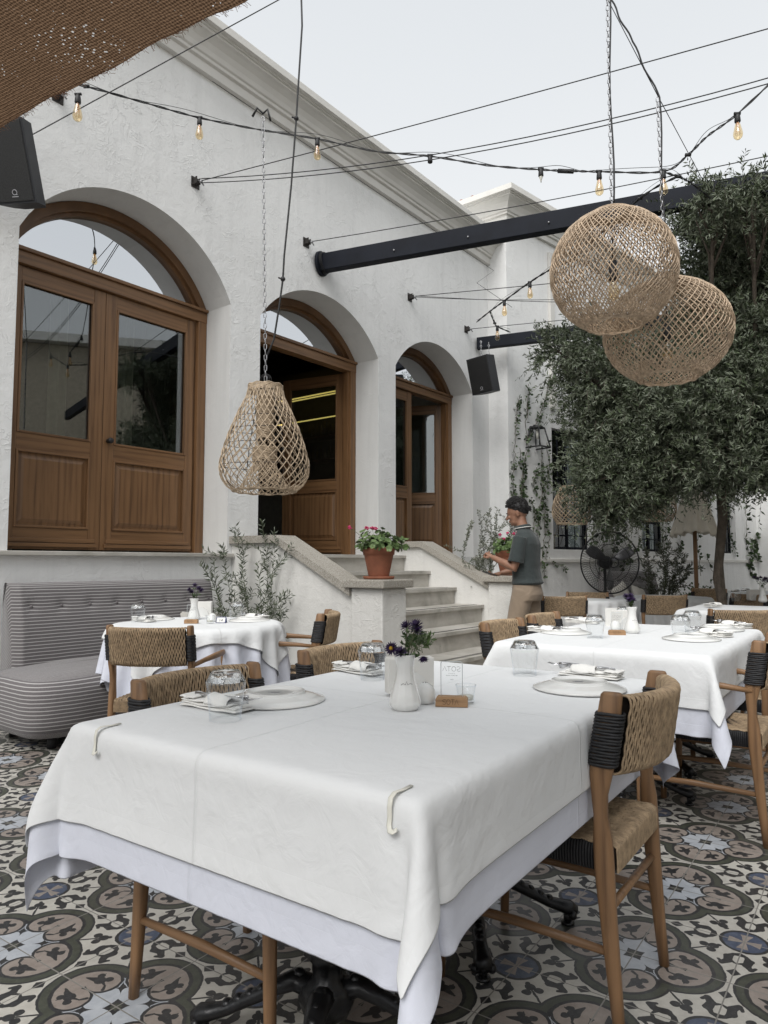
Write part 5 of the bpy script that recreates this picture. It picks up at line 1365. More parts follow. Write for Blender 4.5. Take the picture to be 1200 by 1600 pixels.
def geranium(loc, rad, ht, label, seed, nf=5, flat=1.0):
    r = np.random.default_rng(seed); o = thing('geranium', label, 'plant', loc, 0)
    b = MB(); V, Fq = [], []; k = 0
    for i in range(300):
        d = r.normal(size=3); d[2] = abs(d[2]); d /= np.linalg.norm(d); q = (.35 + .65 * r.random()) * (1 + .15 * math.sin(d[0] * 9)); c = np.array([d[0]*rad*q, d[1]*rad*q, d[2]*ht*q + .01])
        if i % 3 == 0: b.tube([(c[0]*.15, c[1]*.15, 0), tuple(c*np.array([.6, .6, .75])), tuple(c)], .0016, 4, cap=False)
        nrm = d + r.normal(size=3) * .5 + np.array([0, 0, .6]); nrm /= np.linalg.norm(nrm); a_ = np.cross(nrm, r.normal(size=3)); a_ /= np.linalg.norm(a_); c2_ = np.cross(nrm, a_); s = r.uniform(.014, .030)
        V.append(c - nrm * s * .22); n = 12
        for j in range(n):
            t = 2 * PI * j / n; rr = s * (1 + .14 * math.cos(5 * t)); V.append(c + a_ * rr * math.cos(t) + c2_ * rr * math.sin(t) + nrm * s * .12 * math.sin(3 * t))
        for j in range(n): Fq.append((k, k + 1 + j, k + 1 + (j + 1) % n))
        k += n + 1
    b.build('stems', STEM, o); arr_mesh('foliage', np.array(V), np.array(Fq), GERAN, o)
    for i in range(nf):
        a_ = r.uniform(0, 2*PI); c = Vector((math.cos(a_) * rad * r.uniform(.3, 1.15), math.sin(a_) * rad * r.uniform(.3, 1.15), ht * r.uniform(.7, 1.3))); b = MB()
        b.tube([c * .35, c], .0016, 4)
        for j in range(16):
            d = Vector(r.normal(size=3)).normalized(); b.ball(c + d * .014, .0085, 6, 1, 4, (1, 1, .6))
        b.build('flower_head', [STEM, PINK], o)
    return o
PL = W(4.56, 1.64, 1.021); PR = W(6.80, 1.64, 1.021)
pot(PL, .128, .085, .255, 'terracotta pot with saucer on the near left stair post'); geranium(PL + Vector((0, 0, .235)), .235, .16, 'white and pink geranium spilling from the pot on the left stair post', 3, 4)
pot(PR, .135, .09, .26, 'terracotta pot on the right stair post, beside the waiter'); geranium(PR + Vector((0, 0, .24)), .21, .17, 'geranium with magenta flowers on the right stair post behind the waiter', 8, 6)
sp = W(6.95, 1.15, .55)
shrub('olive_shrub', 'wispy grey green shrub beside the right stair wall, left of the waiter', 'shrub', Vector((sp.x, sp.y, 0)),
      [atY(x, y, Y) - Vector((sp.x, sp.y, 0)) for x, y, Y in [(748, 798, 7.9), (765, 795, 7.9), (738, 815, 7.8), (745, 868, 7.8), (760, 880, 7.8), (775, 805, 8), (790, 815, 8), (800, 800, 8), (752, 838, 7.9)]], DRYLEAF, (.025, .045), .006, 110, 6, .22, .0035)
b = MB()
p0 = Vector((sp.x, sp.y, 0))
# back garden plants
def gpt(k, o_, z=0): return G(k, o_, z)
pk = gpt(3.55, .45)
shrub('olive_shrub', 'grey green olive shrub under the middle dark window, left of the closed parasol', 'shrub', pk, [atY(x, y, 12.1) - pk for x, y in [(1010, 860), (1028, 850), (1045, 846), (1060, 858), (1072, 866), (1083, 880), (1015, 885), (1005, 872), (1078, 895), (1040, 870)]], DRYLEAF, (.05, .09), .011, 55, 12, .3, .008)
def mound(name, c, rad, n, mat, label, cat, leaf=(.03, .055), w=.016, seed=5):
    r = np.random.default_rng(seed); o = thing(name, label, cat, c)
    d = r.normal(size=(n, 3)); d[:, 2] = np.abs(d[:, 2]); d /= np.linalg.norm(d, axis=1)[:, None]
    q = (.5 + .5 * r.random(n))[:, None] * (1 + .22 * np.sin(d[:, :1] * 8) * np.cos(d[:, 1:2] * 7)); P = d * np.array(rad) * q
    D = d * .6 + r.normal(size=(n, 3)) * .6; D /= np.linalg.norm(D, axis=1)[:, None]; leaves('foliage', P, D, r.uniform(*leaf, n), w, mat, o, .15, True)
    b = MB()
    for i in range(16): e_ = Vector(tuple(d[i] * np.array(rad))) * .8; b.tube([(0, 0, 0), e_ * .5, e_], .005, 5)
    b.build('stems', STEM, o); return o
q = atY(1105, 935, 11.0); mound('green_bush', Vector((q.x, q.y, 0)), (.55, .4, .78), 3800, GROUNDC, 'leafy green bush behind the small distant armchair at right', 'bush')
q = atY(1165, 930, 12.5); mound('green_bush', Vector((q.x, q.y, 0)), (.6, .4, .55), 1600, GROUNDC, 'low green bush in the corner by the end wall', 'bush', seed=9)
# ------------------------------------------------------------------ creepers on the walls
def creeper(label, strands, nrm, seed, leaf=(.035, .06), dens=34, mat=IVY, name='creeper'):
    """strands: lists of points on a wall"""
    r = np.random.default_rng(seed); base = strands[0][0]; o = thing(name, label, 'climbing plant', base)
    b = MB(); P, D, L = [], [], []
    for st_ in strands:
        pts = []
        for p, q in zip(st_, st_[1:]):
            n = max(3, int((q - p).length / .07))
            for i in range(n): pts.append(p.lerp(q, i / n) + Vector(r.normal(size=3)) * .012 - base)
        pts.append(st_[-1] - base); b.tube(pts, .0045, 5)
        for p, q in zip(pts, pts[1:]):
            for k in range(r.poisson(dens * (q - p).length * (.5 + 1.1 * (math.sin(p.z * 4 + seed) > -.2)))):
                c = p.lerp(q, r.random()); d = Vector(r.normal(size=3)) + nrm * .7 + Vector((0, 0, -.5)); d.normalize(); P.append(c + d * .02); D.append(d); L.append(r.uniform(*leaf))
    b.build('stems', VINEST, o); P, D, L = [np.array([tuple(x) if hasattr(x, '__len__') else x for x in z]) for z in (P, D, L)]
    leaves('foliage', P, D, L, L * .38, mat, o, .12, True); return o
def gw(x, y, o_=.03): return onplane(G(0, o_, 0), DG, x, y)
creeper('green creeper climbing the white wing wall around the lantern', [[gw(803, 895), gw(805, 820), gw(802, 740), gw(808, 640), gw(812, 620)], [gw(815, 900), gw(812, 850), gw(820, 790), gw(815, 745), gw(825, 700), gw(822, 660), gw(826, 600)], [gw(818, 800), gw(812, 780), gw(818, 740), gw(812, 700)],
        [gw(830, 900), gw(838, 860), gw(842, 800), gw(848, 760), gw(845, 720), gw(850, 700)], [gw(845, 890), gw(852, 830), gw(850, 780), gw(858, 730), gw(855, 690)], [gw(820, 690), gw(838, 660), gw(850, 630), gw(858, 600), gw(868, 575)], [gw(822, 850), gw(832, 840), gw(836, 810), gw(830, 780)],
        [gw(858, 870), gw(866, 880), gw(878, 884), gw(884, 892)], [gw(850, 905), gw(858, 840), gw(856, 800)], [gw(840, 770), gw(834, 750), gw(838, 730)]], NG, 3, dens=62)
creeper('leafy creeper trailing over the wall and window behind the fan', [[gw(935, 905, .1), gw(940, 870, .1), gw(945, 830, .15), gw(950, 800, .2)], [gw(965, 905, .1), gw(975, 880, .1), gw(990, 860, .1), gw(1000, 848, .1)], [gw(960, 800, .2), gw(962, 840, .15), gw(958, 880, .1)], [gw(1000, 870, .1), gw(985, 880, .1), gw(978, 850, .1), gw(970, 820, .1)], [gw(925, 860, .1), gw(930, 830, .1), gw(940, 815, .1)]], NG, 4, (.05, .09), 40)
creeper('dry creeper hanging beside the window right of the parasol', [[gw(1140, 790), gw(1138, 830), gw(1146, 850), gw(1150, 870)], [gw(1092, 800), gw(1090, 850), gw(1095, 900)], [gw(1105, 870), gw(1112, 890), gw(1120, 900), gw(1126, 915)], [gw(1040, 790), gw(1042, 830), gw(1035, 870)], [gw(1060, 795), gw(1062, 850), gw(1055, 890)]], NG, 5, (.05, .08), 26)
creeper('dark creeper with bare stems between the right window and the end wall', [[gw(1190, 790), gw(1186, 830), gw(1178, 850), gw(1184, 880)], [gw(1172, 840), gw(1178, 860), gw(1170, 880), gw(1180, 905)], [gw(1186, 800), gw(1192, 840), gw(1190, 900)], [gw(1165, 780), gw(1166, 840), gw(1175, 900)]], NG, 6, (.07, .12), 26)
creeper('bundle of dry bare vine stems hanging at the left dark window', [[gw(872, 790, .1), gw(868, 830, .1), gw(866, 858, .1)], [gw(876, 800, .1), gw(872, 840, .1)], [gw(918, 790, .1), gw(922, 820, .1), gw(926, 845, .1)], [gw(914, 790, .1), gw(918, 830, .1), gw(915, 850, .1)], [gw(922, 780, .1), gw(928, 820, .1), gw(924, 850, .1)]], NG, 7, (.04, .06), 12, DRYLEAF)
# ================================================================== striped sofas
def make_sofa(label, loc, rz, x0, x1):
    """x along the wall, -y towards the room"""
    o = thing('striped_sofa', label, 'sofa', loc, rz, 'grey and white striped sofas')
    b = MB(); b.uv = []
    rings = [(.06, .08), (.015, .12), (0, .18), (0, .34), (.012, .395), (.045, .435), (.09, .455), (.16, .463), (.25, .466), (.34, .467)]
    ya, yb_ = -.98, -.16; R = .27; n = 96
    def foot(t, ins):     # rounded rectangle with large front corners
        w, h = (x1 - x0) / 2 - ins, (yb_ - ya) / 2 - ins * .9; cx, cy = (x0 + x1) / 2, (ya + yb_) / 2
        c, s = math.cos(t), math.sin(t); e = .34
        return cx + w * math.copysign(abs(c) ** e, c), cy + h * math.copysign(abs(s) ** e, s)
    vs = []; uv = []
    for ins, z in rings:
        for j in range(n):
            t = 2 * PI * j / n; x, y = foot(t, ins); zz = z + (.008 * math.sin(x * 5) * (z > .4)); vs.append((x, y, zz)); uv.append((x, z if ins < .06 else .455 + (y - ya)))
    k = len(rings); fs = [(i*n+j, i*n+(j+1)%n, (i+1)*n+(j+1)%n, (i+1)*n+j) for i in range(k - 1) for j in range(n)] + [tuple((k-1)*n + j for j in range(n))]
    b.add(vs, fs, 0, True); b.uv = uv; b.build('seat_cushion', STRIPE, o)
    # back: front face with a buttoned row
    nb = int((x1 - x0) / .235); bx = [x0 + .2 + (x1 - x0 - .2) * (i + .5) / nb for i in range(nb)]; zb = .85
    b = MB(); vs = []; uv = []; NU, NV = 150, 46
    for i in range(NU):
        for j in range(NV):
            u, v = i / (NU - 1), j / (NV - 1); x = x0 + .20 + (x1 - x0 - .23) * u
            # closed section: front bottom -> front top -> over -> back bottom
            q = v
            if q < .7: z = .30 + .68 * (q / .7); y = -.30 + .09 * (z - .3) - .03 * math.sin((z - .3) / .68 * PI)
            elif q < .86: a_ = (q - .7) / .16 * PI; z = .98 + .035 * math.sin(a_); y = -.155 - .08 * math.cos(a_)
            else: z = .98 - .68 * (q - .86) / .14; y = -.075
            d = 0
            if q < .75:
                for c in bx: d += .014 * math.exp(-((x - c) ** 2 + (z - zb) ** 2) / .0016) 
                d += .002 * math.exp(-((z - zb) ** 2) / .0007)
            e = min(u, 1 - u) * (x1 - x0); y2 = y + d + (max(0, .05 - e) ** 1.5 * 6 if q < .8 else 0)
            vs.append((x, y2, z)); uv.append((x, z - d * .35 if q < .7 else z + (q - .7) * .6))
    b.add(vs, [(i*NV+j, (i+1)*NV+j, (i+1)*NV+j+1, i*NV+j+1) for i in range(NU-1) for j in range(NV-1)] + [tuple(range(NV)), tuple((NU-1)*NV + j for j in range(NV-1, -1, -1))], 0, True)
    b.uv = uv; bk = b.build('back_cushion', STRIPE, o)
    for c in bx:
        b = MB(); b.ball((c, -.256, zb), .011, 10, 0, 6, (1, .5, 1)); b.build('button', simple('button cloth', (.17, .155, .158), .9), bk)
    for x in (x0 + .2, (x0 + x1) / 2, x1 - .2):
        b = MB(); b.lathe([(.028, .0), (.03, .08)], 14, (x, -.8, 0)); b.build('leg', BLACK, o); b = MB(); b.lathe([(.028, .0), (.03, .08)], 14, (x, -.3, 0)); b.build('leg', BLACK, o)
    return o
sofa = make_sofa('long grey and white striped sofa with a buttoned back below the large arched window', W(0, 0, 0), WROT, 2.12, 4.06)
so2 = copy_tree(sofa, None, 'small striped sofa against the far wall behind the fan')
so2.location = G(2.55, .05, 0) ; so2.rotation_euler = (0, 0, GROT); so2.scale = (1, 1, 1); so2.location = G(1.9 - 2.02, .05, 0)
def cushion(loc, rot, w, h, label, mat=None):
    b = MB()
    def fn(u, v, s=1):
        x, y = 2*u - 1, 2*v - 1; t = max(0, (1 - x**4) * (1 - y**4)) ** .5
        return (w/2 * x * (1 - .06 * (1 - abs(y)) ), s * (.06 * t + .004 * math.sin(x*7 + y*5) * t), h/2 * y * (1 - .06 * (1 - abs(x))))
    b.grid(lambda u, v: fn(u, v, -1), 20, 20); b.grid(lambda u, v: fn(u, v, 1), 20, 20)
    o = b.build('cushion', mat or CREAM_CL); o.location = loc; o.rotation_euler = rot; tag(o, label, 'cushion')
CREAM_CL = simple('cream cushion linen', (.5, .48, .44), .95, vary=.06, bump=.4, bscale=200)
cushion(W(3.78, .40, .60), (R_(-14), R_(4), WROT), .42, .30, 'cream striped cushion at the right end of the long sofa')
cushion(G(2.45, .42, .60), (R_(-16), R_(-20), GROT), .42, .42, 'cream cushion tilted on the far sofa, seen through the fan')
cushion(G(2.95, .46, .58), (R_(-20), R_(12), GROT), .40, .36, 'pale cushion lying on the far sofa, right of the tilted one')
# ================================================================== pedestal fan
fp = atY(950, 879, 8.75); FR = 48.5 / F * 8.75
fan = thing('pedestal_fan', 'large black pedestal fan with a round wire cage standing in the back garden', 'fan', Vector((fp.x + .03, 8.98, 0)), R_(8))
fz = fp.z; b = MB()
b.lathe([(.0, .0), (.24, .0), (.24, .02), (.05, .045), (.0, .045)], 32); b.build('base', BLACK, fan)
b = MB(); b.tube([(0, 0, .04), (0, 0, fz - .02)], [.022, .018], 14); b.tube([(0, 0, .72), (0, 0, .80)], .03, 14); b.build('pole', BLACK, fan)
b = MB(); b.tube([(0, .10, fz), (0, -.05, fz)], [.06, .085], 20); b.tube([(0, -.05, fz), (0, -.12, fz)], [.085, .05], 20); b.build('motor', BLACK, fan)
b = MB()
def cagept(rr, t, fb): return (rr * math.cos(t), -.15 + fb * .10 * math.sqrt(max(0, 1 - (rr / FR) ** 2)) , fz + rr * math.sin(t))
for fb in (-1, 1):
    for i in range(72):
        t = 2 * PI * i / 72; b.tube([cagept(.055 + (FR - .055) * q, t + .22 * q * fb, fb) for q in np.linspace(0, 1, 8)], .0017, 4, cap=False)
    for rr in (.055, FR * .6): b.tube([cagept(rr, t, fb) for t in np.linspace(0, 2*PI, 40, endpoint=False)], .0035, 5, closed=True)
b.tube([cagept(FR, t, 1) for t in np.linspace(0, 2*PI, 64, endpoint=False)], .009, 6, closed=True)
b.tube([(.06*math.cos(t), -.255, fz + .06*math.sin(t)) for t in np.linspace(0, 2*PI, 24, endpoint=False)], .008, 5, closed=True)
b.build('cage', BLACK, fan)
for k in range(3):
    b = MB(); a0 = .5 + k * 2 * PI / 3
    def bl(u, v, a0=a0):
        rr = .04 + (FR * .88 - .04) * u; w = .10 + .34 * math.sin(u * PI * .8 + .3) * .8; t = a0 + (v - .5) * w * 2 * (1 - .3 * u)
        return (rr * math.cos(t), -.15 + (v - .5) * .07, fz + rr * math.sin(t))
    b.grid(bl, 14, 8); b.build('blade', simple('fan blade', (.10, .10, .105), .3, .4), fan, solid=.002)
# ================================================================== closed parasol
ppz = atY(1086, 845, 10.0); par = thing('closed_parasol', 'half closed cream parasol with scalloped folds on a wooden pole', 'parasol', Vector((ppz.x, 10.0, 0)))
zt = atY(1086, 742, 10.0).z; zb_ = atY(1086, 836, 10.0).z; rb = 34 / F * 10.0
b = MB()
def pc(u, v):
    t = 2 * PI * u; rr = .05 + (rb - .05) * v ** .9; k = 1 + (.085 * v) * math.cos(13 * t) + .03 * math.sin(3 * t) * v; z = zt + (zb_ - zt) * v + .018 * v * math.cos(13 * t) - .03 * math.cos(2 * t + 1) * v
    return (rr * k * math.cos(t), rr * k * math.sin(t), z)
b.grid(pc, 176, 22, cu=True); b.build('canopy', simple('cream canvas', (.62, .58, .50), .9, vary=.06, bump=.3, bscale=200), par, solid=.003)
b = MB(); b.tube([(0, 0, 0), (0, 0, zt + .08)], .028, 14); b.build('pole', TEAK, par)
b = MB(); b.lathe([(.0, .0), (.22, .0), (.22, .05), (.04, .07), (.04, .3), (.0, .3)], 28); b.build('base', BEAM, par)
for k in range(8): b = MB(); t = k * PI / 4; b.tube([(.03*math.cos(t), .03*math.sin(t), zt - .04), (rb*.9*math.cos(t), rb*.9*math.sin(t), zb_ + .06)], .008, 5); b.build('rib', TEAK, par)
# ================================================================== things on the tables
TZ = TOPZ + .0062
def inst(src, pos, rz, label, first={}):
    if src.name not in first: first[src.name] = 1; src.location = pos; src.rotation_euler = (0, 0, rz); src['label'] = label; return src
    return copy_tree(src, None, label, pos, rz)
# upturned tumbler
gl = thing('upturned_glass', 'x', 'glass', (0, 0, 0), 0, 'upturned water glasses')
b = MB(); prof = [(.0385, .0), (.041, .03), (.0455, .065), (.0495, .088), (.0485, .094), (.036, .116), (.033, .1185), (0, .1185)]
b.lathe(prof, 40, cap=False)
b.lathe([(r - .0014 if r > .002 else 0, z - .0012 if z > .1 else z) for r, z in prof[:5]] + [(.032, .104), (0, .102)], 40, cap=False)
b.tube([(.0385*math.cos(t), .0385*math.sin(t), .0) for t in np.linspace(0, 2*PI, 40, endpoint=False)], .0011, 5, closed=True)
b.tube([(.0490*math.cos(t), .0490*math.sin(t), .091) for t in np.linspace(0, 2*PI, 40, endpoint=False)], .0007, 5, closed=True)
b.build('glass_wall', CLEAR, gl)
b = MB(); b.lathe([(0, .1035), (.0315, .1045), (.0445, .0935), (.0475, .093), (.035, .1155), (0, .1175)], 10); b.build('thick_base', RGLASS, gl)
# inverted plate with a foot ring
pl = thing('dinner_plate', 'x', 'plate', (0, 0, 0), 0, 'white plates turned upside down')
b = MB(); b.lathe([(.137, .0005), (.140, .003), (.139, .006), (.112, .013), (.088, .0205), (.0835, .0215), (.0825, .0265), (.079, .0275), (.0765, .0265), (.0755, .0225), (.04, .0215), (0, .0212)], 72); b.build('plate_body', PORC, pl)
b = MB(); b.tube([(.02*math.cos(t), .008*math.sin(t), .0216) for t in np.linspace(0, 5.2, 14)], .0006, 4); b.tube([(-.013, 0, .0216), (.013, .001, .0216)], .0007, 4); b.build('maker_mark', simple('grey print', (.2, .2, .21), .5, bump=0), pl)
# folded napkin
nk = thing('folded_napkin', 'x', 'napkin', (0, 0, 0), 0, 'folded white napkins with cutlery')
b = MB()
def layer(x0, x1, w, z, th, ph):
    NU, NV = 34, 14
    def fn(u, v):
        t = 2 * PI * v; c, s = math.cos(t), math.sin(t); x = x0 + (x1 - x0) * u
        ed = min(u, 1 - u); k = min(1, (ed * 30) ** .5 + .15); ww = w * (1 + .04 * math.sin(u * 9 + ph))
        y = ww / 2 * math.copysign(abs(c) ** .55, c) + .003 * math.sin(u * 7 + ph); zz = z + th / 2 * k * math.copysign(abs(s) ** .7, s) + .0012 * math.sin(u * 9 + ph) + .0004 * math.sin(u * 21 + c * 3)
        return (x, y, zz)
    b.grid(fn, NU, NV, cv=True)
    for u in (0, 1):
        n0 = len(b.v) - NU * NV + (0 if u == 0 else (NU - 1) * NV); b.f.append(tuple(n0 + j for j in (range(NV) if u else range(NV - 1, -1, -1)))); b.m.append(0); b.sm.append(False)
layer(-.105, .105, .072, .005, .008, 0); layer(-.103, .100, .068, .0125, .007, 1.7); layer(-.106, .08, .062, .0195, .0075, 3.1)
layer(-.108, -.055, .070, .0262, .007, .7)
b.build('cloth_folds', NAPKIN, nk)
b = MB()
def band(u, v):
    t = PI * u; return (-.03 + .085 * v + .02 * u, .036 * math.cos(t), .016 + .022 * math.sin(t) + .002 * math.sin(v * 8 + t * 2))
b.grid(band, 16, 12); b.build('folded_band', NAPKIN, nk, solid=.0022)
# cutlery lying in the napkin fold
def make_fork():
    o = thing('fork', 'x', 'fork', (0, 0, 0), 0, 'forks tucked in napkins'); b = MB()
    b.tube([(-.10, 0, .0), (-.05, 0, .001), (.02, 0, .002), (.045, 0, .004)], [(.001, .006), (.0012, .005), (.0013, .003), (.0013, .004)], 8)
    b.tube([(.043, 0, .004), (.06, 0, .001), (.072, 0, .001)], [(.001, .004), (.001, .011), (.001, .011)], 8); b.build('handle', CHROME, o)
    b = MB()
    for k in range(4): y = -.0092 + .0061 * k; b.tube([(.07, y, .001), (.09, y, .003), (.112, y * .95, .008)], [.0014, .0012, .0007], 5)
    b.build('tines', CHROME, o); return o
def make_knife():
    o = thing('table_knife', 'x', 'knife', (0, 0, 0), 0, 'knives tucked in napkins'); b = MB()
    b.tube([(-.11, 0, 0), (-.06, 0, .001), (-.01, 0, .001)], [(.002, .006), (.0022, .0065), (.002, .0045)], 8); b.build('handle', CHROME, o)
    b = MB(); b.tube([(-.012, 0, .001), (.02, .002, .001), (.08, .003, .001), (.105, .0, .001)], [(.001, .004), (.0008, .0085), (.0008, .0085), (.0005, .002)], 8); b.build('blade', CHROME, o); return o
fk, kn = make_fork(), make_knife()
def setting(plate, glass, napA, napB, where, flip=False, tz=TZ):
    if plate: inst(pl, atz(*plate, tz), 0, 'white plate turned upside down ' + where)
    if glass: inst(gl, atz(*glass, tz), random.uniform(0, 6), 'upturned water glass ' + where)
    if napA:
        A, B = atz(*napA, tz), atz(*napB, tz); d = B - A; c = (A + B) / 2; rz = math.atan2(d.y, d.x); u = d.normalized(); v = Vector((-u.y, u.x, 0))
        if flip: rz += PI; u = -u; v = -v
        inst(nk, c, rz, 'folded white napkin ' + where)
        inst(fk, c + u * .035 + v * .006 + Vector((0, 0, .031)), rz + .06, 'fork in the napkin ' + where); inst(kn, c + u * .025 - v * .010 + Vector((0, 0, .0305)), rz - .10, 'knife in the napkin ' + where)
setting((430, 1094), (352, 1124), (280, 1097), (402, 1117), 'at the near left place of the front table')
setting(None, (582, 1061), (530, 1046), (592, 1056), 'at the far left place of the front table, behind the vase')
setting((905, 1076), (820, 1055), (865, 1052), (985, 1064), 'at the right place of the front table', True)
setting((884, 989), (930, 997), (818, 985), (890, 992), 'at the near left place of the second table')
setting((1080, 999), (1064, 997), (1080, 990), (1150, 998), 'at the near right place of the second table', True)
setting((1122, 984), (1082, 987), (1110, 977), (1185, 984), 'at the far right place of the second table', True)
setting(None, (975, 978), (890, 973), (930, 975), 'at the far left place of the second table')
setting((240, 968), (215, 972), (205, 969), (245, 973), 'at the left place of the round table')
setting((390, 970), (369, 968), (372, 966), (425, 969), 'at the right place of the round table', True)
inst(gl, atz(1150, 939, TZ), 0, 'left upturned glass on the far table beyond the big chair back'); inst(gl, atz(1166, 937, TZ), 1, 'right upturned glass on the far table beyond the big chair back')
inst(nk, atz(1115, 948, TZ), .6, 'napkin on the far table left of the upturned glasses'); 
inst(gl, atz(1010, 911, TZ), 0, 'small distant upturned glass on the table behind the fan'); inst(gl, atz(882, 906, TZ), 0, 'small distant upturned glass on the table beside the waiter')
inst(pl, atz(905, 911, TZ), 0, 'small distant plate on the table beside the waiter')
# vase with wilted flowers
def make_vase():
    o = thing('porcelain_vase', 'x', 'vase', (0, 0, 0), 0, 'small white porcelain vases'); b = MB()
    b.lathe([(.031, 0), (.034, .003), (.041, .012), (.042, .02), (.038, .038), (.030, .062), (.0245, .085), (.0225, .105), (.024, .122), (.0275, .136), (.0295, .142), (.0285, .1435), (.0265, .139), (.021, .118), (.020, .10)], 48, flute=12, fa=.018, cap=False)
    b.build('vase_body', PORC, o)
    b = MB(); b.tube([(-.012, -.034, .068), (-.006, -.0345, .072), (.0, -.035, .069), (.003, -.035, .078), (.006, -.035, .069), (.012, -.034, .072), (.018, -.032, .070)], .0006, 4); b.build('script_mark', BLACK, o)
    return o
def flower_bunch(label, loc, seed, n=4, scale=1.0, cols=(PURPLE,)):
    r = np.random.default_rng(seed); o = thing('cut_flowers', label, 'flowers', loc, 0); b = MB(); P, D, L = [], [], []
    heads = [(-.034, -.012, .022, 1), (-.012, -.024, .012, 0), (.030, -.01, .066, 2), (.006, .01, .076, 0), (.046, -.02, .004, 3), (.030, -.012, .080, 2)][:n] if seed == 1 else [(r.uniform(-.035, .035), r.uniform(-.03, .03), r.uniform(.03, .07), 0) for _ in range(n)]
    for (x, y, z, kind) in heads:
        x, y, z = x * scale, y * scale, z * scale
        if kind == 3: b.tube([(0, 0, -.03), (.02, -.01, .02), (.042, -.018, .03), (.045, -.02, .012)], .0012, 5)
        else: b.tube([(0, 0, -.04), (x*.4, y*.4, z*.4), (x, y, z)], .0014, 5)
        for k in range(9): t = r.uniform(.1, .9); P.append((x*t, y*t, z*t)); D.append((r.normal(), r.normal(), r.normal() * .5 + .5)); L.append(r.uniform(.012, .026))
    b.build('stems', STEM, o); D = np.array(D); D /= np.linalg.norm(D, axis=1)[:, None]; leaves('foliage', np.array(P), D, np.array(L), .0035, GROUNDC, o, .2)
    for (x, y, z, kind) in heads:
        c = Vector((x, y, z)) * scale; b = MB(); ax = Vector((-.5, -.8, .3)) if kind == 1 else (Vector((.15, -.25, -1)) if kind == 3 else Vector((r.normal() * .4, -.4, 1))); ax.normalize(); a_, c2_ = frame_from(ax)
        R0 = (.022 if kind == 2 else .021) * scale
        for ring in range(3):
            for k in range(15):
                t = 2*PI*k/15 + ring*.2; d = (a_ * math.cos(t) + c2_ * math.sin(t)) * (1 - ring*.15) + ax * (.15 + ring * .45 + r.normal()*.12); q = c + d.normalized() * R0; sd = ax.cross(d).normalized() * .0026
                b.add([c, c.lerp(q, .6) + sd, q, c.lerp(q, .6) - sd], [(0, 1, 2, 3)], 0)
        if kind == 1: b.ball(c + ax * .006, .006, 8, 1, 6)
        b.build('flower_head', [PURPLE, YELLOW], o)
    return o
vs = make_vase()
vp = atz(633, 1108, TZ); inst(vs, vp, 0, 'white porcelain vase with dark flowers at the centre of the front table'); flower_bunch('wilted dark purple asters in the vase on the front table', vp + Vector((0, 0, .137)), 1, 6, 1.0)
b = MB(); P = rng.normal(size=(150, 3)) * np.array([.02, .02, .013]); Dd = rng.normal(size=(150, 3)) + np.array([.2, 0, .6]); Dd /= np.linalg.norm(Dd, axis=1)[:, None]
og = thing('greenery_sprig', 'green leafy sprig standing behind the vase on the front table', 'sprig', vp + Vector((.038, .03, .175))); leaves('foliage', P, Dd, rng.uniform(.01, .022, 150), .004, GERAN, og, .2)
b = MB(); b.tube([(0, 0, 0), (-.03, -.025, -.06)], .0014, 5); b.build('stem', STEM, og)
vp2 = atz(988, 989, TZ); inst(vs, vp2, 0, 'white porcelain vase on the second table'); flower_bunch('bunch of dark purple flowers in the vase on the second table', vp2 + Vector((0, 0, .14)), 2, 9, 1.0)
vp3 = atz(303, 968, TZ); inst(vs, vp3, 0, 'white porcelain vase on the round table by the sofa'); flower_bunch('small dark flower sprig in the vase on the round table by the sofa', vp3 + Vector((0, 0, .14)), 5, 5, 1.3)
vp4 = atz(1192, 941, TZ); inst(vs, vp4, 0, 'white porcelain vase on the far table at the right edge'); flower_bunch('dark leafy bunch in the vase at the right picture edge', vp4 + Vector((0, 0, .14)), 6, 7, 1.5)
vp5 = atz(1035, 911, TZ); inst(vs, vp5, 0, 'tiny distant vase on the table behind the fan'); flower_bunch('tiny dark flowers on the distant table behind the fan', vp5 + Vector((0, 0, .14)), 7, 4, 1.2)
# napkin holder: two rounded white walls holding a paper stack
def make_holder():
    o = thing('napkin_holder', 'x', 'napkin holder', (0, 0, 0), 0, 'white napkin holders')
    def wallm(y):
        b = MB(); pr = [(-.055, 0), (.055, 0), (.05, .03), (.035, .055), (.012, .070), (-.012, .070), (-.035, .055), (-.05, .03)]; b.prism(pr, y - .004, y + .004); return b
    for y in (-.028, .028): wallm(y).build('holder_wall', PORC, o, bevel=.003)
    b = MB(); b.box(-.055, .055, -.024, .024, 0, .008); b.build('holder_base', PORC, o, bevel=.002)
    b = MB()
    for i in range(9): y = -.022 + i * .0052; b.box(-.068 + .001*math.sin(i*3), .068, y, y + .0042, .009, .108 + .002*math.sin(i*2))
    b.build('paper_napkins', PAPER, o, bevel=.0012); return o
nh = make_holder()
hp = atz(640, 1086, TZ); inst(nh, hp, R_(14), 'white napkin holder full of paper napkins behind the vase on the front table')
inst(nh, atz(975, 983, TZ), R_(16), 'white napkin holder behind the vase on the second table'); inst(nh, atz(316, 964, TZ), R_(0), 'white napkin holder on the round table by the sofa'); inst(nh, atz(1178, 938, TZ), R_(10), 'white napkin holder on the far table at right')
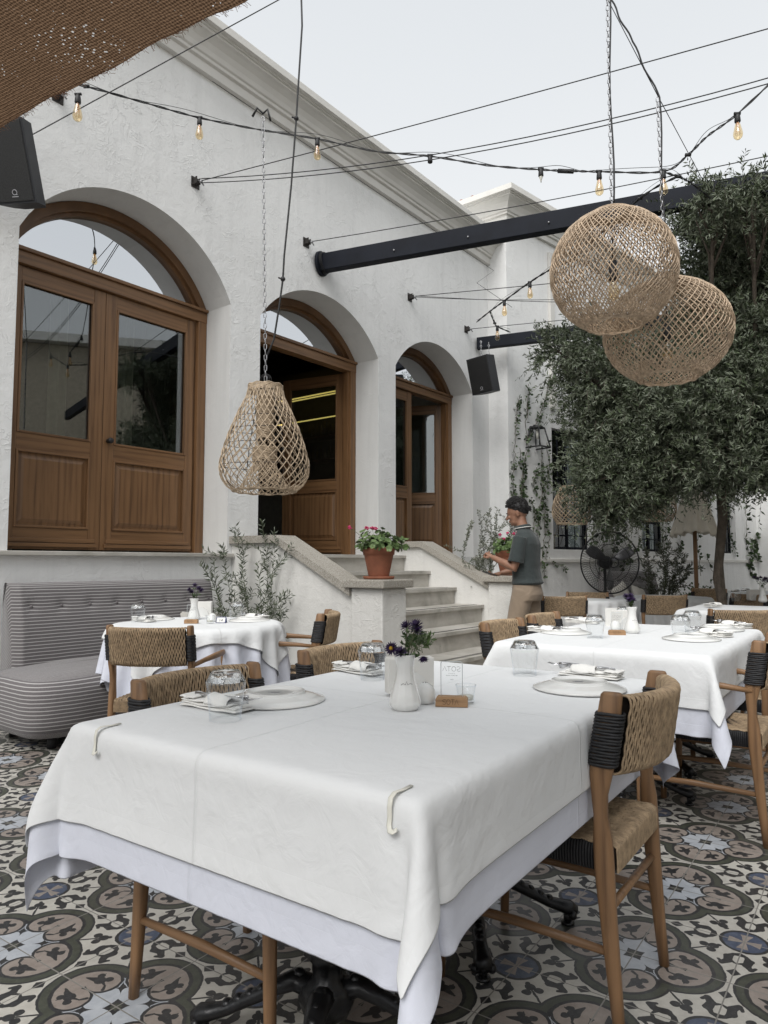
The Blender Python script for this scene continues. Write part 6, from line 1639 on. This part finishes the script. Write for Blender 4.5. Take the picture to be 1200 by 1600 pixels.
# round salt shaker
def make_shaker():
    o = thing('salt_shaker', 'x', 'shaker', (0, 0, 0), 0, 'round white salt shakers'); b = MB(); b.lathe([(.024, 0), (.029, .006), (.0305, .018), (.028, .034), (.021, .047), (.010, .054), (0, .0555)], 28); b.build('shaker_body', PORC, o)
    b = MB()
    for k in range(5): b.ball((.006*math.cos(k*1.26), .006*math.sin(k*1.26), .0552), .0011, 6, 0, 4)
    b.build('holes', BLACK, o); return o
sk = make_shaker()
inst(sk, atz(664, 1098, TZ), 0, 'round white salt shaker between vase and sign on the front table'); inst(sk, atz(331, 971, TZ), 0, 'round white shaker on the round table by the sofa'); inst(sk, atz(962, 984, TZ), 0, 'round white shaker on the second table')
# candle glass
def make_candle():
    o = thing('candle_glass', 'x', 'candle glass', (0, 0, 0), 0, 'small clear candle glasses'); b = MB(); b.lathe([(0, .001), (.0225, .001), (.0235, .004), (.0265, .042), (.0295, .048), (.0285, .0495), (.0252, .042), (.022, .008), (0, .007)], 30, cap=False); b.build('glass_cup', CLEAR, o)
    b = MB(); b.lathe([(0, .009), (.0205, .009), (.0212, .020), (0, .020)], 24); b.build('wax', CREAM, o); return o
cg = make_candle(); inst(cg, atz(728, 1098, TZ), 0, 'clear candle glass behind the wooden sign block on the front table'); inst(cg, atz(328, 974, TZ), 0, 'clear candle glass on the round table by the sofa')
# sign block with clear acrylic plate and lettering
def text_mesh(name, txt, size, mat, parent, loc, rot, mirror=False, ext=.0002, align='CENTER', space=1.0):
    cu = bpy.data.curves.new(name, 'FONT'); cu.body = txt; cu.size = size; cu.extrude = ext; cu.align_x = align; cu.space_character = space
    t = bpy.data.objects.new(name, cu); COL.objects.link(t); dg = bpy.context.evaluated_depsgraph_get(); me = bpy.data.meshes.new_from_object(t.evaluated_get(dg)); me.name = name
    bpy.data.objects.remove(t); me.materials.clear(); me.materials.append(mat); o = bpy.data.objects.new(name, me); link(o, parent); o.location = loc; o.rotation_euler = rot
    if mirror: o.scale = (-1, 1, 1)
    return o
PRINT = simple('dark grey print', (.09, .09, .09), .6, bump=0); BURN = simple('burnt lettering', (.07, .04, .022), .8, bump=0)
def letters_thin(parent, word, w, h, t, loc, mat, mirror=False, name='lettering', y=0):
    """thin single stroke capitals S O T A"""
    b = MB(); x = 0; gap = w * .22
    for ch in word:
        if ch == 'S': pts = [(w*.95, h*.88), (w*.6, h), (w*.2, h*.92), (w*.08, h*.72), (w*.3, h*.54), (w*.7, h*.46), (w*.93, h*.26), (w*.8, h*.06), (w*.4, 0), (w*.03, h*.12)]
        elif ch == 'O': pts = [(w*.5 + w*.5*math.cos(q), h*.5 + h*.5*math.sin(q)) for q in np.linspace(0, 2*PI, 20)]
        elif ch == 'T': pts = None; segs = [[(0, h), (w, h)], [(w*.5, h), (w*.5, 0)]]
        elif ch == 'A': pts = None; segs = [[(0, 0), (w*.5, h), (w, 0)]]
        for sg in ([pts] if pts else segs): b.tube([((-1 if mirror else 1) * (x + p[0]), y, p[1]) for p in sg], t, 4)
        x += w + gap * (.3 if ch == 'T' else 1)
    tot = x - gap; b.v = [(vx - (-1 if mirror else 1) * tot / 2, vy, vz) for vx, vy, vz in b.v]
    o = b.build(name, mat, parent); o.location = loc; return o
def make_sign():
    o = thing('table_sign', 'x', 'sign', (0, 0, 0), 0, 'acrylic table signs in wooden blocks'); b = MB()
    b.prism([(-.043, 0), (.043, 0), (.043, .020), (.037, .026), (-.037, .026), (-.043, .020)], -.016, .016); bk = b.build('wood_block', BLOCK, o, bevel=.0015)
    letters_thin(bk, 'SOTA', .0095, .0135, .00045, (-.003, -.0163, .0065), BURN, name='block_lettering')
    b = MB(); n = 8; r = .006; w, h0, h1 = .029, .012, .118
    pts = [(-w, h0), (w, h0)] + [(w - r + r*math.cos(t), h1 - r + r*math.sin(t)) for t in np.linspace(0, PI/2, n)] + [(-w + r + r*math.cos(t), h1 - r + r*math.sin(t)) for t in np.linspace(PI/2, PI, n)]
    b.prism(pts, -.0015, .0015); ac = b.build('acrylic_plate', CLEAR, o)
    b = MB(); b.tube([(p[0], 0, p[1]) for p in pts[1:] + [pts[0]]], .0011, 5); b.build('plate_edge', simple('frosted edge', (.62, .65, .66), .3, bump=0), o)
    letters_thin(ac, 'SOTA', .0108, .0125, .00045, (0, .0022, .092), PRINT, True, 'plate_lettering')
    text_mesh('small_print', 'A L A N Y A', .0035, PRINT, ac, (0, .0022, .0845), (R_(90), 0, 0), True); text_mesh('small_print', 'RESTAURANT GARDEN', .0030, PRINT, ac, (0, .0022, .0795), (R_(90), 0, 0), True)
    text_mesh('small_print', 'MENU', .0032, PRINT, ac, (0, .0022, .069), (R_(90), 0, 0), True); return o
sg = make_sign(); sg.location = atz(706, 1103, TZ); inst(sg, atz(706, 1103, TZ), R_(-9), 'wooden block engraved SOTA with a clear upright plate on the front table')
inst(sg, atz(964, 992, TZ), R_(-4), 'wooden block sign with clear plate on the second table'); inst(sg, atz(299, 974, TZ), R_(-2), 'wooden block sign with clear plate on the round table by the sofa')
# table number card on the round table
o = thing('table_number', 'small white tent card reading 14 on the round table', 'number card', atz(346, 973, TZ), R_(-4)); b = MB(); b.prism([(-.0, .038), (-.022, 0), (.022, 0)], -.032, .032, axis='x'); b.build('card', simple('blue rimmed card', (.06, .07, .16), .6, bump=0), o)
b = MB(); sl_ = math.atan2(.022, .038)
b.add([(-.027, -.0205, .004), (.027, -.0205, .004), (.027, -.0035, .0335), (-.027, -.0035, .0335)], [(0, 1, 2, 3)]); b.build('card_face', PAPER, o)
text_mesh('number', '14', .026, BLACK, o, (0, -.0180, .0095), (R_(90) - sl_, 0, 0))
# printed menu standing on the second table
o = thing('menu_card', 'white printed menu card standing behind the glass on the second table', 'menu', atz(958, 978, TZ), R_(10)); b = MB(); b.box(-.05, .05, -.001, .001, 0, .11); b.build('card', PAPER, o)
letters_thin(o, 'SO', .016, .022, .0008, (.012, -.0022, .055), PRINT, name='menu_lettering')
# cloth clips
def clip(x, y, label):
    pz = atz(x, y, TOPZ); a_ = (pz.x * DT.x + pz.y * DT.y); bb_ = pz.x * NT.x + pz.y * NT.y
    c = T(1.735 - ML/2, bb_, TOPZ); o = thing('tablecloth_clip', label, 'clip', c, TROT, 'cream clips holding the tablecloth')
    b = MB(); b.tube([(.055, 0, .0075), (.03, 0, .0072), (.004, 0, .009), (-.008, 0, .003), (-.0115, 0, -.012), (-.011, 0, -.028), (-.013, 0, -.040), (-.018, -.005, -.046), (-.020, -.013, -.046), (-.018, -.019, -.041)], [(.0050, .0014)] * 10, 8)
    b.build('clip_band', CREAM, o)
clip(180, 1137, 'cream clip on the front edge of the front table, the left one'); clip(612, 1249, 'cream clip on the front edge of the front table, close to the near corner')
# ================================================================== the waiter (local: faces +X, y to his left, feet at origin)
SKIN = NT_('skin'); SKIN.base(SKIN.ramp(SKIN.noise(SKIN.coord(), 14, 4), [(.3, (.23, .115, .072)), (.7, (.31, .165, .108))])); SKIN.b.inputs['Roughness'].default_value = .5; SKIN.b.inputs['Subsurface Weight'].default_value = .08; SKIN.b.inputs['Subsurface Radius'].default_value = (.02, .008, .004); SKIN = SKIN.m
def cloth_simple(name, col, sc):
    a = NT_(name); v = a.coord(); n = a.noise(v, sc, 3, .5, .8); f = a.noise(v, 500, 2)
    a.base(a.ramp(n, [(.3, tuple(x * .9 for x in col)), (.7, tuple(x * 1.1 for x in col))])); a.b.inputs['Roughness'].default_value = .92; a.b.inputs['Sheen Weight'].default_value = .15
    a.bump(a.math('ADD', n, a.math('MULTIPLY', f, .02)), .55, .035); return a.m
SHIRT = cloth_simple('dark green knit', (.034, .043, .043), 6); TROUS = cloth_simple('khaki cotton', (.26, .20, .145), 5)
HAIR = simple('black hair', (.008, .007, .007), .55, vary=.5, nscale=50, bump=1, bscale=90, bdist=.01)
mp = atY(822, 900, 6.75); MX = Vector((mp.x, 6.75, 0))
man = thing('person', 'dark haired waiter in grey polo shirt and khaki trousers, head bent, by the stairs', 'person', MX, R_(152))
HP_ = Vector((.03, 0, 1.53)); HROT = Matrix.Translation(HP_) @ Matrix.Rotation(R_(15), 4, 'Y') @ Matrix.Rotation(R_(6), 4, 'Z') @ Matrix.Translation(-HP_)
def hd(p): return HROT @ Vector(p)
def ell(b, c, r, n=20, k=14, M=None):
    vs0 = len(b.v); b.ball(c, 1, n, 0, k, r)
    if M is not None: b.v[vs0:] = [tuple(M @ Vector(p)) for p in b.v[vs0:]]
def loft(b, rings, n=22, e=.9):   # (x,y,z,rx,ry) horizontal rings
    b.post(rings, n, 0, e)
def remesh(o, vs, sm=4):
    m = o.modifiers.new('r', 'REMESH'); m.mode = 'VOXEL'; m.voxel_size = vs; m.use_smooth_shade = True
    if sm: q = o.modifiers.new('s', 'SMOOTH'); q.factor = .5; q.iterations = sm
    return o
def hand(b, wrist, d, up, thumb_side, curl):
    """palm, four unequal fingers and a thumb; d forearm direction, up back of the hand"""
    d = Vector(d).normalized(); up = (Vector(up) - d * Vector(up).dot(d)).normalized(); s = d.cross(up).normalized() * thumb_side
    w = Vector(wrist); pc = w + d * .045
    b.tube([w, w + d * .03, w + d * .065, w + d * .088], [(.022, .018), (.032, .017), (.038, .015), (.036, .012)] if abs(frame_from(d)[0].dot(s)) > .7 else [(.018, .022), (.017, .032), (.015, .038), (.012, .036)], 12)
    for k, (L, off) in enumerate(((.068, .029), (.078, .010), (.073, -.010), (.058, -.028))):
        p = w + d * .082 + s * off; a_ = curl; q = [p]; dr = d.copy()
        for seg in (.42, .32, .26):
            dr = (dr * math.cos(a_) - up * math.sin(a_)).normalized() if True else dr
            upn = (up * math.cos(a_) + d * math.sin(a_)).normalized(); q.append(q[-1] + dr * L * seg)
            a_ = curl * .9
            up_, d_ = upn, dr; up = up  # keep the palm frame
            dr = (dr * math.cos(a_ * .6) - up * math.sin(a_ * .6)).normalized()
        b.tube(q, [.0095, .009, .008, .0065], 8)
    t0 = w + d * .028 + s * .026; b.tube([t0, t0 + s * .018 + d * .022, t0 + s * .020 + d * .045 - up * .012, t0 + s * .010 + d * .062 - up * .022], [.013, .011, .010, .008], 8)
# --- body
b = MB()
loft(b, [(0, 0, .86, .10, .15), (0, 0, .98, .098, .143), (.01, 0, 1.12, .10, .15), (.005, 0, 1.28, .11, .168), (-.005, 0, 1.38, .10, .175), (0, 0, 1.43, .075, .14), (.012, 0, 1.47, .058, .075), (.028, 0, 1.51, .053, .056), (.045, 0, 1.56, .052, .054), (.05, 0, 1.60, .05, .052)])
for c, r in [((.045, 0, 1.655), (.098, .077, .095)), ((.078, 0, 1.615), (.062, .062, .085)), ((.088, 0, 1.565), (.050, .050, .042)), ((.115, 0, 1.548), (.024, .028, .020)), ((.108, 0, 1.665), (.034, .052, .030)),
             ((.128, .032, 1.612), (.016, .022, .02)), ((.128, -.032, 1.612), (.016, .022, .02)), ((.142, 0, 1.580), (.010, .023, .007)), ((.139, 0, 1.570), (.010, .020, .007)), ((.134, 0, 1.652), (.014, .045, .008))]: ell(b, c, r, M=HROT)
b.tube([hd((.137, 0, 1.650)), hd((.150, 0, 1.630)), hd((.163, 0, 1.610)), hd((.150, 0, 1.600))], [.009, .0105, .0135, .011], 10)
for sy in (-1, 1):
    ell(b, (.035, sy * .079, 1.622), (.019, .009, .032), M=HROT); ell(b, (.028, sy * .086, 1.634), (.012, .006, .018), M=HROT)
# arms
LS, LE, LW = Vector((-.005, .185, 1.375)), Vector((.045, .215, 1.105)), Vector((.275, .150, 1.205))
RS, RE, RW = Vector((.0, -.185, 1.375)), Vector((.05, -.225, 1.11)), Vector((.265, -.07, 1.055))
for S_, E1, W1 in ((LS, LE, LW), (RS, RE, RW)):
    b.tube([S_, S_.lerp(E1, .35), S_.lerp(E1, .8), E1, E1.lerp(W1, .25), E1.lerp(W1, .7), W1], [.052, .048, .042, .040, .041, .031, .025], 14)
hand(b, LW, (LW - LE).normalized() + Vector((0, -.15, .12)), (.1, .6, .8), -1, .75)
hand(b, RW, (RW - RE).normalized() + Vector((0, .1, 0)), (.1, -.3, -1), 1, .45)
# legs, mid step
LEGS = [((.0, .085, .90), (.10, .088, .50), (.16, .088, .085), (.26, .092, .03)), ((.0, -.085, .90), (-.03, -.088, .50), (-.17, -.085, .10), (-.08, -.09, .03))]
for hp_, kn_, an_, to_ in LEGS:
    hp_, kn_, an_, to_ = map(Vector, (hp_, kn_, an_, to_)); b.tube([hp_, hp_.lerp(kn_, .5), kn_, kn_.lerp(an_, .35), an_], [.085, .072, .054, .055, .036], 14); b.tube([an_, an_.lerp(to_, .5), to_], [.036, .036, .028], 10)
remesh(b.build('body', SKIN, man), .0055, 3)
# --- eyes and brows
for sy in (-1, 1):
    b = MB(); ell(b, (.1335, sy * .030, 1.634), (.007, .009, .0045), 12, 8, HROT); b.build('eye', simple('eye white', (.20, .18, .16), .3, bump=0), man)
    b = MB(); b.tube([hd((.142, sy * .014, 1.653)), hd((.146, sy * .030, 1.658)), hd((.132, sy * .048, 1.653))], [.004, .005, .003], 6); b.build('eyebrow', HAIR, man)
# --- hair: skull cap with fuller top
b = MB(); HC = Vector((.035, 0, 1.668))
def hr(u, v):
    t = 2 * PI * u; lat = v * PI * .5        # v=0 crown .. 1 hairline
    cx, sx = math.cos(t), math.sin(t); front = max(0, cx)
    low = 1.0 + .42 * max(0, -cx) + .12 * (1 - front); a_ = min(lat * (low if v > 0 else 1), 2.25) * (1 - .27 * front * v)
    rr = 1 + .05 * math.sin(t * 9 + v * 7) * .4 + .03 * math.sin(t * 23) * v
    th = 1.0 - .14 * v ** 2 * (.6 + .4 * front)
    x, y, z = math.sin(a_) * cx * .112 * rr * th, math.sin(a_) * sx * .089 * rr * th, math.cos(a_) * .110 * rr * th
    return tuple(HROT @ (HC + Vector((x + .006 * front * (1 - v), y, z))))
b.grid(hr, 56, 20, cu=True)
for i in range(800):
    t = rng.uniform(0, 2*PI); v = rng.uniform(0, .78); p = Vector(hr(t / (2*PI), v)); c = HROT @ HC; d = (p - c).normalized(); f_ = Vector((1, rng.normal() * .4, .25 + rng.normal() * .3)); dd = (d * .5 + f_ * (.8 if v < .6 else .1) + Vector((0, 0, -.5 if v > .6 else 0))).normalized()
    b.tube([p - d * .006, p + d * .004 + dd * .010, p + d * .003 + dd * .027], [.005, .0038, .001], 5)
hr_o = b.build('hair', HAIR, man)
# --- polo shirt
b = MB()
loft(b, [(-.005, 0, .945, .125, .170), (-.016, 0, .965, .145, .186), (-.012, 0, 1.00, .132, .174), (-.002, 0, 1.10, .124, .172), (-.002, 0, 1.22, .128, .184), (-.008, 0, 1.33, .124, .192), (-.010, 0, 1.395, .102, .178), (-.002, 0, 1.435, .080, .135), (.010, 0, 1.465, .066, .086), (.018, 0, 1.48, .062, .070)], 30, .88)
for S_, E1 in ((LS, LE), (RS, RE)):
    b.tube([S_ + Vector((0, 0, .02)), S_.lerp(E1, .3), S_.lerp(E1, .55), S_.lerp(E1, .80)], [.064, .068, .070, .072], 16)
remesh(b.build('polo_shirt', SHIRT, man), .008, 4)
b = MB()
cpts = [Vector((.022 + .066 * math.cos(t), .068 * math.sin(t), 1.492 + .012 * math.cos(t + PI))) for t in np.linspace(.45, 2*PI - .45, 30)]
b.tube(cpts, [(.010, .020)] * 30, 8); b.build('collar', SHIRT, man)
b = MB(); b.tube([Vector((.022 + .086 * math.cos(t), .088 * math.sin(t), 1.484 + .012 * math.cos(t + PI))) for t in np.linspace(.5, 2*PI - .5, 30)], .0035, 6); b.build('collar_stripe', PAPER, man)
for S_, E1 in ((LS, LE), (RS, RE)):
    c = S_.lerp(E1, .78); d = (E1 - S_).normalized(); a_, c2_ = frame_from(d); b = MB(); b.tube([c + a_ * .0725 * math.cos(t) + c2_ * .0725 * math.sin(t) for t in np.linspace(0, 2*PI, 28, endpoint=False)], .004, 6, closed=True); b.build('sleeve_cuff', SHIRT, man)
# --- trousers
b = MB()
loft(b, [(-.005, 0, .985, .114, .158), (-.006, 0, .93, .130, .175), (-.014, 0, .86, .140, .184), (-.006, 0, .80, .13, .18)], 26, .9)
for (hp_, kn_, an_, to_) in LEGS:
    hp_, kn_, an_, to_ = map(Vector, (hp_, kn_, an_, to_)); b.tube([hp_ - Vector((0, 0, .0)), hp_.lerp(kn_, .45), kn_, kn_.lerp(an_, .5), an_ + Vector((0, 0, .01))], [.104, .098, .082, .076, .072], 18)
remesh(b.build('trousers', TROUS, man), .009, 4)
b = MB(); b.tube([(.117 * math.cos(t) - .005, .161 * math.sin(t), .972) for t in np.linspace(0, 2*PI, 40, endpoint=False)], [(.014, .005)] * 40, 6, closed=True); b.build('waistband', TROUS, man)
for (hp_, kn_, an_, to_) in LEGS:
    an_, to_ = Vector(an_), Vector(to_); b = MB(); ell(b, (an_ + to_) / 2 + Vector((.0, 0, 0)), (.145, .048, .045)); ell(b, an_ + Vector((-.01, 0, -.02)), (.06, .042, .05)); o = b.build('shoe', simple('dark leather shoe', (.03, .022, .018), .4), man); remesh(o, .009, 2)
# phone in his right hand
q = RW + (RW - RE).normalized() * .10 + Vector((.01, .03, .015)); o = thing('smartphone', 'dark phone held low in the waiter right hand', 'phone', MX + Matrix.Rotation(R_(152), 3, 'Z') @ q, R_(163), rot=(R_(12), R_(-15), R_(150)))
b = MB(); b.box(-.07, .07, -.035, .035, -.004, .004); b.build('phone_body', BLACK, o, bevel=.003); b = MB(); b.box(-.066, .066, -.032, .032, .0042, .0048); b.build('screen', BOT, o)
